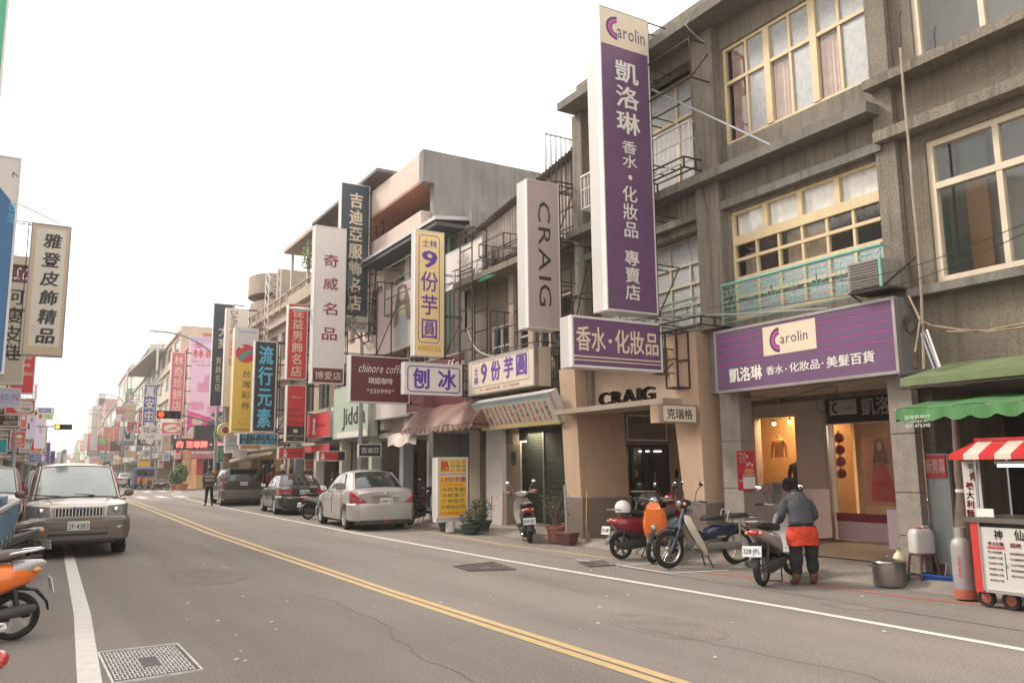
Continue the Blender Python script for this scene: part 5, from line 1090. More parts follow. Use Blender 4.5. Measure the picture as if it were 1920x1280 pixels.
# standing menu lightbox on the kerb
o, w, h, Y = vsign('orange kerbside menu lightbox in two stacked boxes with red and green characters', (820,857,877,970), 9.75, WHT, [
    ('#box', .06, .03, .96, .26, INKY), ('熱', .1, .05, .38, .24, INKR, dict(bold=.04)), ('花生湯', .42, .045, .94, .10, INKR), ('桂圓湯', .42, .115, .94, .17, INKG), ('紅豆湯', .42, .185, .94, .24, INKR),
    ('#box', .0, .272, 1, .288, ALU, dict(y=-.006)), ('#box', .06, .31, .96, .98, mat('orange_yellow', (.82, .42, .03), .5)), ('士林', .1, .325, .19, .42, INKP, V), ('9份芋圓', .24, .325, .93, .41, INKP, dict(bold=.01)), ('不一樣的好味道', .14, .445, .88, .465, INKR),
    ('冰熱芋圓', .14, .50, .90, .57, INKG, dict(bold=.01)), ('冰糖蓮子', .14, .595, .90, .66, INKG, dict(bold=.01)), ('傳統豆花', .14, .69, .90, .755, INKG, dict(bold=.01)), ('冰糖燒仙草', .12, .785, .92, .855, INKG, dict(bold=.01)), ('外送專線:480056', .08, .895, .94, .95, INKR)], dep=.3, bracket=False, name='menu_lightbox')
MB().box(-w/2+.0, w/2, .05, .25, -h/2-.1, -h/2-.003).cyl((.0, .12, -h/2-.35), .12, .25, 14).build('base', WHITEM, o)
# ---- street-side signs left
o, w, h, Y = vsign('cream vertical leather-goods sign with six black brush characters in an ochre border, top left', (50,420,126,667), -1.2, pm('ochre_print', (.56, .42, .27)), [
    ('#box', .13, .035, .88, .93, mat('ivory_print', (.62, .57, .48), .5, var=.05)), *[(c, .30, .07+i*.145, .76, .07+i*.145+.115, mat('charcoal_ink', (.05, .05, .055)), dict(bold=.035, slant=.12)) for i, c in enumerate('雅登皮飾精品')],
    *[('#disc', .14+.05*(k % 3)+.01*k, .78+.016*(k//3), .16+.05*(k % 3)+.01*k, .787+.016*(k//3), mat('green_dots', (.3, .4, .3))) for k in range(8)], *[('#disc', .5+.05*(k % 6), .92+.014*(k//6)+.005*(k % 6), .52+.05*(k % 6), .927+.014*(k//6)+.005*(k % 6), mat('green_dots', ())) for k in range(18)]], left=True, Y=22, wallx=-1.0, frame=mat('grey_frame', (.3, .29, .32), .5))
vsign('tall beige shoe-shop sign with four black characters behind the iron brackets at the left edge', (-14,478,52,720), 0, pm('beige_panel', (.52, .46, .36)), [('#box', .15, .07, .95, .21, DRED), ('A.S.O', .2, .09, .9, .19, INKW, dict(slant=.3)), ('阿瘦皮鞋', .24, .25, .86, .83, BLACK, dict(vert=1, bold=.01, fill=.86))], left=True, Y=25.5, wallx=-1.6)
vsign('blue and white telecom sign cut by the left edge', (-60,288,24,700), 0, pm('deep_blue', (.04, .14, .30)), [('#poly', 0,0,0,0, WHT, dict(p=[(0,0),(1,0),(1,.27),(.8,.20),(.5,.14),(0,.08)])), ('N', .82, .07, .98, .095, INKN), ('台灣', .78, .2, .98, .32, INKB, V)], left=True, Y=15, wallx=-2.5)
vsign('green vertical sign at the top of the left edge', (-70,-40,9,200), 0, pm('jade_green', (.08, .38, .25)), [], left=True, Y=13.0, wallx=-2.6, fw_=.02)
vsign('red vertical sign with white characters below the cream leather-goods sign', (20,640,66,738), 0, RED, [('行動', .55, .14, .85, .2, INKW), ('視頻', .5, .28, .83, .34, INKW), ('媒體', .45, .42, .8, .48, INKW), ('加值服務', .4, .58, .95, .65, INKW)], left=True, Y=33, wallx=-1.6)
vsign('pale lilac lightbox with multicoloured script at the left edge', (-12,727,39,763), 0, pm('lilac_white', (.50, .50, .66)), [('VI', .02, .3, .3, .62, pm('magenta_ink', ())), ('co', .32, .32, .52, .62, INKG), ('A', .54, .34, .66, .68, INKB), ('N', .7, .28, .9, .66, pm('magenta_ink', ())), ('Your Smart Family', .1, .72, .7, .8, pm('magenta_ink', ()))], left=True, Y=30, wallx=-1.7, name='lightbox_sign')
vsign('white round-cornered lightbox with red trim below the lilac one', (10,748,66,776), 0, WHT, [('#poly', 0,0,0,0, RED, dict(p=[(0,.5),(.2,.5),(.5,1),(0,1)])), ('TOUCH', .55, .28, .9, .4, INKM), ('門市專賣', .55, .55, .85, .8, BLACK), ('#frame', 0, 0, 1, 1, INKR, dict(w=.06, r=.2))], left=True, Y=36, wallx=-1.6, name='lightbox_sign')
vsign('dark brown board with a white phone number at the left edge', (-15,777,36,799), 0, pm('dark_brown_board', (.06, .045, .04)), [('竹南店', .45, .1, .85, .4, INKC), ('480999', .4, .5, .98, .85, INKC)], left=True, Y=31, wallx=-1.7, name='lightbox_sign')
vsign('turquoise lightbox low at the left edge', (-12,822,14,850), 0, pm('turquoise_panel', (.02, .38, .38)), [], left=True, Y=34, wallx=-1.7, name='lightbox_sign')
vsign('coral red square lightbox with white letters on the far left pavement', (19,808,48,840), 0, pm('coral_red', (.6, .12, .08)), [('EASY', .35, .5, .8, .68, INKW, dict(bold=.02)), ('SHOP', .15, .72, .9, .92, INKW, dict(bold=.02)), ('#disc', .35, .2, .8, .42, INKW)], left=True, Y=46, wallx=-1.7, name='lightbox_sign')
FARL = [  # label, px box, face, items, Y
 ('violet capsule-shaped sign at the top of the far left cluster', (71,764,102,774), BLU, [('古早味冬瓜', .05, .2, .72, .85, INKW), ('#disc', .78, .15, .96, .9, INKW)], 62),
 ('pale green capsule sign under the violet capsule', (70,775,100,786), pm('pale_green', (.45, .6, .35)), [('#disc', .1, .1, .3, .9, RED), ('牛排', .5, .2, .8, .8, INKG)], 64),
 ('lilac vertical sign with red emblem in the far left cluster', (66,772,86,840), pm('pale_lilac', (.55, .48, .6)), [('#disc', .3, .03, .65, .18, RED), ('豐原', .35, .35, .7, .6, INKR, V)], 70),
 ('lilac board with dark figure at the far left', (50,778,68,822), pm('pale_lilac', ()), [('#box', .1, .35, .3, .6, BLACK), ('飾', .35, .1, .6, .3, INKN)], 58),
 ('pink lightbox above the coral red square one', (38,777,51,802), pm('coral_red', ()), [('#disc', .2, .1, .7, .4, INKW)], 55),
 ('tan board with three characters beside the far left lamp', (62,812,82,826), CRM, [('米可', .4, .2, .95, .7, BLACK)], 76),
 ('red food lightbox with orange picture in the far left cluster', (58,829,79,846), RED, [('#disc', .2, .15, .8, .9, INKO), ], 80),
 ('white board under the red food lightbox', (56,846,80,852), WHT, [('港式飲茶', .2, .2, .8, .8, BLACK)], 81),
 ('violet lettering board low in the far left cluster', (54,851,86,866), BLU, [('小吃店', .1, .15, .65, .85, INKW), ('#disc', .7, .1, .95, .9, INKW)], 84),
 ('narrow green vertical sign at the outer edge of the far left cluster', (80,800,88,846), pm('lime_sign', (.3, .5, .2)), [('茶', .2, .6, .9, .8, INKW)], 88),
 ('white square shop board low at the far left', (36,834,56,848), WHT, [('精品服飾', .1, .5, .9, .9, BLACK)], 52),
 ('narrow violet vertical sign far down the left side', (86,829,94,866), pm('violet_acrylic', (.2, .08, .4)), [], 100),
 ('small blue sign far down the left side', (94,845,103,868), BLU, [], 120),
 ('small red sign at the far end of the left side', (88,853,97,868), RED, [], 150),
 ('narrow pale sign beside the red vertical sign on the left', (64,720,70,748), pm('pale_lilac', ()), [], 60),
]
for lab, px, face, items, Y in FARL: vsign(lab, px, 0, face, items, left=True, Y=Y, wallx=lf(Y) if Y > 60 else -1.9, name='street_sign', group='small signs on the far left side', dep=.4)
# ---- signs beyond the crossing, right side
def fsign(label, px, face, items, off=-1.0, name='street_sign', dep=.4, bracket=True, Y=None, side=None, fw_=.05):
    xl, yt, xr, yb = px
    p = PF(xr, (yt+yb)/2, off+ .3) if Y is None else None
    return vsign(label, px, 0, face, items, Y=(p.y if Y is None else Y), wallx=(p.x+.8 if Y is None else PY(xr, yt, Y).x+.6), name=name, group='signs over the far street on the right', dep=dep, bracket=bracket, side=side, fw_=fw_)
fsign('rose red vertical sign with five cream characters for a cake shop, beyond the crossing', (319,660,346,780), pm('rose_acrylic', (.52, .12, .16)), [('林奇珍餅店', .2, .04, .85, .93, INKC, V)], Y=66)
fsign('blue vertical sign with four large white medicine-shop characters', (268,721,291,814), BLU, [('萬安中藥', .12, .02, .9, .98, INKW, dict(vert=1, bold=.02)), *[('#box', 0, v, 1, v+.012, INKW) for v in (.22, .46, .70)]], Y=84)
fsign('dark green vertical sign with white characters on the pale tower-like house', (235,728,247,757), GRNS, [('林風鴿店', .2, .03, .8, .97, INKW, V)])
fsign('rabbit-head silhouette sign in white and black under the red square sign', (224,799,252,835), pm('grey_white', (.50, .52, .55)), [('#box', 0, .78, 1, 1, BLK), ('PLAYBOY', .06, .81, .94, .95, INKW), ('#disc', .38, .42, .72, .66, BLACK), ('#poly', 0,0,0,0, BLACK, dict(p=[(.40,.5),(.28,.18),(.34,.16),(.5,.42)])), ('#poly', 0,0,0,0, BLACK, dict(p=[(.58,.45),(.62,.28),(.76,.3),(.68,.5)]))])
fsign('red square sign with dark round character above the rabbit sign', (238,790,257,809), RED, [('#disc', .2, .15, .8, .8, pm('dim_pink', (.45, .2, .2))), ('漾', .3, .22, .7, .7, BLACK)])
fsign('black sign with slanting white English words under the white flower sign', (256,815,290,836), BLK, [('New', .08, .18, .4, .45, INKW, dict(bold=.02)), ('Fashion', .25, .5, .92, .8, INKW, dict(bold=.02))])
fsign('pink-red lightbox with white oval and crossed red strokes below the traffic lights', (302,791,340,814), pm('rose_acrylic', ()), [('#disc', .13, .17, .93, .83, INKC), ('#poly', 0,0,0,0, INKM, dict(p=[(.28,.62),(.6,.45),(.82,.3),(.86,.34),(.6,.55),(.3,.68)])), ('#poly', 0,0,0,0, INKM, dict(p=[(.5,.45),(.82,.58),(.8,.64),(.48,.52)]))], Y=62, dep=.3)
fsign('tall cream board with faint portrait beside the corner house', (303,815,320,845), CRM, [('#disc', .3, .15, .7, .5, mat('faint_tan', (.5, .4, .3))), ('的的雅', .1, .9, .8, .97, INKG)])
fsign('orange drink-shop lightbox far down the street', (193,801,213,826), pm('orange_acrylic', (.7, .2, .08)), [('CoCo', .15, .45, .75, .62, INKW), ('都可', .3, .75, .6, .88, INKW)])
fsign('round green and red character-face sign behind the orange lightbox', (182,815,206,845), RED, [('#disc', .05, .05, .95, .6, pm('bright_green', (.12, .5, .1))), ('#disc', .35, .0, .7, .3, BLACK, dict(y=-.005))])
fsign('dark red board with small white letters right of the green face sign', (205,826,235,846), DRED, [('food', .4, .1, .8, .3, INKW)])
fsign('red vertical sign with white blocks left of the rabbit sign', (214,786,224,826), RED, [('小美的店', .2, .05, .8, .95, INKW, V)])
fsign('rose sign with white curls high on the pale house', (217,762,235,777), pm('rose_acrylic', ()), [('奶茶', .2, .1, .9, .6, INKC)])
fsign('white sign with red stripe below the rose curls sign', (217,778,234,790), WHT, [('#box', .6, .1, .9, .9, pm('pink_stripe', (.6, .15, .25)))])
fsign('plain cream vertical panel below the dark green sign', (235,758,253,790), pm('tan_panel', (.55, .42, .27)), [])
fsign('red narrow vertical sign left of the blue medicine sign', (259,768,267,812), RED, [('名店', .2, .1, .8, .6, INKW, V)])
fsign('red and white vertical sign far down the right side', (158,812,176,845), RED, [('#box', 0, 0, .35, 1, INKW), ('休閒館', .5, .1, .85, .6, INKW, V)])
fsign('pale blue narrow sign beside the far red and white sign', (176,817,182,843), pm('pale_blue', (.35, .5, .6)), [])
fsign('dark blue board with white letters low at the far right side', (163,844,187,855), SLATE, [('韓風衣', .1, .15, .9, .85, INKW)])
fsign('teal board with pale lettering over the far parked cars', (188,848,212,861), pm('teal_grey', (.15, .32, .35)), [('服飾', .2, .2, .8, .8, INKW)])
fsign('brown-red small board with two white marks beside the teal board', (223,845,233,857), DRED, [('衣', .2, .2, .8, .8, INKW)])
fsign('tan board with pale characters under the rabbit sign', (234,845,256,858), pm('tan_panel', ()), [('流行服飾', .1, .6, .9, .9, INKW)])
fsign('orange-pink small square sign low on the far right side', (173,858,184,866), pm('orange_acrylic', ()), [('炸雞', .1, .2, .9, .8, INKW)])
fsign('yellow bear-shaped small sign low on the far right side', (184,861,197,872), pm('amber_plain', (.7, .42, .06)), [('#disc', .3, .3, .7, .75, INKO)])
fsign('white board with a dark eye drawing low on the far right side', (197,860,211,873), WHT, [('#disc', .15, .35, .8, .65, BLACK), ('#disc', .35, .4, .55, .6, INKW, dict(y=-.006))])
fsign('grey-white pair of boards above the blue van', (268,843,283,856), pm('grey_white', ()), [('衣', .3, .2, .7, .8, BLACK)])
fsign('pink board beside the red pillar of the corner house', (328,822,340,860), PNK, [('#box', .2, .2, .8, .7, RED)])
fsign('tall green and yellow banner at the far end of the street', (137,848,150,868), pm('bright_green', ()), [('#box', 0, 0, .3, 1, INKY), ('茶', .4, .2, .9, .7, INKW)])
fsign('red board at the far end of the street on the right', (147,862,158,870), RED, [])
fsign('yellow narrow sign at the vanishing end of the street', (131,858,137,868), pm('amber_plain', ()), [])
fsign('small pink sign hanging over the far parked scooters', (297,861,307,877), PNK, [('#box', .2, .2, .8, .4, INKR)])
fsign('white board with blue picture beside the corner house', (305,848,319,864), WHT, [('#disc', .2, .2, .8, .7, INKB)])
fsign('small orange and white boards over the blue van', (252,852,266,862), pm('orange_acrylic', ()), [('#box', .5, .1, .9, .9, INKW)])
fsign('yellow blue-edged small board above the blue van', (262,868,272,875), pm('amber_plain', ()), [])
FR = 'rose_acrylic orange_acrylic bright_green blue_acrylic amber_plain teal_grey pale_lilac red_acrylic'.split()
for k, (px, c, lab) in enumerate((((205,846,222,853), 0, 'rose strip sign under the dark red board'), ((150,826,158,846), 1, 'orange narrow sign left of the far red and white sign'), ((141,836,147,850), 2, 'green narrow sign near the vanishing point'), ((247,862,262,869), 3, 'blue strip sign over the blue van roof'), ((214,860,226,868), 4, 'amber strip sign over the silver-grey saloon'), ((284,838,296,850), 5, 'teal square sign under the flower-shaped sign'), ((296,836,303,858), 6, 'lilac narrow sign beside the tall cream board'), ((200,874,212,880), 7, 'red strip sign just over the far parked cars'), ((243,740,250,756), 0, 'rose narrow sign touching the dark green vertical one'), ((252,796,259,812), 7, 'red narrow sign right of the red square sign'), ((184,790,194,800), 4, 'amber sign above the orange drink-shop lightbox'), ((228,836,238,844), 3, 'blue strip sign under the rabbit sign'), ((160,856,172,861), 7, 'red strip sign low beside the dark blue board'), ((125,852,132,862), 0, 'rose speck of a sign at the vanishing point'))):
    fsign(lab, px, MATS[FR[c]], [('#box', .15, .2, .85, .35, INKW), ('#box', .2, .55, .8, .7, INKW)])
# white flower-shaped sign
p = PY(282, 812, 60); o = thing('flower_sign', 'white flower-shaped lightbox with two black characters over the black English sign', 'sign', p, 0, 'signs over the far street on the right'); m_ = MB(); n = 48
pts = [((.5+.26*abs(sin(3*a)))*cos(a), (.48+.26*abs(sin(3*a)))*sin(a)) for a in [2*pi*i/n for i in range(n)]]; m_.prism(pts, 0, .25, 'Y'); m_.build('panel', mat('flower_grey', (.55, .53, .5), .5), o, smooth=False)
text_mb('花朵', -.45, .02, .45, .4, y=-.01).build('lettering', BLACK, o, smooth=False); text_mb('FLOWER', -.3, -.3, .3, -.15, y=-.01).build('lettering', BLACK, o, smooth=False)
# billboards on the corner house, facing the crossing
def csign(label, px, face, items, Y=72.6, name='billboard', dep=.15): return vsign(label, px, 0, face, items, Y=Y, name=name, dep=dep, bracket=False, fw_=.06, cat='billboard')
LIL = pm('lilac_pink', (.68, .44, .56))
o, w, h, Y = csign('huge pink advertising billboard with red characters, cake pictures and two people, on the corner house', (352,632,442,818), LIL, [
    ('#box', 0, 0, 1, .06, pm('lilac_trim', (.5, .38, .58))), ('#disc', .06, .07, .3, .115, pm('magenta_ink', ())), ('餅の本家', .07, .078, .45, .108, INKW), ('林奇', .06, .13, .56, .22, INKR, dict(bold=.02)), ('純手工・不添加防腐劑', .06, .245, .9, .265, INKM), ('百年奇珍餅店', .15, .28, .8, .30, INKM),
    ('#poly', 0,0,0,0, pm('rose_print', (.58, .25, .38)), dict(p=[(.2,.56),(.2,.47),(.32,.46),(.33,.40),(.42,.39),(.45,.33),(.55,.39),(.62,.4),(.63,.46),(.75,.47),(.76,.56)])),
    ('#box', .08, .66, .35, .74, pm('rose_print', ())), ('#box', .42, .68, .7, .76, pm('rose_print', ())), ('#box', .45, .62, .75, .66, pm('rose_print', ())),
    ('#poly', 0,0,0,0, MAG, dict(p=[(0,.74),(.4,.8),(1,.84),(1,1),(0,1)])),
    ('#poly', 0,0,0,0, INKW, dict(y=-.007, p=[(.02,1),(.06,.92),(.22,.9),(.38,.92),(.42,1)])), ('#disc', .12, .81, .34, .9, mat('poster_skin2', (.6, .42, .36), .5), dict(y=-.008)),
    ('#poly', 0,0,0,0, mat('print_black', (.1, .07, .1), .5), dict(y=-.006, p=[(.42,1),(.44,.86),(.56,.83),(.72,.86),(.78,1)])), ('#disc', .5, .77, .64, .84, mat('poster_skin2', ()), dict(y=-.009)), ('#disc', .49, .765, .65, .80, HAIRP, dict(y=-.0095)), ('好味道傳承', .5, .945, .98, .985, INKW)], dep=.2)
csign('black billboard with white scribbled round emblem at the right of the pink one', (403,770,436,812), BLK, [('#arc', .15, .2, .85, .8, INKW, dict(t=.9, a0=0, a1=360)), ('OLD HARLEY', .25, .35, .75, .5, INKW), ('SINCE', .3, .55, .7, .65, INKW)], Y=72.2)
LED = mat('led_red', (1, .09, .07), emit=1.6, var=0)
o = thing('led_sign', 'red LED running-text display on the black box over the tiled awning', 'sign', PY(384, 833, 71.85)); t = text_mb('的 至尊牌・台灣', -2.2, -.28, 1.9, .28, bold=.03); t.build('lettering', LED, o, smooth=False); MB().box(-2.5, 2.4, .01, .06, -.45, .45).build('display_panel', BLK, o, smooth=False)
csign('maroon strip with small white and yellow characters just above the tiled awning', (360,847,428,858), DRED, [('21世紀初密傳誦了公告', .05, .08, .7, .45, INKW), ('貴州宴會・推廣公告', .1, .55, .8, .92, INKY)], Y=71.3)
# mixed signs near the crossing
vsign('light grey board with red and black scribble left of the sky-blue lettered lightbox', (422,817,449,845), 9.4, pm('grey_white', ()), [('vigor', .2, .25, .7, .4, BLACK, dict(slant=.4)), ('FASHION STORE', .1, .6, .9, .7, BLACK)], dep=.3, name='lightbox_sign', bracket=False)
vsign('yellow strip with red characters under the sky-blue lettered lightbox', (450,833,490,842), 10.2, pm('amber_plain', ()), [('風味小吃', .1, .1, .9, .9, INKR)], dep=.2, name='hanging_sign', bracket=False)
vsign('blank white board on a post by the folded pale awning', (437,843,463,857), 9.6, WHT, [], dep=.1, name='blank_sign', bracket=False)
vsign('small red and yellow board over the dark van', (455,863,468,872), 10.3, pm('orange_red_board', ()), [('特價', .1, .1, .9, .9, INKY)], dep=.05, name='hanging_sign', bracket=False)

# ================================================================ cars
CARGLASS = mat('car_glass', (.028, .034, .033), .04, var=0, spec=.9, coat=.5)
LAMPR = mat('tail_lamp_red', (.42, .02, .02), .15, var=0, coat=1); LAMPC = mat('clear_lamp', (.26, .26, .26), .12, .5, var=.3, scale=22, coat=1); LAMPO = mat('amber_lamp', (.65, .22, .04), .15, var=0, coat=1)
TYRE = mat('tyre', (.013, .0125, .012), .85, var=.15, scale=10); ALLOY = mat('alloy', (.5, .5, .5), .3, .8, var=.05); TRIM = mat('dark_trim', (.03, .03, .03), .55, var=.08)
PLATE = mat('plate_white', (.62, .62, .6), .4, var=.03)
def lerp(t, xs, ys):
    if t <= xs[0]: return ys[0]
    for i in range(len(xs)-1):
        if t <= xs[i+1]:
            u = (t-xs[i])/(xs[i+1]-xs[i]); u = u*u*(3-2*u)*.5+u*.5; return ys[i]+(ys[i+1]-ys[i])*u
    return ys[-1]
def wheel(par, x, y, r, wd, s, m_rim=None, spokes=5, flat=False, steer=0):
    t = MB().lathe([(r*.62, -wd/2+.01), (r*.80, -wd/2), (r*.95, -wd/2+.015), (r, -wd/2+.05), (r, wd/2-.05), (r*.95, wd/2-.015), (r*.80, wd/2), (r*.62, wd/2-.01)], 28, (0, 0, 0), 'X', caps=False)
    o = t.build('wheel', TYRE, par); o.location = (x, y, r); o.rotation_euler = (0, 0, steer)
    f = s*wd/2; rim = MB()
    rim.lathe([(r*.64, f-s*.02), (r*.66, f-s*.005), (r*.60, f-s*.01), (r*.56, f-s*.05)], 24, (0, 0, 0), 'X', caps=False)
    if flat: rim.lathe([(r*.58, f-s*.02), (r*.4, f-s*.004), (r*.18, f-s*.012), (0.001, f-s*.002)], 20, (0,0,0), 'X', caps=False)
    for k in range(spokes*(0 if flat else 1)):
        a = 2*pi*k/spokes+.3; ca, sa = cos(a), sin(a); w0, w1 = r*.13, r*.09
        def q(rr, ww, xx): return [(xx, rr*ca-ww*sa, rr*sa+ww*ca), (xx, rr*ca+ww*sa, rr*sa-ww*ca)]
        a_ = q(r*.08, w0, f-s*.015)+q(r*.6, w1, f-s*.02); b_ = q(r*.08, w0, f-s*.05)+q(r*.6, w1, f-s*.05)
        rim.add(a_+b_, [(0,1,3,2), (4,5,7,6), (0,2,6,4), (1,3,7,5)])
    rim.lathe([(r*.12, f-s*.04), (r*.12, f-s*.012), (.001, f-s*.008)], 10, (0,0,0), 'X', caps=False)
    rim.build('rim', m_rim or ALLOY, o)
    MB().lathe([(r*.58, -f*.2), (.001, -f*.2)], 16, (0,0,0), 'X', caps=False).lathe([(r*.56, f-s*.06), (.001, f-s*.06)], 16, (0,0,0), 'X', caps=False).build('hub_back', TRIM, o)
    return o
def car(name, label, cat, loc, heading, p, group=None):
    """p: dict. Local frame: +Y forward, origin on the ground under the middle of the car"""
    L, W = p['L'], p['W']/2; o = thing(name, label, cat, (loc[0], loc[1], .004), -R(heading), group)
    wb, fr = p['wb'], p['fo']; yf = L/2-fr; yr = yf-wb; r = p['r']; paint = p['paint']; zb, zs = p.get('zb', .2), p.get('zs', .24)
    Ys, Zd = p['deck_y'], p['deck_z']       # shoulder / deck profile from rear (-L/2) to front
    def hw(y):
        e = p.get('taper', (.12, .14)); u = max(0, (-y-(L/2-.85))/.85); v = max(0, (y-(L/2-1.0))/1.0)
        return W*(1-e[0]*u**2.4-e[1]*v**2.2)
    ra = r+.055
    def arch(y):
        z = 0
        for c in (yf, yr):
            d = abs(y-c)
            if d < ra: z = max(z, r+sqrt(ra*ra-d*d)*1.0)
        return z
    st = set()
    n = 34
    for i in range(n+1): st.add(round(-L/2+L*i/n, 3))
    for c in (yf, yr):
        for k in range(-8, 9): st.add(round(c+ra*sin(pi/2*k/8)*.999, 3))
        st.add(round(c+ra+.004, 3)); st.add(round(c-ra-.004, 3))
    st = sorted(st); rings = []
    for y in st:
        w = hw(y); zd = lerp(y, Ys, Zd); a = arch(y); z0 = max(zs, a); zm = max(.52*zd+.1, z0+.02)
        endr = min(1, (L/2-abs(y))/.10); cut = .0 if endr >= 1 else (1-endr)*.03
        lo = max(zb, a if a else 0)
        half = [(0, zb), (w*.70, zb), (w*.72, lo if a else zb+.01), (w*.965, z0+(0 if a else -.0)), (w*.99, max(z0+.03, zs+.1)), (w, max(zm, z0+.04)), (w*.985, max(zd-.10, z0+.06)-cut), (w*.95, zd-.025-cut), (w*.86, zd+.0-cut), (w*.5, zd+p.get('crown', .03)-cut), (0, zd+p.get('crown', .03)*1.25-cut)]
        rings.append([(x, y, z) for x, z in half]+[(-x, y, z) for x, z in half[-2:0:-1]])
    body = MB().loft(rings)
    # two-tone lower part
    body.build('body', paint, o)
    # dark wheel wells
    for c in (yf, yr): MB().box(-W*.93, W*.93, c-ra*.98, c+ra*.98, zb+.02, r+ra*.93).build('wheel_well', TRIM, o, smooth=False)
    MB().box(-W*.72, W*.72, -L/2+.12, L/2-.12, zb-.06, zb+.004).build('underbody', TRIM, o, smooth=False)
    # greenhouse
    g = p['gh']    # yrb, yrt, yft, yfb (rear base, rear top, front top, front base), zroof, wtop
    yrb, yrt, yft, yfb = g[:4]; zr = g[4]; wt = g[5]*W; bowf, bowr = p.get('bow', (.10, .06))
    def low(y, s=1): return (s*hw(y)*.90, y, lerp(y, Ys, Zd)-.01)
    def base_pt(t, front):   # t -1..1 across the base of windscreen / rear glass
        y = (yfb if front else yrb); x = hw(y)*.86*t; yy = y+(bowf if front else -bowr)*(1-t*t); return Vector((x, yy, lerp(yy, Ys, Zd)+p.get('crown', .03)*(1-t*t)-.01))
    def top_pt(t, front):
        y = (yft if front else yrt); return Vector((wt*t, y+(bowf if front else -bowr)*.7*(1-t*t), zr-.035+.035*(1-t*t)))
    def screen(front, t0, t1, s0, s1, off, nu=8, nv=3):
        vs = []; sg = 1 if front else -1
        for i in range(nu+1):
            t = t0+(t1-t0)*i/nu
            for j in range(nv+1):
                s = s0+(s1-s0)*j/nv; q = base_pt(t, front).lerp(top_pt(t, front), s); q = q+Vector((0, sg*(.03*4*s*(1-s)), .02*4*s*(1-s)))*(1-t**4); nrm = Vector((t*.25, sg*.75, .65)).normalized(); vs.append(q+nrm*off)
        return vs, [(i*(nv+1)+j, (i+1)*(nv+1)+j, (i+1)*(nv+1)+j+1, i*(nv+1)+j+1) for i in range(nu) for j in range(nv)]
    gh = MB(); gh.add(*screen(1, -1, 1, 0, 1, 0)); gh.add(*screen(0, -1, 1, 0, 1, 0))
    def side_pt(u, v, s, off=0):   # u 0 rear .. 1 front, v 0 base .. 1 top
        yb_, yt_ = yrb+(yfb-yrb)*u, yrt+(yft-yrt)*u; zb_ = lerp(yb_, Ys, Zd)-.01
        xb = hw(yb_)*.86+(W*.93-hw(yb_)*.86)*min(1, 4*u*(1-u)*1.6); xt = wt+.035*4*u*(1-u)
        q = Vector((s*xb, yb_, zb_)).lerp(Vector((s*xt, yt_, zr-.035+.0*u)), v); q.x += s*.035*4*v*(1-v)*min(1, 8*u*(1-u)); q.x += s*off; return q
    for s in (-1, 1):
        vs = []; nu, nv = 14, 4
        for i in range(nu+1):
            for j in range(nv+1): vs.append(side_pt(i/nu, j/nv, s))
        gh.add(vs, [(i*(nv+1)+j, (i+1)*(nv+1)+j, (i+1)*(nv+1)+j+1, i*(nv+1)+j+1) for i in range(nu) for j in range(nv)])
    vs = []; nu, nv = 12, 8
    for i in range(nu+1):
        u = i/nu
        for j in range(nv+1):
            t = -1+2*j/nv; y0_ = yrt-bowr*.7*(1-t*t); y1_ = yft+bowf*.7*(1-t*t); x = (wt+.035*4*u*(1-u))*t
            vs.append((x, y0_+(y1_-y0_)*u, zr-.035+.035*(1-t*t)+.05*4*u*(1-u)*(1-abs(t)**3)))
    gh.add(vs, [(i*(nv+1)+j, (i+1)*(nv+1)+j, (i+1)*(nv+1)+j+1, i*(nv+1)+j+1) for i in range(nu) for j in range(nv)])
    gh.build('roof', p.get('roofpaint', paint), o)
    for f_, nm in ((1, 'windscreen'), (0, 'rear_window')):
        a, b_ = (-.93, .93) if f_ else (-.86, .86); m_ = MB(); m_.add(*screen(f_, a*1.04, b_*1.04, .02, .98, .003)); m_.build('window_seal', TRIM, o); m_ = MB(); m_.add(*screen(f_, a, b_, .06, .94, .006)); m_.build(nm, p.get('front_glass', CARGLASS) if f_ else CARGLASS, o)
    for s in (-1, 1):
        for (u0, u1, v0, v1, cu) in p['wins']:
            vs = []; nu, nv = 6, 3
            for i in range(nu+1):
                for j in range(nv+1):
                    u = u0+(u1-u0)*i/nu; v = v0+(v1-v0)*j/nv; q = side_pt(u, v, s, .006)
                    if cu: q = side_pt(u, v0+(v-v0)*(1-(cu*max(0, (abs(u-(u0 if cu > 0 else u1))*0)))), s, .006)
                    vs.append(q)
            m_ = MB(); m_.add(vs, [(i*(nv+1)+j, (i+1)*(nv+1)+j, (i+1)*(nv+1)+j+1, i*(nv+1)+j+1) for i in range(nu) for j in range(nv)]); m_.build('side_window', p.get('side_glass', CARGLASS), o)
    # wheels
    for s in (-1, 1):
        for c, stv in ((yf, p.get('steer', 0)), (yr, 0)): wheel(o, s*(W-p.get('tw', .2)/2-p.get('win_', .012)), c, r, p.get('tw', .2), s, p.get('rimm'), p.get('spokes', 5), p.get('flatrim', False), stv)
    # outline helper: path wrapping an end of the body at height z; t 0..1 from side to side
    def wrap(front, t, z, off=.004, bulge=0):
        sg = 1 if front else -1; c = .42; s = -1 if t < .5 else 1; a = abs(t-.5)*2
        if a > .62: k = (a-.62)/.38; y = sg*(L/2-.02-k*c*1.35); x = hw(y)+off
        else: k = a/.62; y = sg*(L/2+off+bulge*(1-k**3)); x = hw(sg*L/2)*k
        x = x*s
        return Vector((x, y+(sg*bulge*0), z))
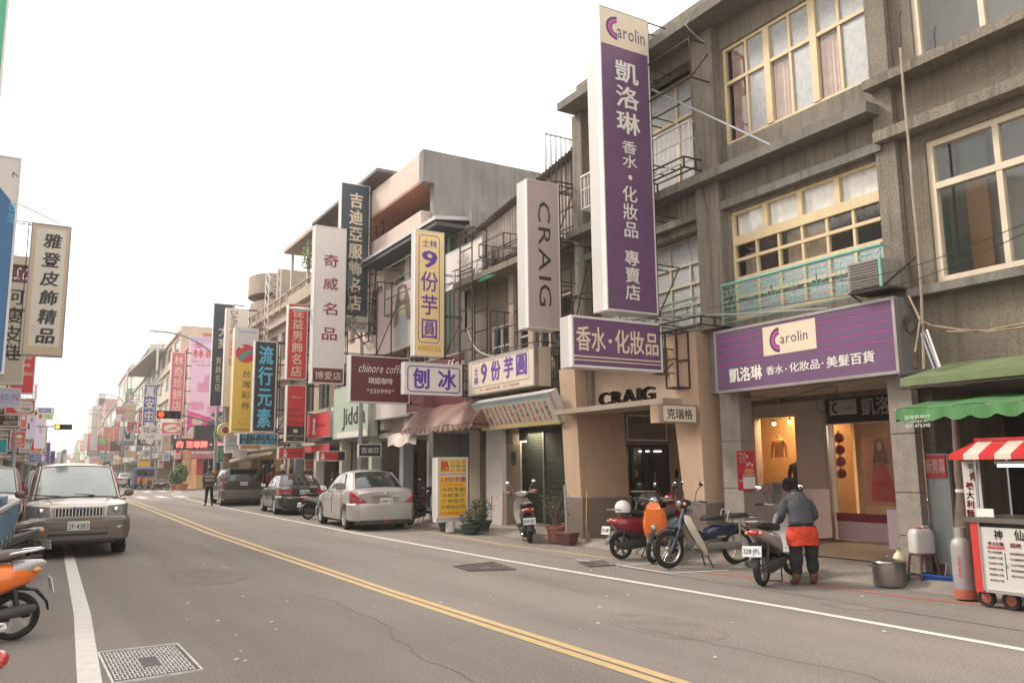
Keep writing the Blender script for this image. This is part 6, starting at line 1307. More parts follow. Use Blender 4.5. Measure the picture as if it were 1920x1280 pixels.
    def band(name, front, t0, t1, z0, z1, m, off=.006, bulge=0, n=12, zfn=None):
        vs = []
        for i in range(n+1):
            t = t0+(t1-t0)*i/n; za, zc = zfn(t) if zfn else (z0, z1)
            for z in (za, zc): vs.append(wrap(front, t, z, off, bulge))
            for z in (za, zc): q = wrap(front, t, z, -.05, bulge); vs.append(q)
        fs = []
        for i in range(n):
            a = 4*i; b_ = a+4; fs += [(a, b_, b_+1, a+1), (a+1, b_+1, b_+3, a+3), (a, a+2, b_+2, b_)]
        fs += [(0,1,3,2), (4*n, 4*n+2, 4*n+3, 4*n+1)]
        m_ = MB(); m_.add(vs, fs); return m_.build(name, m, o)
    def bumper(front, z0, z1, m, bul=.05, off=.02):
        vs = []; n = 24; prof = [(0, z0), (off*.8, z0+.02), (off+.01, z0+(z1-z0)*.4), (off, z1-.04), (0, z1)]; k = len(prof)
        for i in range(n+1):
            t = i/n
            for d, z in prof: vs.append(wrap(front, t, z, d+.003, bul))
        m_ = MB(); m_.add(vs, [(i*k+j, (i+1)*k+j, (i+1)*k+j+1, i*k+j+1) for i in range(n) for j in range(k-1)]); return m_.build('bumper', m, o)
    p['extra'](o, dict(L=L, W=W, hw=hw, yf=yf, yr=yr, band=band, bumper=bumper, wrap=wrap, side=side_pt, paint=paint, deck=lambda y: lerp(y, Ys, Zd), low=low, r=r))
    # doors: seam lines, handles, mirrors
    for s in (-1, 1):
        for (y0_, y1_) in p['doors']:
            m_ = MB()
            for y in (y0_, y1_):
                pts = [(s*(hw(y)*f+.002), y, z) for f, z in ((.975, max(zs+.06, arch(y)+.02)), (.995, .42), (1.0, .6), (.99, lerp(y, Ys, Zd)-.1), (.955, lerp(y, Ys, Zd)-.02))]; m_.tube(pts, .004, 4)
            m_.tube([(s*(hw(y)*.978+.002), y, zs+.06) for y in (y0_, (y0_+y1_)/2, y1_)], .004, 4); m_.build('door_seam', TRIM, o)
            yh = y0_+.16; MB().ell((s*(hw(yh)*.99+.012), yh, lerp(yh, Ys, Zd)-.15), (.014, .075, .02), 8, 5).build('door_handle', p.get('handle', paint), o)
        ym = yfb-.42; zz = lerp(ym, Ys, Zd)+.06
        mo = MB().ell((s*(W+.075), ym, zz+.03), (.095, .055, .075), 12, 8).tube([(s*W*.9, ym, zz-.05), (s*(W+.04), ym, zz)], .022, 6).build('wing_mirror', p.get('mirror', paint), o)
        m_ = MB(); m_.add([(s*(W+.01), ym-.05, zz-.02), (s*(W+.14), ym-.05, zz-.02), (s*(W+.14), ym-.05, zz+.08), (s*(W+.01), ym-.05, zz+.08)], [(0,1,2,3)]); m_.build('mirror_glass', CHROME, mo)
    return o
def plate(o, s, y, z, front, w=.34, h=.16):
    sg = 1 if front else -1; pl_ = MB().box(-w/2, w/2, min(y, y+sg*.012), max(y, y+sg*.012), z-h/2, z+h/2).build('number_plate', PLATE, o, smooth=False)
    t = text_mb(s, -w*.45, z-h*.36, w*.45, z+h*.22, bold=.01)
    t.v = [(v[0]*(-1 if front else 1), y+sg*.014, v[2]) for v in t.v]; t.build('plate_lettering', BLACK, o, smooth=False)

def carpaint(n, c, metal=.3): return mat(n, c, .3, metal, var=0, coat=.7)
SILV = carpaint('champagne_silver', (.42, .39, .365)); DKC = carpaint('dark_grey_paint', (.035, .033, .034)); DKG = carpaint('dark_metallic', (.05, .045, .045)); GOLDB = carpaint('taupe_metallic', (.52, .46, .40)); LOWT = mat('lower_taupe', (.17, .14, .12), .45, .3, var=.05)
# ---- silver saloon
def ex_sedan(o, k):
    L, W = k['L'], k['W']; B = k['band']
    k['bumper'](0, .26, .70, k['paint'], .045, .035)
    B('lower_valance', 0, .16, .84, .17, .30, TRIM, .012, .05)
    for s in (0, 1):
        t0, t1 = (.05, .285) if s == 0 else (.95, .715)
        zf = lambda t, a=t0, b=t1: (lambda u: (.70+.01*u, .99-.03*u if u < .35 else .98-.38*(u-.35)))(abs(t-a)/abs(b-a))
        B('tail_light', 0, t0, t1, 0, 0, LAMPR, .014, .03, 10, zf)
        B('reversing_lamp', 0, t0+(.02 if s == 0 else -.02), t1+(-.03 if s == 0 else .03), .775, .82, LAMPC, .019, .03, 8)
    MB().box(-.40, .40, -L/2-.075, -L/2-.03, .865, .90).build('chrome_strip', CHROME, o); MB().ell((0, -L/2-.05, .955), (.04, .012, .028), 12, 6).build('badge', CHROME, o)
    MB().add([(-.33, -L/2-.056, .85), (.33, -L/2-.056, .85), (.25, -L/2-.05, .66), (-.25, -L/2-.05, .66)], [(0,1,2,3)]).build('plate_recess', mat('recess_shade', (.30, .26, .24), .4, .3), o)
    plate(o, '6388YQ', -L/2-.062, .755, 0); MB().ell((.05, -L/2-.07, .235), (.09, .012, .02), 10, 5).build('fog_lamp', LAMPR, o)
    MB().cyl((.0, -.95, 1.50), .012, .06, 8).build('roof_aerial', TRIM, o)
    for s in (0, 1): B('headlight', 1, .05 if s == 0 else .95, .24 if s == 0 else .76, .62, .78, LAMPC, .012)
    B('grille', 1, .32, .68, .55, .72, TRIM, .012, .03); k['bumper'](1, .2, .5, k['paint'], .06, .03); plate(o, '6388YQ', L/2+.08, .42, 1)
    MB().box(-.55, .55, -1.46, -1.40, 1.0, 1.10).build('parcel_shelf', mat('white_papers', (.6, .6, .58)), o)
    for s in (-1, 1):
        m_ = MB(); pts = [k['side'](u, v, s, .012) for u, v in ((.17, .10), (.2, .6), (.3, .93), (.5, .97), (.75, .97), (.9, .8), (.99, .1))]; m_.tube(pts, .012, 5); m_.build('window_visor', TRIM, o)
P_SEDAN = dict(L=4.45, W=1.70, wb=2.6, fo=.86, r=.305, paint=SILV, deck_y=[-2.225, -2.05, -1.45, -.9, .3, .95, 1.6, 2.225], deck_z=[.98, 1.06, 1.07, .99, .96, .97, .86, .62], gh=(-1.62, -1.02, .18, 1.12, 1.52, .66), wins=[(.20, .46, .12, .90, 0), (.49, .88, .12, .90, 0)], doors=[(-.95, .0), (.02, .98)], extra=ex_sedan, spokes=7)
car('parked_car', 'silver saloon seen from behind, nearest of the three cars parked on the right', 'car', (8.46, 22.7), 4, P_SEDAN)
# ---- dark saloon
def ex_dark(o, k):
    L, B = k['L'], k['band']; k['bumper'](0, .28, .66, k['paint'], .05, .04); B('bumper_strip', 0, .02, .98, .60, .625, CHROME, .05, .06)
    B('lower_valance', 0, .2, .8, .19, .3, TRIM, .01, .05)
    for s in (0, 1): B('tail_light', 0, .04 if s == 0 else .96, .33 if s == 0 else .67, .72, .90, LAMPR, .012, .03); B('reversing_lamp', 0, .12 if s == 0 else .88, .3 if s == 0 else .7, .755, .785, LAMPC, .018, .03)
    plate(o, '3E·2400', -L/2-.06, .80, 0); MB().box(-.28, .28, -L/2-.06, -L/2-.03, .94, .955).build('chrome_strip', CHROME, o)
    for s in (0, 1): B('headlight', 1, .05 if s == 0 else .95, .28 if s == 0 else .72, .6, .74, LAMPC, .012)
    k['bumper'](1, .2, .5, k['paint'], .05, .03)
    for s in (-1, 1): MB().box(s*(k['W']+.004)-.006, s*(k['W']+.004)+.006, -1.6, 1.5, .44, .475).build('side_moulding', CHROME, o)
P_DARK = dict(L=4.7, W=1.76, wb=2.7, fo=.95, r=.31, paint=DKC, deck_y=[-2.35, -2.2, -1.5, -.8, .3, 1.0, 1.7, 2.35], deck_z=[.93, .98, .99, .94, .92, .92, .82, .60], gh=(-1.55, -.95, .25, 1.05, 1.40, .66), wins=[(.18, .47, .12, .90, 0), (.50, .9, .12, .90, 0)], doors=[(-1.0, .0), (.02, 1.05)], extra=ex_dark, flatrim=True, rimm=mat('hub_cap', (.42, .41, .38), .4, .5), mirror=DKC)
car('parked_car', 'black saloon seen from behind, middle of the three parked cars on the right', 'car', (8.95, 31.5), 5, P_DARK)
# ---- dark people carrier
def ex_mpv(o, k):
    L, B = k['L'], k['band']; k['bumper'](0, .3, .72, LOWT, .05, .045)
    for s in (0, 1): B('tail_light', 0, .06 if s == 0 else .94, .155 if s == 0 else .845, .80, 1.25, LAMPR, .014, .0)
    plate(o, '5566 CN', -L/2-.035, .98, 0); t = text_mb('SAVRIN', -.3, 1.09, .3, 1.12); t.v = [(v[0], -L/2-.03, v[2]) for v in t.v]; t.build('lettering', CHROME, o, smooth=False)
    MB().box(-.6, .6, -L/2-.16, -L/2+.25, 1.60, 1.66).build('roof_spoiler', k['paint'], o)
    for s in (0, 1): B('headlight', 1, .05 if s == 0 else .95, .25 if s == 0 else .75, .66, .84, LAMPC, .012)
    k['bumper'](1, .2, .55, LOWT, .05, .03)
P_MPV = dict(L=4.7, W=1.78, wb=2.8, fo=.93, r=.32, paint=DKG, deck_y=[-2.35, -2.2, -1.5, -.8, .3, 1.2, 1.8, 2.35], deck_z=[1.08, 1.08, 1.06, 1.04, 1.0, .98, .86, .66], gh=(-2.3, -2.12, .55, 1.55, 1.64, .74), bow=(.10, .02), wins=[(.03, .24, .12, .9, 0), (.27, .52, .12, .9, 0), (.55, .86, .12, .9, 0)], doors=[(-1.0, .05), (.08, 1.1)], extra=ex_mpv, flatrim=True, rimm=mat('hub_cap', ()), taper=(.05, .14), mirror=DKG)
car('parked_car', 'dark people carrier with upright red tail lights, farthest car before the crossing', 'car', (8.95, 40.9), 4, P_MPV)
# ---- taupe SUV facing the camera
def ex_suv(o, k):
    L, B, W = k['L'], k['band'], k['W']
    k['bumper'](1, .32, .72, LOWT, .07, .05); B('lower_intake', 1, .31, .69, .42, .55, BLACKM, .06, .07); B('skid_lip', 1, .2, .8, .30, .33, TRIM, .05, .07)
    B('grille_surround', 1, .32, .68, .75, .94, k['paint'], .016, .055); B('grille', 1, .34, .66, .775, .915, BLACKM, .022, .06)
    for i in range(15):
        t = .348+.304*i/14; q = k['wrap'](1, t, .77, .027, .06); MB().box(q.x-.007, q.x+.007, q.y-.01, q.y+.008, .778, .912).build('grille_bar', CHROME, o, smooth=False)
    MB().ell((0, L/2+.095, .925), (.10, .014, .04), 16, 6).build('badge', CHROME, o); MB().ell((0, L/2+.10, .925), (.088, .014, .031), 16, 6).build('badge_oval', mat('badge_blue', (.3, .32, .4), .3, .4), o)
    for s in (0, 1):
        a, b_ = (.13, .315) if s == 0 else (.87, .685)
        zf = lambda t, a=a, b=b_: (lambda u: (.76+.01*u, .99-.04*u))(abs(t-a)/abs(b-a))
        B('headlight', 1, a, b_, 0, 0, LAMPC, .016, .02, 10, zf); B('indicator', 1, a+(.005 if s == 0 else -.005), a+(.05 if s == 0 else -.05), .79, .93, LAMPO, .020, .02)
        q = k['wrap'](1, .26 if s == 0 else .74, .87, .02, .03); MB().ell((q.x, q.y-.02, .87), (.06, .035, .06), 14, 8).build('headlight_bowl', CHROME, o)
        q = k['wrap'](1, .235 if s == 0 else .765, .54, .03, .05); MB().ell((q.x, q.y+.01, .54), (.085, .04, .045), 12, 6).build('fog_lamp', LAMPC, o)
        B('wheel_flare', 1, .0 if s == 0 else 1, .06 if s == 0 else .94, .66, .74, LOWT, .03)
    plate(o, '2F·4383', L/2+.155, .60, 1, .37, .165)
    for s in (-1, 1):
        MB().tube([(s*.66, -1.7, 1.70), (s*.66, -1.55, 1.765), (s*.64, .15, 1.785), (s*.64, .35, 1.72)], .02, 6).build('roof_rail', TRIM, o)
        MB().tube([(s*.1, 1.46, 1.08), (s*.35, 1.42, 1.125), (s*.75-.0, 1.28, 1.15)] if s > 0 else [(-.15, 1.46, 1.08), (-.3, 1.40, 1.13), (.05, 1.36, 1.16)], .012, 5).build('wiper', TRIM, o)
        m_ = MB(); m_.tube([(s*.42, 2.05, .985), (s*.5, 1.75, 1.065), (s*.58, 1.5, 1.09)], .008, 4); m_.build('bonnet_crease', k['paint'], o)
    MB().box(-W+.02, W-.02, 1.40, 1.46, 1.04, 1.065).build('cowl', TRIM, o)
    k['bumper'](0, .32, .72, LOWT, .05, .05)
    for s in (0, 1): B('tail_light', 0, .06 if s == 0 else .94, .13 if s == 0 else .87, .85, 1.15, LAMPR, .012)
    plate(o, '2F·4383', -L/2-.07, .8, 0)
    for s in (-1, 1): MB().box(s*(W+.01)-.012, s*(W+.01)+.012, -1.0, .95, .38, .58).build('side_cladding', LOWT, o)
SUVGL = mat('windscreen_pale', (.20, .24, .22), .05, var=.3, scale=1.3, spec=1, coat=1)
P_SUV = dict(L=4.4, W=1.80, wb=2.62, fo=.86, r=.36, zb=.30, zs=.36, paint=GOLDB, deck_y=[-2.2, -2.1, -1.4, -.6, .3, 1.1, 1.55, 2.0, 2.2], deck_z=[1.06, 1.08, 1.09, 1.08, 1.07, 1.07, 1.04, .97, .86], crown=.04, gh=(-2.12, -1.85, .42, 1.32, 1.73, .73), bow=(.14, .03), wins=[(.03, .26, .12, .9, 0), (.29, .56, .12, .9, 0), (.59, .9, .12, .9, 0)], doors=[(-.95, .05), (.08, 1.05)], extra=ex_suv, spokes=5, taper=(.05, .10), front_glass=SUVGL, mirror=LOWT, tw=.27, win_=-.03, steer=R(-8))
car('parked_car', 'taupe off-roader facing the camera and standing over the left white line', 'car', (1.02, 19.9), 180, P_SUV)
P2 = dict(P_SUV); P2.update(paint=carpaint('champagne_beige', (.33, .30, .27)), extra=ex_mpv)
car('parked_car', 'pale beige off-roader half hidden behind the taupe one at the left edge', 'car', (-.75, 25.6), 180, P2)
# white car farther back on the left
P3 = dict(P_MPV); P3.update(paint=carpaint('white_car_paint', (.6, .6, .6), 0)); car('parked_car', 'white van roof showing above the taupe off-roader', 'car', (1.0, 33), 180, P3)
# ---- distant cars beyond the crossing
for k, (px, Y, P_, pc, lab) in enumerate(((236, 92, P_DARK, (.5, .49, .5), 'silver saloon parked beyond the crossing, left of the pair'), (262, 86, P_SEDAN, (.42, .4, .42), 'silver-grey saloon parked beyond the crossing, right of the pair'), (213, 110, P_DARK, (.6, .6, .6), 'white car far down the street behind the parked silver pair'))):
    q = dict(P_); q['paint'] = carpaint('far_paint_%d' % k, pc); pt = PY(px, 900, Y); car('parked_car', lab, 'car', (pt.x, Y), 3, q, 'cars parked beyond the crossing')
q = dict(P_SEDAN); q['paint'] = carpaint('taxi_yellow', (.6, .35, .03), 0); pt = PY(196, 890, 140); car('moving_car', 'small orange-yellow car coming far down the street', 'car', (pt.x, 140), 180, q, 'cars parked beyond the crossing')
# blue delivery van seen from behind
pt = PY(268, 900, 80); o = thing('delivery_van', 'blue box van with orange board on its tail parked beyond the crossing', 'van', (pt.x, 80, 0), -R(3)); VB = mat('van_blue', (.05, .12, .22), .5, var=.08)
m_ = MB(); m_.prism([(-1.9, .35), (1.9, .35), (2.0, .9), (1.7, 1.15), (1.35, 1.85), (-1.75, 1.92), (-1.9, 1.8)], -.8, .8, 'X'); m_.build('body', VB, o)
MB().box(-.62, .62, -1.925, -1.9, 1.2, 1.7).build('rear_window', CARGLASS, o); MB().box(-.55, .62, -1.96, -1.905, .45, 1.05).build('orange_board', INKO, o); MB().box(-.8, -.62, -1.93, -1.9, .7, 1.1).build('tail_light', LAMPR, o)
for s in (-1, 1):
    for y in (-1.1, 1.2): wheel(o, s*.72, y, .3, .18, s)
MB().box(-.85, .85, -2.0, -1.9, .35, .47).build('bumper', TRIM, o); plate(o, 'KE 2203', -2.0, .41, 0, .3, .1)
MB().box(-.5, .5, -.2, .1, 1.9, 2.45).build('roof_sign', mat('amber_plain', ()), o)

# ---- blue flat-bed truck body at the left edge
o = thing('pickup_truck', 'old blue flat-bed truck with ribbed steel drop side, cut by the left edge', 'truck', (0, 12.6, 0)); TB = mat('truck_blue', (.13, .22, .30), .55, var=.2, scale=4, grime=.35, gcol=(.15, .1, .07))
x = -.13; y0, y1 = 9.8, 15.4; z0, z1 = .70, 1.12; o.location = (-.13, 12.6, 0)
m_ = MB().box(x-.03, x, y0, y1, z0, z1); m_.box(x-1.6, x-1.57, y0, y1, z0, z1); m_.box(x-1.57, x-.03, y1-.03, y1, z0, z1); m_.box(x-1.57, x-.03, y0+.01, y1-.03, z0-.02, z0+.02)
part(m_, 'load_bed', TB, o)
n = 14
for i in range(n): y = y0+.15+(y1-y0-.3)*i/(n-1); part(MB().box(x+.001, x+.03, y-.035, y+.035, z0+.02, z1-.03), 'rib', TB, o)
part(MB().box(x-.035, x+.02, y0, y1, z1, z1+.04), 'top_rail', ALU, o); part(MB().box(x-1.5, x-.2, y0, y1-.6, .5, .68), 'chassis', TRIM, o)
hk = MB()
for i in range(7): y = y0+.3+i*.85; hk.tube([(x+.03, y, z0-.05), (x+.05, y, z0+.06), (x+.03, y, z0+.1)], .012, 5)
part(hk, 'hook', STEEL, o); part(MB().box(x-1.5, x-.2, 15.55, 16.8, .55, 1.2), 'cab', TB, o); part(MB().box(x-1.45, x-.25, 15.0, 15.3, 1.0, 1.4), 'cargo', BLACKM, o)
part(MB().box(x-1.3, x-.35, 12.4, 14.4, .82, 1.12), 'cargo', BLACKM, o)
o.rotation_euler = (0, 0, -R(2.6))
for y in (12.2, 17.2):
    for xx in (-.25, -1.35): wheel(o, xx, y-12.6, .3, .18, 1 if xx > -.6 else -1)

# ================================================================ scooters
def ring(cx, y, z, rx, rz, n=12, p=2.6, tilt=0):
    out = []
    for j in range(n):
        a = 2*pi*j/n; c, s = cos(a), sin(a); u = abs(c)**(2/p)*(1 if c >= 0 else -1)*rx; v = abs(s)**(2/p)*(1 if s >= 0 else -1)*rz
        out.append((cx+u, y-v*sin(tilt), z+v*cos(tilt)))
    return out
def shell(par, name, secs, m, n=14, p=2.6, x=0):   # secs: (y, z, half width, half height, tilt)
    return MB().loft([ring(x, s[0], s[1], s[2], s[3], n, p, s[4] if len(s) > 4 else 0) for s in secs]).build(name, m, par)
def mwheel(par, y, r, w, name='wheel', spoke=False, steer=0, rimm=None):
    o = MB().lathe([(r*.72, -w*.32), (r*.86, -w*.5), (r*.97, -w*.3), (r, 0), (r*.97, w*.3), (r*.86, w*.5), (r*.72, w*.32)], 28, (0,0,0), 'X', caps=False).build(name, TYRE, par)
    o.location = (0, y, r); o.rotation_euler = (0, 0, steer); rm = rimm or STEEL; t = MB()
    t.lathe([(r*.73, -w*.3), (r*.68, -w*.15), (r*.68, w*.15), (r*.73, w*.3)], 24, (0,0,0), 'X', caps=False); t.cyl((-w*.45, 0, 0), r*.16, w*.9, 12, 'X')
    if spoke:
        for k in range(24): a = 2*pi*k/24; b_ = a+(.35 if k % 2 else -.35); s = w*.3*(1 if k % 4 < 2 else -1); t.tube([(s, r*.14*cos(b_), r*.14*sin(b_)), (0, r*.70*cos(a), r*.70*sin(a))], .0025, 4)
    else:
        for k in range(5):
            a = 2*pi*k/5; t.add([(-w*.15, r*.1*cos(a+1), r*.1*sin(a+1)), (-w*.15, r*.1*cos(a-1), r*.1*sin(a-1)), (-w*.12, r*.7*cos(a-.16), r*.7*sin(a-.16)), (-w*.12, r*.7*cos(a+.16), r*.7*sin(a+.16)), (w*.15, r*.1*cos(a+1), r*.1*sin(a+1)), (w*.15, r*.1*cos(a-1), r*.1*sin(a-1)), (w*.12, r*.7*cos(a-.16), r*.7*sin(a-.16)), (w*.12, r*.7*cos(a+.16), r*.7*sin(a+.16))], [(0,1,2,3), (7,6,5,4), (0,3,7,4), (1,5,6,2)])
    t.build('rim', rm, o); return o
def mirror(par, x, y, z, hx, hz, m=BLACKM, back=True):
    o = MB().tube([(x, y, z), (x+hx*.4, y-.01, z+hz*.7), (x+hx, y-.03, z+hz)], .006, 5).ell((x+hx, y-.03, z+hz+.03), (.055, .018, .04), 12, 6).build('mirror', m, par)
    MB().ell((x+hx, y-.045, z+hz+.03), (.048, .006, .034), 12, 5).build('mirror_glass', CHROME, o); return o
SEATM = mat('black_vinyl_seat', (.03, .028, .027), .5, var=.1, bump=.1); ENG = mat('engine_black', (.04, .038, .036), .6, var=.2, scale=12); ENGA = mat('engine_alloy', (.25, .24, .22), .5, .5, var=.2, scale=10)
GRIP = BLACKM
def scooter(name, label, loc, heading, p, group=None, lean=4):
    """Local frame: +Y forward, origin on the ground under the middle. p: body, front, seat colours and options"""
    o = thing(name, label, 'scooter', (loc[0], loc[1], loc[2] if len(loc) > 2 else .004), -R(heading), group); o.rotation_euler = (0, -R(lean), -R(heading))
    bc, fc = p['body'], p.get('front', p['body']); lc = p.get('lower', BLACKM); rd = p.get('round', False); r = .225; wb = .60
    mwheel(o, -wb-.03, r, .10, 'rear_wheel'); mwheel(o, wb+.05, r, .09, 'front_wheel', steer=R(p.get('steer', 12)))
    # engine, belt case, silencer
    e = MB().loft([ring(.07, -.02, .27, .06, .06), ring(.10, -.25, .26, .05, .075), ring(.10, -.55, .24, .04, .085), ring(.10, -.78, .24, .035, .05)]).ell((0, -.18, .30), (.10, .13, .11), 12, 8).box(-.03, .03, -.45, -.2, .25, .45); e.build('engine', ENG, o)
    MB().loft([ring(-.11, -.2, .22, .02, .02), ring(-.125, -.32, .24, .05, .05), ring(-.13, -.70, .29, .058, .058), ring(-.13, -.80, .30, .035, .035)]).build('silencer', p.get('sil', ENG), o)
    MB().tube([(.09, -.66, .26), (.11, -.60, .55)], .02, 8).tube([(-.09, -.66, .26), (-.11, -.60, .55)], .02, 8).build('shock_absorber', ENG, o)
    # rear body
    zt = .70
    if rd: secs = [(.04, .46, .10, .10), (-.08, .52, .15, .15), (-.28, .55, .185, .165), (-.50, .58, .185, .15), (-.70, .61, .14, .105), (-.80, .63, .06, .05)]
    else: secs = [(.02, .46, .10, .12), (-.10, .52, .13, .14), (-.30, .56, .155, .125), (-.52, .62, .15, .095), (-.72, .68, .11, .065), (-.84, .71, .05, .03)]
    shell(o, 'rear_body', secs, bc)
    shell(o, 'lower_cover', [(.0, .36, .09, .08), (-.2, .40, .12, .08), (-.45, .46, .13, .07), (-.68, .52, .10, .05)], lc)
    sh = .02 if rd else .0
    shell(o, 'seat', [(.05, .70+sh, .07, .035), (-.05, .735+sh, .11, .05), (-.22, .735+sh, .13, .045), (-.32, .755+sh, .135, .05), (-.50, .785+sh, .13, .05), (-.66, .80+sh, .09, .035), (-.70, .80+sh, .04, .02)], p.get('seat', SEATM), p=3)
    shell(o, 'rear_fender', [(-.62, .50, .06, .03, .2), (-.80, .46, .07, .02, .9), (-.90, .34, .065, .012, 1.3), (-.92, .26, .05, .01, 1.4)], lc)
    MB().tube([(.10, -.45, .80), (.12, -.70, .84), (.07, -.84, .85), (-.07, -.84, .85), (-.12, -.70, .84), (-.10, -.45, .80)], .012, 6).build('grab_rail', p.get('rail', STEEL), o)
    tl = .66 if rd else .70
    MB().ell((0, -.83 if not rd else -.80, tl), (.075, .045, .045), 14, 8).build('tail_light', LAMPR, o)
    for s in (-1, 1): MB().ell((s*.095, -.79, tl-.005), (.035, .045, .028), 10, 6).build('indicator', LAMPO, o)
    pl_ = MB().cbox((0, -.93, .47 if not rd else .50), (.26, .008, .14), rx=R(-12)).build('number_plate', PLATE, o, smooth=False)
    if p.get('plate'):
        t = text_mb(p['plate'], -.115, -.05, .115, .035, bold=.01); mm = Matrix.Translation((0, -.936, .47 if not rd else .50)) @ Matrix.Rotation(R(-12), 4, 'X'); t.v = [tuple(mm @ Vector(v)) for v in t.v]; t.build('plate_lettering', BLACK, o, smooth=False)
    # floor and leg shield
    MB().loft([ring(0, -.02, .34, .12, .05, 12, 4), ring(0, .18, .30, .165, .035, 12, 4), ring(0, .40, .30, .17, .04, 12, 4), ring(0, .50, .36, .14, .06, 12, 4)]).build('floorboard', lc, o)
    fs = [(.40, .33, .15, .03, -.9), (.47, .45, .19, .045, -1.1), (.50, .62, .21, .05, -1.25), (.49, .78, .19, .055, -1.35), (.46, .90, .13, .05, -1.4)]
    rings = []
    for y, z, w, hh, _ in fs: rings.append([(w*cos(a)*(1), y+.02+.085*sin(a)*(1 if sin(a) > 0 else .35)*(hh/.05), z) for a in [2*pi*j/16 for j in range(16)]])
    MB().loft(rings).build('leg_shield', fc, o)
    st = R(p.get('steer', 12))
    # front fender and fork
    MB().loft([ring(0, .44, .40, .05, .015, 10), ring(0, .52, .46, .065, .02, 10), ring(0, .66, .475, .07, .022, 10), ring(0, .80, .42, .06, .02, 10), ring(0, .87, .34, .035, .012, 10)]).build('front_fender', fc if not p.get('dark_fender') else lc, o)
    MB().tube([(.055, .50, .50), (.06, .65, .22)], .018, 6).tube([(-.055, .50, .50), (-.06, .65, .22)], .018, 6).build('fork', STEEL, o)
    # head and bars
    if rd: MB().ell((0, .46, 1.0), (.13, .11, .085), 16, 10).build('head_cowl', p.get('head', fc), o); MB().ell((0, .545, 1.0), (.075, .05, .075), 14, 8).build('headlight', LAMPC, o)
    else: MB().loft([ring(0, .33, .99, .10, .035), ring(0, .42, 1.0, .15, .055), ring(0, .50, .98, .12, .06), ring(0, .56, .95, .06, .03)]).build('head_cowl', p.get('head', fc), o); MB().ell((0, .52, .97), (.085, .05, .045), 14, 8).build('headlight', LAMPC, o)
    MB().tube([(-.34, .28, 1.03), (-.22, .36, 1.03), (0, .42, 1.0), (.22, .36, 1.03), (.34, .28, 1.03)], .013, 6).build('handlebar', STEEL, o)
    for s in (-1, 1):
        MB().tube([(s*.35, .275, 1.03), (s*.24, .345, 1.03)], .019, 8).build('grip', p.get('grip', GRIP), o)
        MB().tube([(s*.24, .38, 1.03), (s*.34, .36, 1.02)], .005, 4).build('brake_lever', STEEL, o)
        mirror(o, s*.17, .40, 1.03, s*.13, .20, p.get('mir', BLACKM))
        MB().ell((s*.15, .54, .80), (.035, .03, .03), 10, 6).build('indicator', p.get('ind', LAMPO), o)
        if p.get('muff'): MB().loft([ring(s*.30, .22, 1.03, .03, .03), ring(s*.30, .32, 1.03, .065, .055), ring(s*.27, .42, 1.02, .07, .06), ring(s*.24, .46, 1.02, .03, .03)]).build('hand_muff', p['muff'], o)
    MB().tube([(.07, -.05, .2), (.10, -.16, .01)], .011, 5).tube([(-.07, -.05, .2), (-.10, -.16, .01)], .011, 5).tube([(-.10, -.16, .015), (.10, -.16, .015)], .01, 5).build('centre_stand', ENG, o)
    if p.get('extra'): p['extra'](o)
    return o
RSC = carpaint('scooter_red', (.22, .012, .025), .1); GREYSC = carpaint('scooter_grey', (.10, .095, .095)); WSC = carpaint('scooter_white', (.36, .33, .30), .1); SSC = carpaint('scooter_silver', (.40, .37, .37)); OSC = carpaint('scooter_orange', (.75, .16, .015), .05); KSC = carpaint('scooter_black', (.025, .023, .024), .1); BSC = carpaint('scooter_blue', (.03, .05, .14), .1)
MUFF = mat('brown_muff', (.24, .11, .08), .75, var=.15)
def at(px, py): g = G(px, py); return (g.x, g.y)
# white scooter seen from the back in front of the shuttered shop
P_W = dict(body=GREYSC, front=WSC, lower=BLACKM, plate='BFW·887', muff=MUFF, mir=ALU)
a = at(992, 1018); scooter('scooter', 'white scooter with brown hand muffs seen from behind in front of the dark shutter', (a[0]+.33, a[1]+.62), 26, P_W)
# red scooter with helmet
def ex_red(o):
    pass
P_R = dict(body=RSC, front=RSC, lower=GREYSC, plate='JUG-QMF', round=True, steer=-10)
a = at(1165, 1048); SR = (a[0]+.61, a[1]-.09)
scooter('scooter', 'dark red retro scooter with grey tail parked side-on left of the orange one', SR, 95, P_R, lean=2)
P_O = dict(body=mat('scooter_mint', (.12, .2, .24), .3, coat=.8), front=OSC, lower=BLACKM, round=True, steer=-6, dark_fender=True, ind=OSC, head=KSC)
def ex_or(o):
    MB().ell((0, .60, .56), (.05, .03, .06), 14, 8).build('low_headlight', LAMPC, o)
    shell(o, 'front_apron', [(.56, .98, .06, .03, .2), (.62, .92, .12, .05, .3), (.62, .78, .15, .06, 0), (.60, .62, .13, .05, 0), (.56, .48, .09, .04, 0), (.50, .36, .05, .03, 0)], OSC)
P_O['extra'] = ex_or
a = at(1222, 1056); scooter('scooter', 'bright orange scooter facing the road between the red scooter and the old moped', (a[0]+.56, a[1]+.36), 236, P_O, lean=2)
# grey scooter the woman bends over
def ex_grey(o): pass
P_G = dict(body=GREYSC, front=SSC, lower=BLACKM, plate='328·JFL', rail=ALU, steer=-20, head=GREYSC)
P_G['body'] = SSC
a = at(1432, 1098); scooter('scooter', 'silver-grey scooter with white number plate beside the bending woman', (a[0]+.56, a[1]+.24), 67, P_G, lean=2)
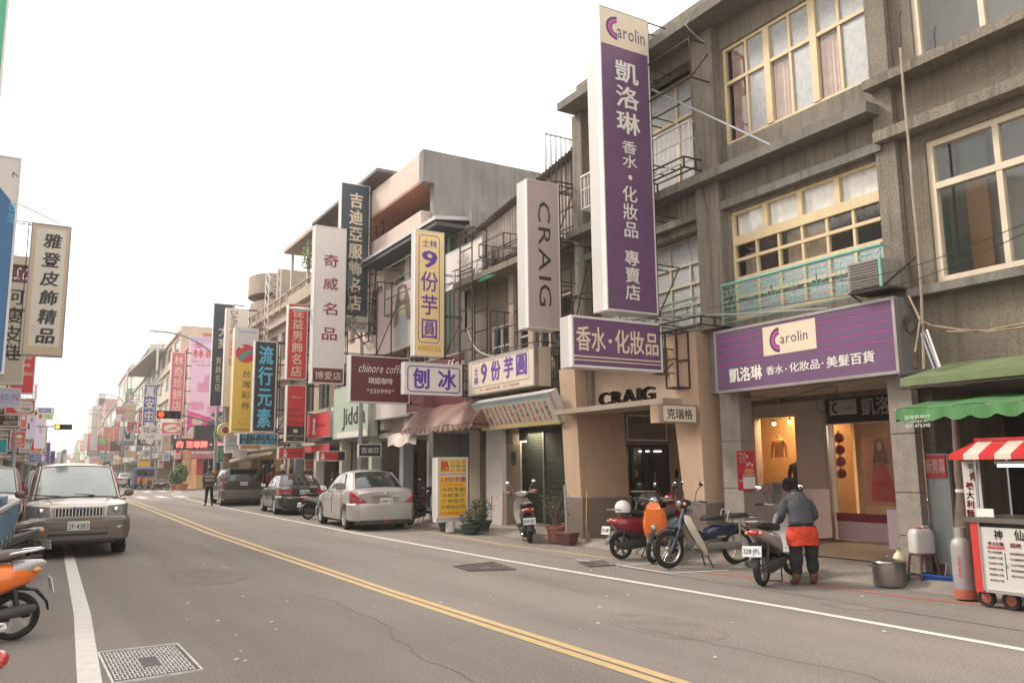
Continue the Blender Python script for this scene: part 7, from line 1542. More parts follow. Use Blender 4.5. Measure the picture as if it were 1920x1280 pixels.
# black scooter beyond the saloon
P_K = dict(body=KSC, front=KSC, lower=BLACKM, steer=10)
a = at(800, 985); scooter('scooter', 'black scooter standing side-on between the silver saloon and the orange menu lightbox', (a[0]+.3, a[1]+.9), 60, P_K)
a = at(590, 975); scooter('scooter', 'dark scooter tucked between the black and the silver saloon, plate turned to the road', (8.72, 26.6), 82, dict(P_K, plate='CHB·315', body=SSC))
a = at(806, 950); scooter('scooter', 'red-trimmed black scooter in the recess behind the black one', (a[0]-.6, 23.4), 70, dict(P_K, front=RSC))
# left side scooters
P_V = dict(body=OSC, front=OSC, lower=BLACKM, round=True, seat=mat('brown_grey_seat', (.13, .105, .09), .6, var=.12, bump=.2), rail=CHROME)
def ex_vino(o):
    shell(o, 'tail_cover', [(-.58, .66, .15, .08), (-.72, .68, .13, .07), (-.84, .70, .07, .045), (-.88, .70, .03, .02)], SSC)
    t = text_mb('vino', -.1, -.02, .1, .05, slant=.3); t.v = [(.192, -.42+v[0], .53+v[2]) for v in t.v]; t.build('lettering', INKW, o, smooth=False)
P_V['extra'] = ex_vino
scooter('scooter', 'orange retro scooter with brown seat and silver tail at the left edge', (-.58, 9.47), -96, P_V, lean=0)
scooter('scooter', 'dark scooter whose red tail lamp shows in the bottom left corner', (-.85, 4.8), -93, dict(P_K), lean=0)
scooter('scooter', 'dark grey scooter standing between the blue truck and the taupe off-roader', (-.38, 14.7), -118, dict(P_K, body=GREYSC, seat=mat('grey_seat', (.14, .12, .105), .6)), lean=0)
# far parked scooters
sc0 = None
for k, (px, Y, lab, b_) in enumerate(((300, 75.5, 'white and blue scooter nearest in the far parked row', WSC), (287, 76.5, 'silver scooter second in the far parked row', SSC), (276, 77.5, 'black scooter third in the far parked row', KSC), (252, 86, 'dark scooter beside the silver-grey saloon beyond the crossing', KSC), (220, 93, 'dark scooter between the two silver cars beyond the crossing', KSC))):
    pt = PY(px, 905, Y); scooter('scooter', lab, (pt.x, Y), 300, dict(body=b_, front=b_), 'scooters parked beyond the crossing')

# ---- old step-through moped, blue with cream leg shields
a1, a2 = G(1262, 1064), G(1372, 1058); mid = (a1+a2)/2; hdg = math.degrees(math.atan2((a1-a2).x, (a1-a2).y))
hdg = 284; mid = Vector((9.46, 9.96, 0))
cb = thing('moped', 'old blue step-through moped with cream leg shields and spoked wheels', 'moped', (mid.x, mid.y, .004), -R(hdg)); CB_B = carpaint('moped_blue', (.012, .018, .05), .1); CBW = mat('cream_plastic', (.46, .39, .31), .5, var=.08)
r = .29; mwheel(cb, -.60, r, .065, 'rear_wheel', True); mwheel(cb, .62, r, .065, 'front_wheel', True, steer=R(8))
MB().tube([(.07, .42, .66), (.075, .60, .30)], .022, 8).tube([(-.07, .42, .66), (-.075, .60, .30)], .022, 8).tube([(0, .30, .96), (0, .42, .62)], .035, 8).build('fork', CB_B, cb)
MB().loft([ring(0, .36, .52, .05, .012, 10), ring(0, .50, .62, .055, .014, 10), ring(0, .66, .625, .055, .014, 10), ring(0, .84, .52, .045, .012, 10)]).build('front_fender', CB_B, cb)
for s in (-1, 1):
    m_ = MB(); c = [(s*.10, .29, .80), (s*.15, .27, .71), (s*.18, .20, .56), (s*.185, .11, .40), (s*.175, .05, .28), (s*.15, .02, .2)]; d = [(s*.03, .35, .82), (s*.08, .37, .72), (s*.12, .31, .57), (s*.13, .21, .41), (s*.135, .12, .28), (s*.135, .05, .19)]
    m_.add(c+d+[(x, y-.012, z) for x, y, z in c+d], [(i, i+1, 7+i, 6+i) for i in range(5)]+[(12+i, 18+i, 19+i, 13+i) for i in range(5)]+[(i, 12+i, 13+i, i+1) for i in range(5)]); m_.build('leg_shield', CBW, cb)
shell(cb, 'frame_tube', [(.34, .80, .045, .06, .6), (.18, .56, .05, .06, .7), (.02, .46, .055, .07, .2), (-.12, .50, .06, .08, 0)], CB_B)
shell(cb, 'side_cover', [(-.04, .52, .08, .08), (-.14, .53, .115, .12), (-.34, .55, .115, .10), (-.52, .58, .09, .06), (-.62, .60, .05, .03)], CB_B)
t = text_mb('SUPER', -.08, -.014, .08, .014, slant=.2); t.v = [(-.119, -.26-v[0], .47+v[2]) for v in t.v]; t.build('badge_lettering', INKW, cb, smooth=False)
MB().loft([ring(0, -.44, .66, .07, .012, 10), ring(0, -.62, .65, .07, .012, 10), ring(0, -.80, .56, .065, .012, 10), ring(0, -.90, .42, .05, .01, 10)]).build('rear_fender', CB_B, cb)
shell(cb, 'seat', [(.02, .74, .06, .03), (-.06, .765, .11, .045), (-.22, .765, .125, .045), (-.34, .76, .09, .035)], SEATM, p=3); shell(cb, 'pillion_seat', [(-.46, .775, .09, .025), (-.52, .79, .11, .035), (-.74, .79, .11, .035), (-.80, .78, .09, .025)], SEATM, p=3)
MB().tube([(.11, -.38, .73), (.11, -.42, .88), (-.11, -.42, .88), (-.11, -.38, .73)], .010, 6).tube([(.11, -.40, .74), (.11, -.92, .74), (-.11, -.92, .74), (-.11, -.40, .74)], .010, 6).tube([(-.11, -.6, .74), (-.10, -.60, .30)], .02, 8).tube([(.11, -.6, .74), (.10, -.60, .30)], .02, 8).build('carrier', STEEL, cb)
MB().ell((0, .10, .30), (.09, .14, .085), 12, 8).loft([ring(0, .12, .34, .05, .05), ring(0, .32, .36, .055, .05)]).build('engine', ENGA, cb); MB().loft([ring(-.10, .0, .33, .02, .05), ring(-.10, -.25, .33, .02, .06), ring(-.10, -.62, .32, .02, .05)]).build('chain_case', ENGA, cb)
MB().tube([(.11, .2, .24), (.12, -.1, .22), (.12, -.75, .26)], [.018, .03, .038], 8).build('silencer', STEEL, cb)
MB().loft([ring(0, .22, 1.0, .05, .04), ring(0, .32, 1.0, .085, .07), ring(0, .40, .99, .075, .065)]).build('head_cowl', CB_B, cb); MB().ell((0, .41, .99), (.062, .035, .058), 14, 8).build('headlight', LAMPC, cb)
for s in (-1, 1): MB().ell((s*.115, .37, .99), (.04, .03, .03), 10, 6).build('indicator', LAMPO, cb); MB().tube([(s*.36, .12, 1.02), (s*.25, .18, 1.03)], .018, 8).build('grip', GRIP, cb); mirror(cb, s*.16, .22, 1.02, s*.16, .25)
MB().tube([(-.34, .13, 1.02), (-.2, .2, 1.03), (0, .25, 1.0), (.2, .2, 1.03), (.34, .13, 1.02)], .012, 6).build('handlebar', STEEL, cb)
MB().tube([(.08, .0, .2), (.13, -.08, .0)], .012, 5).tube([(-.08, .0, .2), (-.13, -.08, .0)], .012, 5).build('centre_stand', ENG, cb); MB().ell((0, -.90, .60), (.06, .03, .035), 10, 6).build('tail_light', LAMPR, cb)
MB().cbox((-.06, .27, .88), (.13, .05, .07)).build('tool_pouch', mat('grey_pouch', (.12, .12, .11), .8), cb); MB().tube([(-.11, .24, .30), (-.2, .22, .28)], .012, 5).tube([(.11, .24, .30), (.2, .22, .28)], .012, 5).build('footrest', RUBBER, cb)
# parked bikes behind: white box scooter and a bicycle
a = at(1330, 1035); scooter('scooter', 'scooter with white top box standing behind the old moped', (a[0]+.5, a[1]+.6), 200, dict(body=KSC, front=KSC, extra=lambda o: MB().loft([ring(0, -.85, .95, .16, .12, 14, 4), ring(0, -.62, .97, .19, .15, 14, 4), ring(0, -.45, .96, .17, .13, 14, 4)]).build('top_box', CBW, o)))
bk = thing('bicycle', 'dark bicycle leaning by the beige pillar behind the red scooter', 'bicycle', (10.35, 12.6, .1), -R(60))
for y in (-.52, .52):
    o = MB().lathe([(.30, -.015), (.33, -.02), (.335, 0), (.33, .02), (.30, .015)], 28, (0,0,0), 'X', caps=False).build('wheel', TYRE, bk); o.location = (0, y, .33); t = MB()
    for k in range(14): a = 2*pi*k/14; t.tube([(.01*(-1)**k, .02*cos(a), .02*sin(a)), (0, .30*cos(a), .30*sin(a))], .002, 3)
    t.build('spokes', STEEL, o)
MB().tube([(0, -.52, .33), (0, -.12, .80), (0, .38, .82), (0, -.08, .30), (0, -.12, .80)], .015, 6).tube([(0, -.52, .33), (0, -.08, .30)], .012, 6).tube([(0, .34, .98), (0, .38, .82), (0, .52, .33)], .014, 6).build('frame', KSC, bk)
MB().ell((0, -.15, .88), (.07, .12, .03), 10, 6).build('saddle', SEATM, bk); MB().tube([(-.26, .22, 1.0), (0, .34, 1.0), (.26, .22, 1.0)], .012, 6).build('handlebar', STEEL, bk); MB().box(-.15, .15, .45, .72, .72, .95).build('basket', mat('basket_wire', (.1, .08, .07), .7), bk)
# helmet resting on the red scooter's tail
hp = Vector((SR[0], SR[1], .86))+Matrix.Rotation(-R(95), 3, 'Z') @ Vector((0, -.58, 0))
hl = thing('helmet', 'white open-face helmet with clear visor resting on the red scooter', 'helmet', hp, -R(60)); vs = MB().lathe([(.135, -.06), (.145, 0), (.135, .06), (.10, .115), (.05, .14), (.001, .148)], 20); vs.build('shell', mat('helmet_white', (.62, .58, .56), .2, coat=1, var=.03), hl)
MB().loft([[(.13*cos(a)*s, .15*sin(a)*s+.02, z) for a in [R(25+130*j/10) for j in range(11)]] for s, z in ((1.12, -.09), (1.15, -.02), (1.05, .05))], closed=False).build('visor', mat('visor', (.2, .18, .2), .1, alpha=.6), hl); MB().tube([(-.13, .04, -.05), (-.1, .1, -.14), (0, .13, -.17), (.1, .1, -.14), (.13, .04, -.05)], .009, 6).build('strap', INKW, hl)

# ================================================================ people
def skin(par, name, joints, edges, m, sub=2, root=0):
    me = bpy.data.meshes.new(name); me.from_pydata([j[0] for j in joints], edges, []); me.materials.append(m)
    sl_ = me.skin_vertices[0].data if me.skin_vertices else None
    o = link(name, me, par); md = o.modifiers.new('skin', 'SKIN'); md.use_smooth_shade = True
    for i, j in enumerate(joints):
        rr = j[1] if isinstance(j[1], tuple) else (j[1], j[1]); o.data.skin_vertices[0].data[i].radius = rr; o.data.skin_vertices[0].data[i].use_root = (i == root)
    s = o.modifiers.new('sub', 'SUBSURF'); s.levels = sub; s.render_levels = sub; return o
def chain(*a): return [(a[i], a[i+1]) for i in range(len(a)-1)]
def limbs(par, name, pts, m, sub=2): return skin(par, name, pts, chain(*range(len(pts))), m, sub)
def hand(par, wr, d, up_, m, s=1, curl=.6):
    wr = Vector(wr); d = Vector(d).normalized(); n = Vector(up_).normalized(); sd_ = d.cross(n).normalized()
    j = [(wr, .024), (wr+d*.045, (.036, .016)), (wr+d*.085, (.040, .014))]; e = [(0,1), (1,2)]; h = skin(par, 'hand', j, e, m, 1)
    for k in range(4):
        L = (.062, .072, .067, .05)[k]; b_ = wr+d*.085+sd_*((k-1.5)*.019)*s; p1 = b_+d*L*.5-n*.01; p2 = p1+(d*cos(curl)-n*sin(curl))*L*.35; p3 = p2+(d*cos(curl*2)-n*sin(curl*2))*L*.3
        skin(h, 'finger', [(b_-d*.02, .0095), (p1, .009), (p2, .0085), (p3, .007)], chain(0,1,2,3), m, 1)
    b_ = wr+d*.03-sd_*.03*s; skin(h, 'thumb', [(b_, .012), (b_+d*.03-sd_*.02*s-n*.01, .0105), (b_+d*.055-sd_*.018*s-n*.025, .0085)], chain(0,1,2), m, 1)
    return h
def head(par, c, q, hair, hr='short'):
    """c = centre, q = rotation matrix (local +Y is where the face looks)"""
    def T(v): return Vector(c)+q @ Vector(v)
    mb = MB(); nu, nv = 18, 14; vs = []
    for i in range(nv+1):
        p = pi*i/nv
        for j in range(nu):
            a = 2*pi*j/nu; x, y, z = sin(p)*cos(a)*.078, sin(p)*sin(a)*.098, cos(p)*.122
            if z < -.02: k = 1-(-z-.02)*2.2; x *= k; y = y*k+(.015 if y > 0 else 0)
            if y > .07 and abs(x) < .025 and -.04 < z < .01: y += .018
            if y > .06 and abs(abs(x)-.032) < .018 and -.0 < z < .03: y -= .008
            vs.append(T((x, y, z)))
    mb.add(vs, [(i*nu+j, (i+1)*nu+j, (i+1)*nu+(j+1)%nu, i*nu+(j+1)%nu) for i in range(nv) for j in range(nu)])
    for s in (-1, 1): mb.ell(T((s*.08, -.005, -.005)), (.012, .02, .032), 8, 6, m=q.to_4x4())
    h = part(mb, 'head', SKINM, par, True)
    e = MB()
    for s in (-1, 1): e.ell(T((s*.032, .088, .012)), (.013, .006, .007), 8, 5, m=q.to_4x4())
    part(e, 'eyes', BLACK, h_parent(h), True); e = MB().ell(T((0, .092, -.052)), (.022, .006, .006), 8, 5, m=q.to_4x4()); part(e, 'mouth', mat('lips', (.3, .11, .09), .5), h_parent(h), True)
    hm = MB(); vs = []; nu, nv = 22, 10; rnd = random.Random(4)
    for i in range(nv+1):
        p = pi*.80*i/nv
        for j in range(nu):
            a = 2*pi*j/nu; front = max(0, sin(a)); pp = p*(1-.56*front); rr = 1.17+.10*rnd.random(); vs.append(T((sin(pp)*cos(a)*.080*rr, sin(pp)*sin(a)*.100*rr-.006, cos(pp)*.122*rr)))
    hm.add(vs, [(i*nu+j, (i+1)*nu+j, (i+1)*nu+(j+1)%nu, i*nu+(j+1)%nu) for i in range(nv) for j in range(nu)]); part(hm, 'hair', hair, par, True)
def h_parent(h): return h
def boots(par, x, y, dirv, m, h=.26):
    d = Vector(dirv).normalized(); b_ = Vector((x, y, 0)); return skin(par, 'boot', [(b_+Vector((0,0,h)), .078), (b_+Vector((0,0,.13)), .066), (b_+Vector((0,0,.055)), .052), (b_+d*.09+Vector((0,0,.045)), .045), (b_+d*.17+Vector((0,0,.035)), .036)], chain(0,1,2,3,4), m)
# woman bending over the grey scooter: seen from behind, looking down and left
g = G(1508, 1098); WX, WY = g.x+.05, g.y+.02
wm = thing('person', 'woman in grey jacket, orange apron and brown boots bending over the silver-grey scooter', 'person', (WX, WY, .004), -R(28))
JK = mat('grey_wool', (.05, .052, .057), .95, var=.15, bump=1, bscale=11, speck=.2); OR = mat('orange_red_cloth', (.5, .04, .012), .85, var=.12, bump=.9, bscale=9); BKC = mat('black_trousers', (.014, .013, .0135), .9, var=.1, bump=.8, bscale=10); BT = mat('brown_boot', (.10, .045, .03), .6, var=.2); GH = mat('greying_hair', (.011, .0095, .009), .85, var=.5, scale=30, spec=.15)
body = skin(wm, 'body', [((0,0,.92), .11), ((0,.05,1.08), .10), ((0,.14,1.25), .10), ((0,.21,1.36), .055), ((0,.26,1.44), .045), ((.09,0,.86), .08), ((-.09,0,.86), .08), ((.13,-.01,.48), .05), ((-.12,-.01,.48), .05), ((.15,.0,.1), .035), ((-.13,.0,.1), .035)], [(0,1),(1,2),(2,3),(3,4),(0,5),(0,6),(5,7),(6,8),(7,9),(8,10)], SKINM)
skin(wm, 'jacket', [((0,-.01,.87), (.205,.15)), ((0,.0,.95), (.20,.15)), ((0,.04,1.07), (.195,.14)), ((0,.10,1.20), (.20,.13)), ((0,.16,1.31), (.165,.105)), ((0,.20,1.38), (.08,.07))], chain(0,1,2,3,4,5), JK)
for s in (-1, 1):
    skin(wm, 'sleeve', [((s*.13,.14,1.27), .08), ((s*.20,.13,1.19), .075), ((s*.245,.10,1.02), .064), ((s*.22,.33,.93), .050), ((s*.18,.40,.93), .042)], chain(0,1,2,3,4), JK)
    hand(wm, (s*.17,.43,.93), (-s*.2,1,-.15), (0,0,1), SKINM, s, .7)
skin(wm, 'trousers', [((0,0,.90), (.17,.13)), ((.10,0,.80), .115), ((.115,-.01,.50), .10), ((.125,0,.15), .085)], chain(0,1,2,3), BKC); skin(wm, 'trousers', [((0,0,.90), (.17,.13)), ((-.10,0,.80), .115), ((-.11,-.01,.50), .10), ((-.12,0,.15), .085)], chain(0,1,2,3), BKC)
ap = MB(); n = 24; vs = []
for k, (z, rx, ry) in enumerate(((.60, .228, .175), (.70, .235, .178), (.80, .222, .17), (.88, .208, .16))):
    for j in range(n): a = 2*pi*j/n; vs.append((rx*cos(a)*(1+.015*sin(5*a)), ry*sin(a)*(1+.02*sin(4*a+k)), z+.008*sin(3*a)))
ap.add(vs, [(i*n+j, (i+1)*n+j, (i+1)*n+(j+1)%n, i*n+(j+1)%n) for i in range(3) for j in range(n)]); ap.build('apron', OR, wm); MB().tube([(0,-.165,.87),(-.02,-.178,.80),(-.01,-.18,.72)], .008, 5).build('apron_tie', BLACK, wm)
def local_head(o, c, ang_x, ang_z, hair):
    q = Matrix.Rotation(ang_z, 3, 'Z') @ Matrix.Rotation(ang_x, 3, 'X'); old = Vector(o.location)
    tmp = part
    H = MB(); saved = o.location.copy(); o.location = (0, 0, 0); head(o, c, q, hair); o.location = saved
local_head(wm, (-.02, .31, 1.47), R(-46), R(22), GH); skin(wm, 'collar', [((0,.19,1.36), .085), ((0,.23,1.42), .075)], [(0,1)], JK, 1)
boots(wm, .128, .0, (.2,1,0), BT, .22); boots(wm, -.125, .0, (-.1,1,0), BT, .22)
tx = bpy.data.textures.new('folds', 'CLOUDS'); tx.noise_scale = .13; tx.noise_depth = 1
for c in wm.children:
    if c.name.split('.')[0] in ('jacket', 'sleeve', 'trousers', 'apron'):
        if c.name.startswith('apron') and 'tie' not in c.name: c.modifiers.new('sub', 'SUBSURF').render_levels = 2
        dm = c.modifiers.new('folds', 'DISPLACE'); dm.texture = tx; dm.strength = .05; dm.mid_level = .5; dm.texture_coords = 'LOCAL'
wm.scale = (.93, .93, .875); lk = leaves(260, (-.03, .30, 1.50), (.098, .12, .115), .06, 5, .9); lk.build('hair_locks', GH, wm)
# man in striped jumper walking away
g = G(391, 948.5)
mn = thing('person', 'man in black and cream striped jumper standing in the road, seen from behind', 'person', (g.x, g.y, .004), -R(5))
ST = mat('dark_knit', (.035, .03, .032), .9, var=.1); ST2 = mat('cream_knit', (.42, .34, .26), .9, var=.1); ST3 = mat('grey_knit', (.12, .105, .10), .9, var=.1)
skin(mn, 'body', [((0,0,.94), .11), ((0,0,1.15), .11), ((0,0,1.40), .09), ((0,.01,1.50), .05), ((0,.02,1.58), .045), ((.09,0,.85), .07), ((-.09,0,.85), .07), ((.10,0,.48), .05), ((-.12,0,.48), .05), ((.11,0,.08), .035), ((-.15,0,.08), .035)], [(0,1),(1,2),(2,3),(3,4),(0,5),(0,6),(5,7),(6,8),(7,9),(8,10)], SKINM)
jm = MB(); n = 22; lv_ = [(.88,.20,.145),(.96,.205,.15),(.961,.205,.15),(1.06,.20,.15),(1.061,.20,.15),(1.12,.20,.148),(1.121,.20,.148),(1.20,.21,.148),(1.201,.21,.148),(1.27,.225,.145),(1.271,.225,.145),(1.34,.23,.135),(1.345,.23,.135),(1.43,.20,.11),(1.49,.11,.08),(1.53,.065,.06)]
cols_ = [2,2,0,0,2,2,1,1,0,0,1,0,2,2,0]
vs = [(rx*cos(2*pi*j/n), ry*sin(2*pi*j/n), z) for z, rx, ry in lv_ for j in range(n)]
for i in range(len(lv_)-1): jm.add([], [], 0); jm.f += [(i*n+j, (i+1)*n+j, (i+1)*n+(j+1)%n, i*n+(j+1)%n) for j in range(n)]; jm.m += [cols_[i]]*n
jm.v = vs; jm.build('jumper', [ST, ST2, ST3], mn)
for s in (-1, 1):
    skin(mn, 'sleeve', [((s*.18,0,1.42), .075), ((s*.245,.02,1.33), .066), ((s*.27,.03,1.12), .055), ((s*.20,.20,1.04), .045)], chain(0,1,2,3), ST3)
    hand(mn, (s*.17,.24,1.04), (-s*.5,1,0), (0,0,1), SKINM, s, .8)
    skin(mn, 'trousers', [((0,0,.93), (.155,.12)), ((s*.09,0,.82), .095), ((s*.11,0,.48), .07), ((s*.135,0,.11), .052)], chain(0,1,2,3), BKC); boots(mn, s*.135, .0, (s*.3,1,0), BLACKM, .12)
local_head(mn, (0, .02, 1.66), R(-6), R(0), HAIRM)
# figures behind the parked cars
def bystander(label, px, py, Y, coat, hat=None, h=1.68, rz=0, group=None):
    pt = PY(px, py, Y); o = thing('person', label, 'person', (pt.x, Y, .1), R(rz)); k = h/1.75
    skin(o, 'body', [((0,0,.92*k), (.15,.11)), ((0,0,1.15*k), (.16,.11)), ((0,0,1.40*k), (.17,.10)), ((0,0,1.50*k), .06), ((0,.02,1.58*k), .05), ((.09,0,.82*k), .085), ((-.09,0,.82*k), .085), ((.10,0,.48*k), .06), ((-.10,0,.48*k), .06), ((.10,0,.06), .045), ((-.10,0,.06), .045)], [(0,1),(1,2),(2,3),(3,4),(0,5),(0,6),(5,7),(6,8),(7,9),(8,10)], BKC, 1)
    skin(o, 'jacket', [((0,0,.88*k), (.19,.14)), ((0,0,1.15*k), (.20,.14)), ((0,0,1.38*k), (.20,.12)), ((0,0,1.48*k), (.09,.08))], chain(0,1,2,3), coat, 1)
    for s in (-1, 1): skin(o, 'sleeve', [((s*.17,0,1.38*k), .07), ((s*.24,.02,1.2*k), .06), ((s*.24,.10,.98*k), .05)], chain(0,1,2), coat, 1)
    local_head(o, (0, .02, 1.64*k), R(-8), 0, hat or HAIRM); return o
bystander('person in dark red coat standing behind the black saloon', 512, 890, 37.5, mat('dark_red_coat', (.16, .03, .03), .9))
bystander('person in dark blue coat and pale cap behind the black saloon', 530, 890, 37.0, mat('navy_coat', (.03, .035, .05), .9), INKW)
bystander('person in dark clothes half hidden between the people carrier and the black saloon', 495, 890, 39.5, mat('black_coat', (.025, .02, .022), .9))
bystander('person in purple-blue coat stooping behind the black saloon, farthest right', 545, 892, 36.5, mat('violet_coat', (.05, .04, .07), .9), h=1.55)

# ================================================================ food cart at the right edge
fc = thing('food_cart', 'street food cart with red and white striped roof, lit tube and white menu front', 'food cart', (9.5, 4.6, .004))
CX = 9.3
yL, zT = yz(1829, 978, CX); _, zB = yz(1838, 1105, CX); yl2, _ = yz(1815, 978, CX+.15); yE = 2.6
part(MB().box(CX+.02, CX+.8, yE, yL+.02, zB, zT), 'cabinet', BLACKM, fc)
part(MB().box(CX+.0, CX+.019, yE, yL-.03, zB+.02, zT-.05), 'menu_panel', mat('menu_board_white', (.52, .5, .46), .45, var=.04), fc)
part(MB().box(CX-.03, CX+.88, yE, yL+.12, zT, zT+.05), 'counter_top', mat('worn_steel_top', (.16, .14, .12), .45, .5, var=.2), fc)
rp = MB(); rp.box(CX+.05, CX+.8, yL+.021, yL+.035, zB+.02, zT-.02)
part(MB().box(CX-.012, CX+.3, yL-.028, yL+.06, zB-.02, zT-.002), 'side_panel', mat('red_weave', (.5, .03, .02), .6, var=.35, scale=60), fc)
frm = MB()
for y in (yL-.03, yE): frm.box(CX-.015, CX, y-.015, y, zB, zT-.0)
frm.box(CX-.014, CX, yE, yL-.045, zB-.015, zB+.02); part(frm, 'edge_strip', ALU, fc)
wd = yL-.06-3.3
def cart_text(s, px0, py0, px1, py1, ink, bold=0, vert=False, X=CX-.006):
    a = PX(px0, py0, X); b_ = PX(px1, py1, X); t = text_mb(s, -a.y, b_.z, -b_.y, a.z, vert=vert, bold=bold); t.v = [(X, -v[0], v[2]) for v in t.v]; part(t, 'lettering', ink, fc)
cart_text('神', 1862, 992, 1880, 1012, BLACK, .012); cart_text('仙', 1900, 992, 1920, 1014, BLACK, .012)
part(MB().box(CX-.004, CX-.001, *sorted((yz(1851, 1020, CX)[0], yz(1883, 1020, CX)[0])), yz(1860, 1028, CX)[1], yz(1860, 1024, CX)[1]), 'underline', INKR, fc)
cart_text('義大利麵', 1852, 1014, 1882, 1025, INKR, .02); cart_text('焗烤', 1893, 1017, 1915, 1028, INKR, .02)
for k, s in enumerate(('義大利肉醬麵', '奶油雞義大利麵', '奶油蝦義大利麵', '咖哩燻義大利麵', '番茄燻義大利麵', '番茄海鮮大利麵')): cart_text(s, 1852+k*.8, 1031+k*10.6, 1879+k*.8, 1038+k*10.6, INKR, .015)
for k, s in enumerate(('咖哩燻雞焗烤', '奶油燻雞焗烤', '奶油海鮮焗烤', '番茄燻雞焗烤', '番茄海鮮焗烤')): cart_text(s, 1893+k*.8, 1035+k*10.6, 1922+k*.8, 1042+k*10.6, INKR, .015)
cart_text('69', 1886, 1058, 1891, 1066, BLACK); part(MB().box(CX-.004, CX-.001, *sorted((yz(1884, 1040, CX)[0], yz(1885, 1040, CX)[0])), yz(1884, 1086, CX)[1], yz(1884, 1036, CX)[1]), 'rule_line', BLACK, fc)
# posts and roof
for y, x in ((yL-.02, CX+.06), (yL-.02, CX+.72)): part(MB().tube([(x, y, zT), (x, y, yz(1778, 850, CX-.1)[1])], .014, 6), 'post', STEEL, fc)
RX = CX-.1; ya, za = yz(1778, 852, RX); _, zr2 = yz(1802, 824, RX+.1); yz1, zr1 = yz(1800, 828, RX+.3)
n = 14; sw = .175; RSTR = mat('striped_red', (.50, .03, .03), .4, var=.05, coat=.3); WSTR = mat('striped_white', (.60, .50, .42), .4, var=.05, coat=.3)
m_ = MB(); y = ya; k = 0
while y > 2.4:
    y2 = y-sw; mi = k % 2; i0, i1 = max(0, 0), 0
    yt0, yt1 = min(y, ya-.16), min(y2, ya-.16)
    m_.add([(RX, y, za), (RX, y2, za), (RX+.34, yt1, za+.16), (RX+.34, yt0, za+.16)], [(0,1,2,3)], mi); m_.add([(RX-.004, y, za-.06), (RX-.004, y2, za-.06), (RX-.004, y2, za), (RX-.004, y, za)], [(0,1,2,3)], mi); y = y2; k += 1
m_.add([(RX, ya, za), (RX+.34, ya-.16, za+.16), (RX+.7, ya-.16, za+.16), (RX+1.0, ya, za), (RX+1.0, ya, za-.06), (RX, ya, za-.06)], [(0,1,2,3), (0,3,4,5)], 0)
part(m_, 'striped_roof', [RSTR, WSTR], fc); part(MB().box(RX+.3, RX+.38, 2.4, ya-.14, za+.15, za+.185), 'ridge_strip', RSTR, fc)
part(MB().tube([(RX+.25, yz(1870, 862, RX+.25)[0], za-.13), (RX+.25, 2.5, za-.13)], .016, 8), 'tube_light', mat('cool_tube', (.8, .8, 1), emit=3, var=0), fc)
part(MB().box(RX+.22, RX+.28, 2.5, yz(1870, 862, RX+.25)[0]+.02, za-.11, za-.08), 'lamp_holder', WHITEM, fc)
# side banner of the cart
SX = CX+.12; yb0, _ = yz(1806, 900, SX); yb1, _ = yz(1838, 900, SX); bt = yz(1806, 864, SX)[1]
part(MB().box(SX, SX+.02, yb1, yb0, zT+.05, bt), 'side_banner', mat('banner_white', (.55, .52, .48), .5), fc)
cart_text('雲吞', 1815, 869, 1834, 878, BLACK, X=SX-.006); cart_text('烤', 1817, 884, 1829, 901, INKR, .03, X=SX-.006)
for k, c in enumerate('義大利麵'): cart_text(c, 1810+k*.6, 903+k*17, 1826+k*.6, 918+k*17, INKR, .03, X=SX-.006)
part(MB().box(CX+.02, CX+.035, *sorted((yz(1830, 965, CX)[0], yz(1861, 965, CX)[0])), zT+.06, zT+.15), 'price_card', INKW, fc)
part(MB().box(CX+.35, CX+.7, 3.6, 3.9, zT+.05, zT+.4), 'steel_hood', STEEL, fc); part(MB().tube([(CX+.3, 4.2, zT+.9), (CX+.3, 4.3, zT+.55), (CX+.2, 4.45, zT+.3)], .012, 6), 'arm', ALU, fc)
part(MB().box(CX+.5, CX+.75, 2.7, 3.4, zT+.05, zT+.75), 'warming_case', mat('dark_case', (.05, .05, .05), .3), fc)
for px in (1851, 1897):
    y, _ = yz(px, 1120, CX+.1); o = MB().lathe([(.06, -.02), (.095, -.025), (.10, 0), (.095, .025), (.06, .02)], 20, (0,0,0), 'X', caps=False).build('wheel', TYRE, fc); o.location = (CX+.1-9.5, y-4.6, .1)
    MB().lathe([(.06, -.015), (.03, -.022), (.001, -.022)], 16, (0,0,0), 'X').build('rim', mat('rusty_red_rim', (.3, .08, .05), .6), o)
    part(MB().tube([(CX+.1, y, .1), (CX+.1, y+.04, zB)], .014, 5), 'wheel_fork', RUST, fc)

# ================================================================ small props on the right pavement
g = G(1812, 1127); gc = thing('gas_cylinder', 'grey gas cylinder with orange foot beside the cart', 'gas cylinder', (g.x+.08, g.y+.05, .02)); gc.scale = (.84, .84, .82)
MB().lathe([(.135, .05), (.14, .12), (.14, .72), (.125, .80), (.08, .85), (.04, .87)], 22).build('tank', mat('cylinder_grey', (.33, .32, .31), .5, .2, var=.1, grime=.25), gc); MB().lathe([(.13, 0), (.145, .005), (.145, .13), (.13, .16)], 22).build('foot', mat('rusty_orange_foot', (.35, .10, .05), .7, var=.3), gc)
MB().lathe([(.075, .85), (.078, 1.0), (.07, 1.0), (.068, .86)], 16).build('collar', mat('cylinder_grey', ()), gc); MB().cyl((0, 0, .86), .02, .09, 8).build('valve', mat('brass', (.4, .28, .1), .4, .8), gc)
t = text_mb('瓦斯鋼瓶', -.02, .3, .03, .62, vert=True); t.v = [(-.142, -v[0]-.03, v[2]) for v in t.v]; t.build('lettering', INKR, gc, smooth=False)
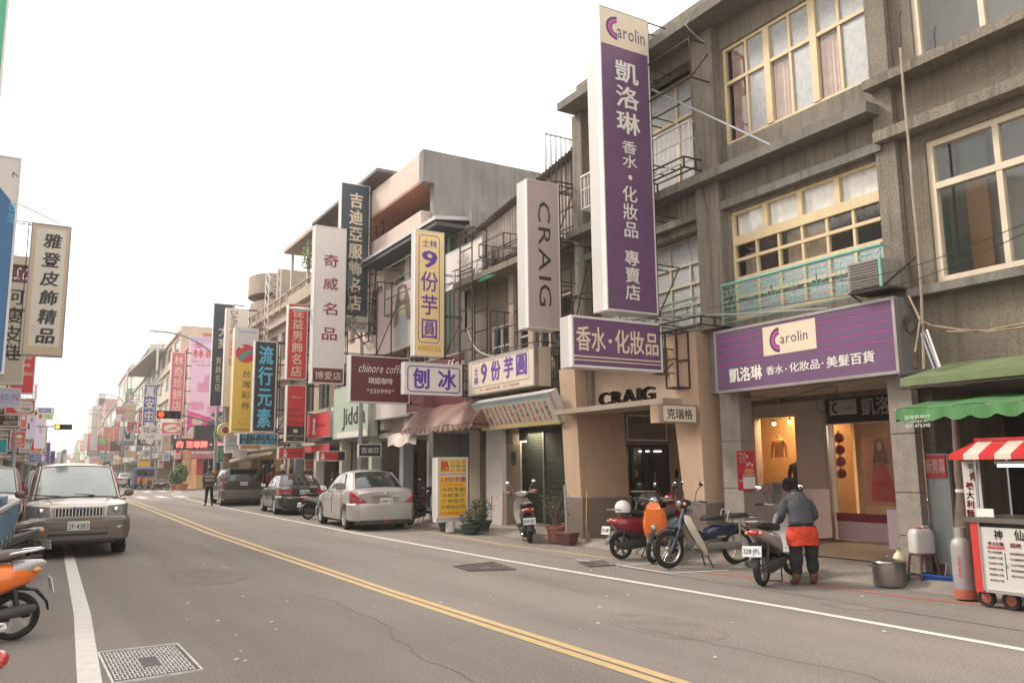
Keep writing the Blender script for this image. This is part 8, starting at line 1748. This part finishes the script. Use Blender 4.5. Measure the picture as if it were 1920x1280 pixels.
g = G(1664, 1101); pt_ = thing('cooking_pot', 'big brushed steel stock pot with lid standing on the ground', 'pot', (g.x+.1, g.y+.03, .01)); PM = mat('brushed_steel', (.34, .31, .29), .32, .9, var=.1)
MB().lathe([(.18, 0), (.195, .01), (.20, .03), (.205, .30), (.215, .305), (.205, .31)], 28).build('body', PM, pt_); MB().lathe([(.212, .308), (.20, .325), (.12, .345), (.001, .352)], 28).build('lid', PM, pt_); MB().cyl((0, 0, .352), .008, .02, 8).ell((0, 0, .38), (.03, .03, .012), 12, 6).build('knob', PM, pt_)
for s in (-1, 1): c = Vector((s*.205*cos(.55), -s*.205*sin(.55)*1, .26)); d = Vector((cos(.55)*s, -sin(.55)*s, 0)); q = Vector((sin(.55), cos(.55), 0)); MB().tube([c+q*.05, c+d*.05+q*.05, c+d*.05-q*.05, c-q*.05], .009, 6).build('handle', PM, pt_)
g = G(1692, 1100); jb = thing('juice_jug', 'plastic jug with orange drink and fruit label behind the stock pot', 'jug', (g.x+.15, g.y+.12, .13)); MB().lathe([(.075, 0), (.085, .02), (.085, .20), (.06, .27), (.025, .30), (.025, .33)], 16).build('bottle', mat('juice_bottle', (.62, .52, .34), .3), jb); MB().lathe([(.087, .08), (.087, .19)], 16, caps=False).build('label', mat('juice_label', (.65, .38, .05), .5, var=.3, scale=12), jb); MB().cyl((0,0,.33), .028, .02, 12).build('cap', INKG, jb)
MB
gb_ = thing('green_tub', 'dark teal plastic tub under the juice jug', 'tub', (g.x+.15, g.y+.12, .0)); MB().lathe([(.10, 0), (.12, .13), (.115, .13), (.10, .02), (.001, .02)], 18).build('tub', mat('teal_plastic', (.02, .14, .10), .5), gb_); MB().lathe([(.112, .125), (.125, .128), (.125, .14), (.112, .14)], 18).build('rim', mat('teal_plastic', ()), gb_)
g = G(1735, 1100); sx, sy = g.x+.15, g.y+.1; sto = thing('plastic_stool', 'brown plastic stool carrying the white jerrycan', 'stool', (sx, sy, .02), -R(20)); sto.scale = (.9, .9, .82); SM = mat('brown_plastic', (.11, .045, .035), .5, var=.08)
MB().prism([(-.13,-.13),(.13,-.13),(.15,-.1),(.15,.1),(.13,.13),(-.13,.13),(-.15,.1),(-.15,-.1)], .44, .47, 'Z').build('seat', SM, sto)
for a, b_ in ((-1,-1),(1,-1),(1,1),(-1,1)): MB().tube([(a*.12, b_*.12, .45), (a*.165, b_*.165, 0)], [.022, .018], 6).build('leg', SM, sto)
MB().tube([(-.15,-.15,.12), (.15,-.15,.12)], .014, 5).tube([(-.15,.15,.12), (.15,.15,.12)], .014, 5).tube([(.15,-.15,.16), (.15,.15,.16)], .014, 5).tube([(-.15,-.15,.16), (-.15,.15,.16)], .014, 5).build('stretcher', SM, sto)
jc = thing('jerrycan', 'white plastic jerrycan with red cap on the brown stool', 'jerrycan', (sx, sy, .405), -R(25)); jc.scale = (.88, .88, .84); MB().loft([ring(0, 0, 0, .13, .10, 16, 5)]*1+[ring(0, 0, 0, .13, .10, 16, 5)]) if 0 else None
m_ = MB(); rr_ = []
for z, w_x, w_y in ((0, .15, .10), (.02, .17, .12), (.30, .17, .12), (.36, .15, .10), (.385, .12, .08)): rr_.append([(w_x*(abs(cos(a))**.4)*(1 if cos(a) > 0 else -1), w_y*(abs(sin(a))**.4)*(1 if sin(a) > 0 else -1), z) for a in [2*pi*j/20+.01 for j in range(20)]])
m_.loft(rr_); m_.build('can', mat('translucent_plastic', (.48, .45, .42), .35, var=.06), jc); MB().cyl((-.03, 0, .38), .045, .03, 14).build('cap', INKR, jc); MB().tube([(.02, 0, .37), (.04, 0, .42), (.12, 0, .42), (.14, 0, .36)], .014, 6).build('handle', mat('translucent_plastic', ()), jc)
g = G(1785, 1102); bs = thing('basin', 'blue rectangular plastic basin on the ground', 'basin', (g.x+.1, g.y+.02, .02), R(10)); b_ = MB()
b_.add([(-.2,-.3,0),(.2,-.3,0),(.2,.3,0),(-.2,.3,0),(-.24,-.35,.13),(.24,-.35,.13),(.24,.35,.13),(-.24,.35,.13),(-.19,-.29,.01),(.19,-.29,.01),(.19,.29,.01),(-.19,.29,.01),(-.225,-.335,.13),(.225,-.335,.13),(.225,.335,.13),(-.225,.335,.13)], [(0,3,2,1),(0,1,5,4),(1,2,6,5),(2,3,7,6),(3,0,4,7),(8,9,10,11),(8,12,13,9),(9,13,14,10),(10,14,15,11),(11,15,12,8)]); b_.build('tub', mat('blue_plastic', (.015, .09, .36), .4), bs, smooth=False)
rm_ = MB(); rm_.box(-.26,.26,-.37,-.335,.128,.143); rm_.box(-.26,.26,.335,.37,.128,.143); rm_.box(-.26,-.225,-.335,.335,.128,.143); rm_.box(.225,.26,-.335,.335,.128,.143); rm_.build('rim', mat('blue_plastic', ()), bs, smooth=False)
mp_ = PX(1765, 1060, 10.9); mi_ = thing('mirror_panel', 'framed sheet of glass leaning against the wall behind the stool', 'glass panel', (10.9, mp_.y, .12), 0); MB().add([(-.25,-.2,0),(-.25,.22,0),(.05,.22,.85),(.05,-.2,.85)], [(0,1,2,3)]).build('sheet', mat('dirty_glass_sheet', (.1,.075,.06), .15, var=.4, scale=4), mi_); MB().tube([(-.25,-.2,0),(-.25,.22,0),(.05,.22,.85),(.05,-.2,.85)], .012, 4, closed=True).build('frame', ALU, mi_)
mp_ = PX(1803, 920, 10.4); fu = thing('folded_parasol', 'folded brown parasol tied with a white band beside the cart banner', 'parasol', (10.4, mp_.y, .1)); MB().lathe([(.05, .15), (.10, .2), (.115, .75), (.06, 1.15), (.07, 1.3), (.04, 2.1), (.02, 2.2)], 14).build('cloth', mat('brown_cloth', (.15, .11, .085), .9, var=.3, scale=5), fu); MB().lathe([(.072, 1.12), (.075, 1.16)], 14).build('tie', INKW, fu); MB().cyl((0,0,0), .02, .3, 8).build('pole', GALV, fu)
# rolling pink display cases
g = G(1480, 1020); pd_ = thing('display_cabinet', 'large lilac-pink rolling cabinet with photo cards in front of the display window', 'cabinet', (13.0, 11.35, .1)); part(MB().box(12.8, 13.3, 10.55, 12.15, .22, 1.12), 'body', PINKP, pd_)
for y in (10.7, 12.0): part(MB().lathe([(.001, -.02), (.055, -.02), (.06, 0), (.055, .02), (.001, .02)], 14, (12.9, y, .16), 'X'), 'caster', mat('caster', (.3, .27, .26), .5), pd_, True)
for k, (px0, py0, px1, py1) in enumerate(((1430, 905, 1447, 926), (1448, 904, 1466, 926), (1447, 927, 1465, 946), (1478, 903, 1505, 925))):
    a = PX(px0, py0, 12.79); b2 = PX(px1, py1, 12.79); part(MB().box(12.785, 12.799, b2.y, a.y, b2.z, a.z), 'photo_card', mat('card_%d' % k, ((.5,.4,.36), (.3,.28,.27), (.36,.34,.3), (.2,.13,.12))[k], .5, var=.3, scale=12), pd_)
pd2 = thing('display_cabinet', 'small stepped lilac-pink rolling cabinet beside the stone pillar', 'cabinet', (12.0, 8.3, .1)); ya, zt = yz(1662, 955, 12.0); yb2, _ = yz(1700, 1000, 12.0); ym, zt2 = yz(1681, 933, 12.0)
part(MB().box(12.0, 12.35, yb2, ya, .25, zt), 'body', PINKP, pd2); part(MB().box(12.0, 12.35, yb2, ym, zt, zt2), 'upper_step', PINKP, pd2); part(MB().lathe([(.001, -.02), (.05, -.02), (.055, 0), (.05, .02), (.001, .02)], 14, (12.1, ya-.1, .17), 'X').lathe([(.001, -.02), (.05, -.02), (.055, 0), (.05, .02), (.001, .02)], 14, (12.1, yb2+.1, .17), 'X'), 'caster', mat('caster', ()), pd2, True)
# red festival poster on the stone pillar
ps = thing('poster', 'red event poster with figures and white timetable on the stone pillar', 'poster', PY(1399, 882, 10.0)); a = PY(1381, 845, 10.0); b2 = PY(1418, 918, 10.0); w_p, h_p = b2.x-a.x, a.z-b2.z; ps.location = ((a.x+b2.x)/2, 10.0, (a.z+b2.z)/2)
MB().box(-w_p/2, w_p/2, 0, .008, -h_p/2, h_p/2).build('sheet', mat('poster_red', (.5, .03, .05), .5, var=.05), ps, smooth=False)
texts(ps, w_p, h_p, [('#box', .28, .66, .96, .96, INKW), ('活動公告', .08, .05, .5, .1, INKW), ('小丑', .1, .13, .45, .22, INKC), ('2013', .1, .24, .5, .30, INKB), ('#disc', .35, .44, .95, .58, INKO), ('#disc', .5, .1, .62, .18, INKC), ('#disc', .64, .28, .76, .36, INKC), ('#disc', .5, .3, .62, .4, INKC), ('#disc', .78, .32, .9, .42, INKC), ('#box', .3, .60, .96, .62, INKW), ('#box', .05, .74, .25, .78, pm('lime_print', (.3, .5, .1))), ('#disc', .06, .6, .2, .68, BLACK)])
# display window contents: mannequins
for nm, lab, y, z, m, sk in (('mannequin', 'mannequin torso in dark top with gold necklace in the lit display window', 12.25, 1.12, mat('dark_top', (.03, .025, .035), .8), 1), ('mannequin', 'upper mannequin torso in pale blouse hanging in the lit display window', 12.75, 1.75, mat('orange_blouse', (.5, .26, .12), .8), 0)):
    o = thing(nm, lab, 'mannequin', (14.5, y, z)); k = 1 if sk else .8
    MB().loft([[(c*math.cos(a)*.5*k, w_*math.cos(a-pi/2)*k, zz*k) for a in [2*pi*j/16 for j in range(16)]] for zz, w_, c in ((0, .17, .22), (.2, .14, .2), (.4, .19, .22), (.48, .20, .16), (.53, .06, .08))]).build('torso', m, o)
    MB().lathe([(.045, .5*k), (.04, .6*k), (.001, .61*k)], 12).build('neck', mat('mannequin_skin', (.55, .35, .2), .5), o)
    for s in (-1, 1): MB().tube([(0, s*.18*k, .47*k), (0, s*.25*k, .3*k), (-.02, s*.27*k, .0)], [.05*k, .045*k, .03*k], 8).build('arm', m, o)
rk = thing('display_rack', 'red display counter behind the mannequins', 'counter', (14.8, 12, .1)); part(MB().box(14.25, 14.9, 11.8, 13.1, .9, 1.12), 'counter', mat('red_counter', (.25, .03, .03), .5), rk); part(MB().box(14.3, 14.85, 11.85, 13.05, .12, .899), 'plinth', DARK, rk); part(MB().box(15.2, 15.3, 11.4, 14.4, .1, 2.9), 'back_panel', mat('warm_wall', (.6, .38, .18), .8), rk)
WARM = mat('warm_bulb', (1, .62, .28), emit=14, var=0)
for k, (y, z) in enumerate(((12.0, 2.5), (12.5, 2.52), (12.95, 2.5))):
    o = thing('spotlight', ['warm spotlight at the right of the display window', 'warm spotlight in the middle of the display window', 'warm spotlight at the left of the display window'][k], 'lamp', (14.6, y, z)); MB().ell((0,0,0), (.04,.04,.04), 10, 6).build('bulb', WARM, o); MB().cyl((0, 0, .03), .02, .4, 8).build('stem', BLACKM, o)
pl_ = bpy.data.lights.new('display_light', 'AREA'); pl_.energy = 34; pl_.color = (1, .6, .3); pl_.size = 1; lo = bpy.data.objects.new('display_light', pl_); COL.objects.link(lo); lo.location = (14.8, 12.5, 2.8)
pl_ = bpy.data.lights.new('shop_light', 'AREA'); pl_.energy = 70; pl_.color = (1, .82, .62); pl_.size = 1.5; lo = bpy.data.objects.new('shop_light', pl_); COL.objects.link(lo); lo.location = (16, 9.3, 2.5)
pl_ = bpy.data.lights.new('ice_shop_light', 'AREA'); pl_.energy = 14; pl_.color = (1, .85, .6); pl_.size = .8; lo = bpy.data.objects.new('ice_shop_light', pl_); COL.objects.link(lo); lo.location = (11.9, 18.9, 2.5)
# shop interior: poster, shelves, goods, lanterns
sp = thing('shop_poster', 'large pink fashion poster with long-haired woman behind the glass door', 'poster', (14.9, 10.55, 1.5), -pi/2); MB().box(-.42, .42, 0, .02, -.75, .62).build('sheet', mat('poster_rose', (.5, .28, .27), .5, var=.2, scale=5), sp, smooth=False)
texts(sp, .84, 1.37, [('#poly', 0,0,0,0, mat('dress_print', (.45, .07, .1), .6, var=.2), dict(p=[(.3,.45),(.62,.42),(.8,.7),(.85,.98),(.2,.98),(.25,.7)])), ('#poly', 0,0,0,0, HAIRP, dict(p=[(.4,.08),(.58,.07),(.66,.2),(.72,.45),(.6,.42),(.42,.42),(.3,.46),(.36,.2)], y=-.004)), ('#disc', .44, .1, .58, .24, mat('poster_skin', ()), dict(y=-.005))])
for k in range(4):
    o = thing('lantern', ['topmost red paper lantern of the string inside the glass door', 'second red paper lantern of the string inside the glass door', 'third red paper lantern of the string inside the glass door', 'lowest red paper lantern of the string inside the glass door'][k], 'lantern', (14.4, PX(1573, 830, 14.4).y, 2.12-.24*k)); MB().ell((0,0,0), (.11,.11,.10), 16, 8).build('paper', mat('lantern_red', (.22, .012, .018), .6), o); MB().cyl((0,0,.09), .03, .05, 8).build('cap', GOLD, o)
sh_ = thing('shelf_unit', 'shelves of small goods at the back of the perfume shop', 'shelf', (16.6, 9, .1))
for z in (.5, .9, 1.3, 1.7): part(MB().box(16.4, 16.9, 7.6, 10.2, z, z+.03), 'shelf', WHITEM, sh_)
part(MB().box(16.91, 16.95, 7.6, 10.2, .12, 2.1), 'back_panel', WOODO, sh_)
rnd = random.Random(9); gmb = [MB() for _ in range(4)]
for z in (.53, .93, 1.33, 1.73):
    for k in range(20): y = 7.7+k*.125; h = rnd.uniform(.08, .25); gmb[rnd.randrange(4)].cyl((16.55, y, z), .03, h, 7)
for k, m in enumerate((mat('goods_red', (.3, .05, .05)), mat('goods_blue', (.06, .1, .2)), mat('goods_cream', (.45, .38, .28)), mat('goods_green', (.1, .3, .2)))): tag(part(gmb[k], 'goods', m, sh_), kind='stuff')
ct = thing('shop_counter', 'pale glass-fronted counter inside the perfume shop', 'counter', (15.2, 8.9, .1)); part(MB().box(15.1, 15.6, 8.2, 10.0, .12, .85), 'front', mat('pale_green_counter', (.35, .40, .36), .5), ct); part(MB().box(15.05, 15.65, 8.15, 10.05, .851, .89), 'top', WHITEM, ct)

# ================================================================ potted plants and clutter near the menu lightbox and the beige pillar
TERRA = mat('terracotta', (.30, .12, .075), .8, var=.15, grime=.3); POTD = mat('dark_green_pot', (.04, .055, .05), .5, var=.1)
def gxy(px, py, z=.0): g = G(px, py); return (g.x, g.y, z)
c = gxy(1036, 1019); plant('potted_shrub', 'bare twiggy shrub in a big terracotta pot left of the beige pillar', 'plant', (c[0]+.15, c[1]+.1, .02), (.38, .38, .42), 70, .06, LEAFD, (.2, .33), TERRA, 3, 16)
c = gxy(1058, 1022); pm_ = thing('planter', 'square dark clay planter with a grey post standing in it', 'planter', (c[0]+.1, c[1]+.02, .02), R(20)); MB().add([(-.13,-.13,0),(.13,-.13,0),(.13,.13,0),(-.13,.13,0),(-.18,-.18,.22),(.18,-.18,.22),(.18,.18,.22),(-.18,.18,.22)], [(0,3,2,1),(0,1,5,4),(1,2,6,5),(2,3,7,6),(3,0,4,7),(4,5,6,7)]).build('pot', mat('dark_terracotta', (.13, .055, .04), .8, var=.2), pm_, smooth=False); MB().tube([(-.02, 0, .2), (.0, .05, 1.2)], .028, 8).build('post', GALV, pm_); MB().box(-.19, .19, -.19, .19, .21, .235).build('rim', mat('dark_terracotta', ()), pm_)
c = gxy(1072, 1010); rb = thing('red_bucket', 'red plastic tub behind the planter at the foot of the beige pillar', 'bucket', (c[0]+.15, c[1]+.25, .03)); MB().lathe([(.16, 0), (.20, .28), (.19, .28), (.15, .02), (.001, .02)], 18).build('tub', mat('red_plastic', (.5, .03, .02), .4), rb); MB().lathe([(.198, .27), (.215, .275), (.215, .295), (.198, .295)], 18).build('rim', mat('red_plastic', ()), rb)
br = thing('broom', 'straw broom leaning on the beige pillar', 'broom', (10.15, 14.1, .02)); MB().tube([(0, 0, .35), (.12, .12, 1.1)], .012, 6).build('stick', mat('yellow_stick', (.5, .3, .08), .6), br)
m_ = MB(); rnd = random.Random(2)
for k in range(40): a = rnd.uniform(-.1, .1); m_.tube([(0, 0, .4), (a, rnd.uniform(-.05, .05)-.03, .0)], .004, 3)
m_.build('bristles', mat('straw', (.35, .24, .12), .9), br)
c = gxy(905, 1000); plant('potted_shrub', 'leafy potted plant with small orange flowers in a dark tub right of the menu lightbox', 'plant', (c[0]+.1, c[1]+.3, .02), (.3, .3, .28), 520, .06, LEAFD, (.28, .28), POTD, 5, 10)
fl_ = thing('blossoms', 'small orange flowers on the leafy plant beside the menu lightbox', 'flowers', (c[0]+.1, c[1]+.3, .7)); m_ = MB(); rnd = random.Random(8)
for k in range(16): m_.ell((rnd.uniform(-.4,.35), rnd.uniform(-.35,.3)-.1, rnd.uniform(-.25,.3)), (.022,.022,.018), 6, 4)
tag(m_.build('petals', INKO, fl_), kind='stuff')
c = gxy(885, 1003); plant('potted_shrub', 'low green plant in a round dark pot at the kerb beside the menu lightbox', 'plant', (c[0]+.05, c[1]+.2, .02), (.28, .28, .18), 260, .07, LEAFD, (.24, .2), POTD, 6, 6)
c = gxy(946, 988); plant('potted_shrub', 'dark green foliage plant against the white post', 'plant', (c[0]+.6, c[1]+.7, .1), (.32, .32, .45), 400, .09, LEAFD, (.16, .25), TERRA, 7, 6)
c = gxy(832, 998); plant('potted_shrub', 'withered potted plant left of the menu lightbox base', 'plant', (c[0]+.15, c[1]+.25, .02), (.2, .2, .18), 90, .06, LEAFD, (.17, .2), POTD, 8, 8)
for k, (px, lab) in enumerate(((936, 'red broom with dustpan standing right of the flowering plant'), (925, 'red-handled dustpan leaning behind the red broom'))):
    c = gxy(px, 993); o = thing('dustpan', lab, 'dustpan', (c[0]+.1, c[1]+.3*k, .02)); MB().tube([(0, 0, .1), (.03, 0, .95-.1*k)], .012, 6).build('stick', mat('red_plastic', ()), o); MB().box(-.12, .12, -.1, .1, 0, .07).build('pan', mat('red_plastic', ()), o)
o = thing('paver_slab', 'row of loose dark slabs under the menu lightbox', 'slabs', (9.75, 18.6, 0)); 
for k in range(4): MB().box(-.25, .25, -.6+.32*k, -.6+.32*k+.3, .003, .06+.008*(k % 2)).build('slab', CONCG, o)

# ================================================================ street furniture
def lamp_post(label, x, y, h, arm, az, head_=True, r=.09, m=GALV, base_=True):
    o = thing('street_lamp', label, 'street lamp', (x, y, 0)); MB().tube([(0,0,0), (0,0,h)], [r, r*.6], 12).build('pole', m, o)
    if arm:
        pts = []
        for k in range(9): t = k/8; a = t*pi/2; pts.append((arm*(.5*(1-cos(a))+.5*t)*cos(az), arm*(.5*(1-cos(a))+.5*t)*sin(az), h+arm*.55*sin(a)*.9))
        MB().tube(pts, r*.5, 8).build('arm', m, o); e = pts[-1]; MB().ell((e[0]+.3*cos(az), e[1]+.3*sin(az), e[2]+.0), (.42 if abs(cos(az)) > .7 else .12, .12 if abs(cos(az)) > .7 else .42, .075), 14, 8).build('lamp_head', WHITEM, o)
    return o
p1 = G(677, 962); lamp_post('tall grey lamp post between the mint shop and the coffee sign, curving over the road', 10.0, 27.0, 6.0, 1.9, pi)
p2 = PY(403, 870, 52); lp_ = lamp_post('grey lamp post at the crossing carrying the green street signs', p2.x, 52, 8.1, 3.4, pi, r=.11)
lamp_post('lamp post with pale head beyond the crossing near the blue medicine sign', PY(283, 850, 82).x, 82, 7.3, 1.2, pi, r=.09)
lamp_post('far lamp post reaching over the street near the rabbit sign', PY(228, 870, 105).x, 105, 9.3, 2.2, pi, r=.1)
lamp_post('far lamp post over the red character-face sign', PY(196, 870, 140).x, 140, 9.0, 2.6, pi, r=.12)
lamp_post('lamp post on the far left side beside the coral red sign', PY(22, 880, 44).x, 44, 4.2, 0, 0, r=.07)
# traffic lights
def tlight(label, x, y, z, n=4, lit=0, w=.32, arm_to=None, col=(1, .09, .02)):
    o = thing('traffic_light', label, 'traffic light', (x, y, z)); L_ = n*w
    MB().box(-L_/2, L_/2, 0, .2, -w*.52, w*.52).build('housing', BLACKM, o)
    for k in range(n):
        cx = -L_/2+w*(k+.5); on = (k == lit); MB().lathe([(w*.42, .0), (w*.44, -.16), (w*.42, -.16)], 16, (cx, 0, 0), 'Y', caps=False).build('hood', BLACKM, o)
        MB().ell((cx, -.01, 0), (w*.36, .03, w*.36), 14, 8).build('lens', mat('lamp_on_%d' % (col[1]*1000), col, emit=2.2, var=0) if on else mat('lens_off', (.05, .05, .05), .3), o)
    if arm_to: MB().tube([(L_/2 if arm_to[0] > x else -L_/2, .1, .02), (arm_to[0]-x, arm_to[1]-y, arm_to[2]-z)], .05, 8).build('arm', GALV, o)
    return o
tp = PY(317, 777, 50.5); pole = PY(403, 780, 52)
tlight('traffic light with its red lamp lit, hanging over the right half of the road', tp.x, 50.5, tp.z, 3, 0, .42, (pole.x, 52, pole.z-.4), (1, .035, .008))
tp = PY(119, 800, 62); tlight('traffic light with its amber lamp lit, hanging over the left half of the road', tp.x, 62, tp.z, 3, 0, .34, (PY(40, 800, 62).x, 62, tp.z-.0), (1, .3, .01))
o = thing('traffic_pole', 'thin grey pole carrying the amber traffic light on the left', 'pole', (PY(32, 800, 62).x, 62, 0)); MB().tube([(0,0,0), (0,0,3.9), (.2,0,4.6), (.7,0,tp.z)], .08, 8).build('pole', GALV, o); MB().cyl((0,0,0), .18, .3, 10).build('base', GALV, o)
tp = PX(690, 540, 9.4); o = thing('traffic_light', 'dark signal head seen from behind in front of the slate-blue sign', 'traffic light', (tp.x, 26.8, PY(700, 525, 26.8).z)); MB().loft([ring(0, 0, 0, .14, .3, 12), ring(0, .25, 0, .14, .3, 12)]).build('housing', mat('signal_grey', (.12, .16, .17), .6), o); MB().tube([(0, .1, -.3), (.15, .1, -1.2)], .03, 6).build('bracket', GALV, o)
# second thin post, street-name signs, round fruit-logo sign
p3 = PY(415, 870, 53); o = thing('sign_post', 'thin grey post beside the crossing lamp post with orange base', 'post', (p3.x, 53, 0)); MB().tube([(0,0,0), (0,0,9.3)], .055, 10).build('pole', GALV, o); MB().cyl((0,0,.1), .12, 1.5, 10).build('sleeve', mat('orange_sleeve', (.5, .12, .04), .6, var=.3), o)
o = thing('hydrant_sleeve', 'orange protective sleeve round the foot of the crossing lamp post', 'post sleeve', (p2.x, 52, 0)); MB().cyl((0,0,.05), .16, 1.5, 12).build('sleeve', mat('orange_sleeve', ()), o); MB().cyl((0,0,1.5), .18, .06, 12).build('band', INKY, o)
def rsign(label, px, Y, face, items, name='street_name_sign'): return vsign(label, px, 0, face, items, Y=Y, bracket=False, dep=.06, name=name, fw_=.02)
rsign('green street name sign with arrow on the crossing lamp post', (401,808,432,821), 51.8, GRNS, [('◀民', .1, .1, .55, .5, INKW), ('Tung-Ming', .25, .6, .9, .9, INKW)])
rsign('tall green direction sign with white characters below the street name sign', (407,835,420,866), 51.7, GRNS, [('博愛街', .45, .15, .8, .8, INKW, V), ('Bo-ai St', .12, .15, .3, .85, INKW, dict(rot=1))])
p4 = PY(423, 806, 50.5); o = thing('round_sign', 'round yellow sign with a dark fruit emblem above the crossing', 'sign', p4); MB().lathe([(.001, 0), (.42, 0), (.44, .05), (.44, .2), (.42, .25), (.001, .25)], 28, (0,0,0), 'Y').build('disc', INKY, o); MB().lathe([(.001, -.01), (.30, -.01)], 24, (0,0,0), 'Y', caps=False).build('white_ring', INKW, o); MB().lathe([(.001, -.02), (.2, -.02)], 20, (0,0,0), 'Y', caps=False).build('fruit_emblem', mat('fruit_brown', (.3, .04, .03), .5), o)
# folded pale awning and ladders above the market arcade
o = thing('awning', 'pale folded cloth awning on a pole above the dark people carrier', 'awning', (9.6, 41, 3)); a, b_ = PX(433, 865, 9.2), PX(512, 850, 10.4)
part(MB().tube([a, (a+b_)/2+Vector((0,0,.05)), b_], [.1, .13, .09], 8), 'rolled_cloth', mat('pale_cloth', (.5, .4, .28), .8, var=.15), o, True); m_ = MB(); m_.add([a+Vector((.3,-.2,-.05)), a+Vector((.9,-.6,-.02)), a+Vector((.75,-.5,-.75)), a+Vector((.5,-.3,-.5))], [(0,1,2,3)]); part(m_, 'flap', mat('pale_cloth', ()), o)
part(MB().tube([(a.x, a.y, 0), a], .03, 6), 'pole', GALV, o)
o = thing('awning', 'red cloth valance under the big red fascia', 'awning', (10.3, 33, 2.4)); vs, fs = scalloped(10.3, 31.2, 34.6, 2.55, .3, 8, .06); m_ = MB(); m_.add(vs, fs); part(m_, 'fabric', mat('red_cloth', (.45, .03, .04), .8), o, True); part(MB().tube([(10.3, 31.2, 2.56), (10.3, 34.6, 2.56)], .02, 6), 'rail', ALU, o)
o = thing('awning', 'torn cream and red advertising cloth hanging left of the brown awning', 'awning', (10.2, 22.6, 2.4)); a = PX(727, 815, 10.0); b_ = PX(785, 800, 10.0); c = PX(780, 830, 9.8); d = PX(727, 838, 9.8); n = 12; vs = []
for i in range(n+1): t = i/n; p0 = a.lerp(b_, t); p1_ = d.lerp(c, t); vs += [p0, (p0+p1_)/2+Vector((-.05*sin(t*9), 0, .03*sin(t*7))), p1_+Vector((0, 0, .05*sin(t*11)))]
m_ = MB(); m_.add(vs, [(3*i+k, 3*i+k+1, 3*i+k+4, 3*i+k+3) for i in range(n) for k in range(2)]); part(m_, 'fabric', mat('printed_cloth', (.45, .36, .30), .5, var=.5, scale=3), o, True); part(MB().tube([a, b_], .02, 5), 'rail', RUST, o)
# red-and-gold sign row under the canopy of the corner house, plants
pp = PY(340, 905, 70.5); plant('potted_tree', 'large potted palm-like shrub left of the red pillar beyond the crossing', 'plant', (pp.x, 70.5, .05), (.5, .5, .85), 420, .26, LEAF, (.55, .5), TERRA, 11, 10)
pp = PY(329, 905, 71.5); plant('potted_tree', 'smaller leafy pot plant beside the palm-like shrub', 'plant', (pp.x, 71.5, .05), (.6, .6, .7), 500, .22, LEAF, (.4, .4), TERRA, 12, 8)
# overhead cables across the street beyond the crossing
cable('overhead_cable', 'thin overhead wire crossing the far street above the traffic lights, upper one', [PY(-20, 772, 60), PY(150, 768, 64), PY(330, 772, 66)], .012)
cable('overhead_cable', 'thin overhead wire crossing the far street, just below the upper one', [PY(60, 797, 66), PY(180, 801, 70), PY(300, 799, 72)], .012)
cable('overhead_cable', 'steel stay wire from the top left running to the cream leather-goods sign', [PY(-30, 362, 21), PY(40, 385, 21.5), PY(112, 419, 22.1)], .012)
cable('overhead_cable', 'cable strung from the yellow lightbox to the taro-ball fascia', [PX(875, 615, 10.2), PX(890, 650, 10.1), PX(905, 662, 10.0), PX(925, 668, 10.0)], .012, WHITEM)

# ================================================================ air: light haze
hz = MB().box(-95, 115, -14, 620, -1.5, 75).build('haze', None if False else bpy.data.materials.new('haze_air'), None, smooth=False)
hm = hz.data.materials[0]; hm.use_nodes = True; t = hm.node_tree; t.nodes.clear(); oo = t.nodes.new('ShaderNodeOutputMaterial'); pv = t.nodes.new('ShaderNodeVolumePrincipled')
pv.inputs['Color'].default_value = (1, .95, .92, 1); pv.inputs['Density'].default_value = .0011; pv.inputs['Anisotropy'].default_value = .3; t.links.new(pv.outputs[0], oo.inputs['Volume']); tag(hz, kind='stuff')
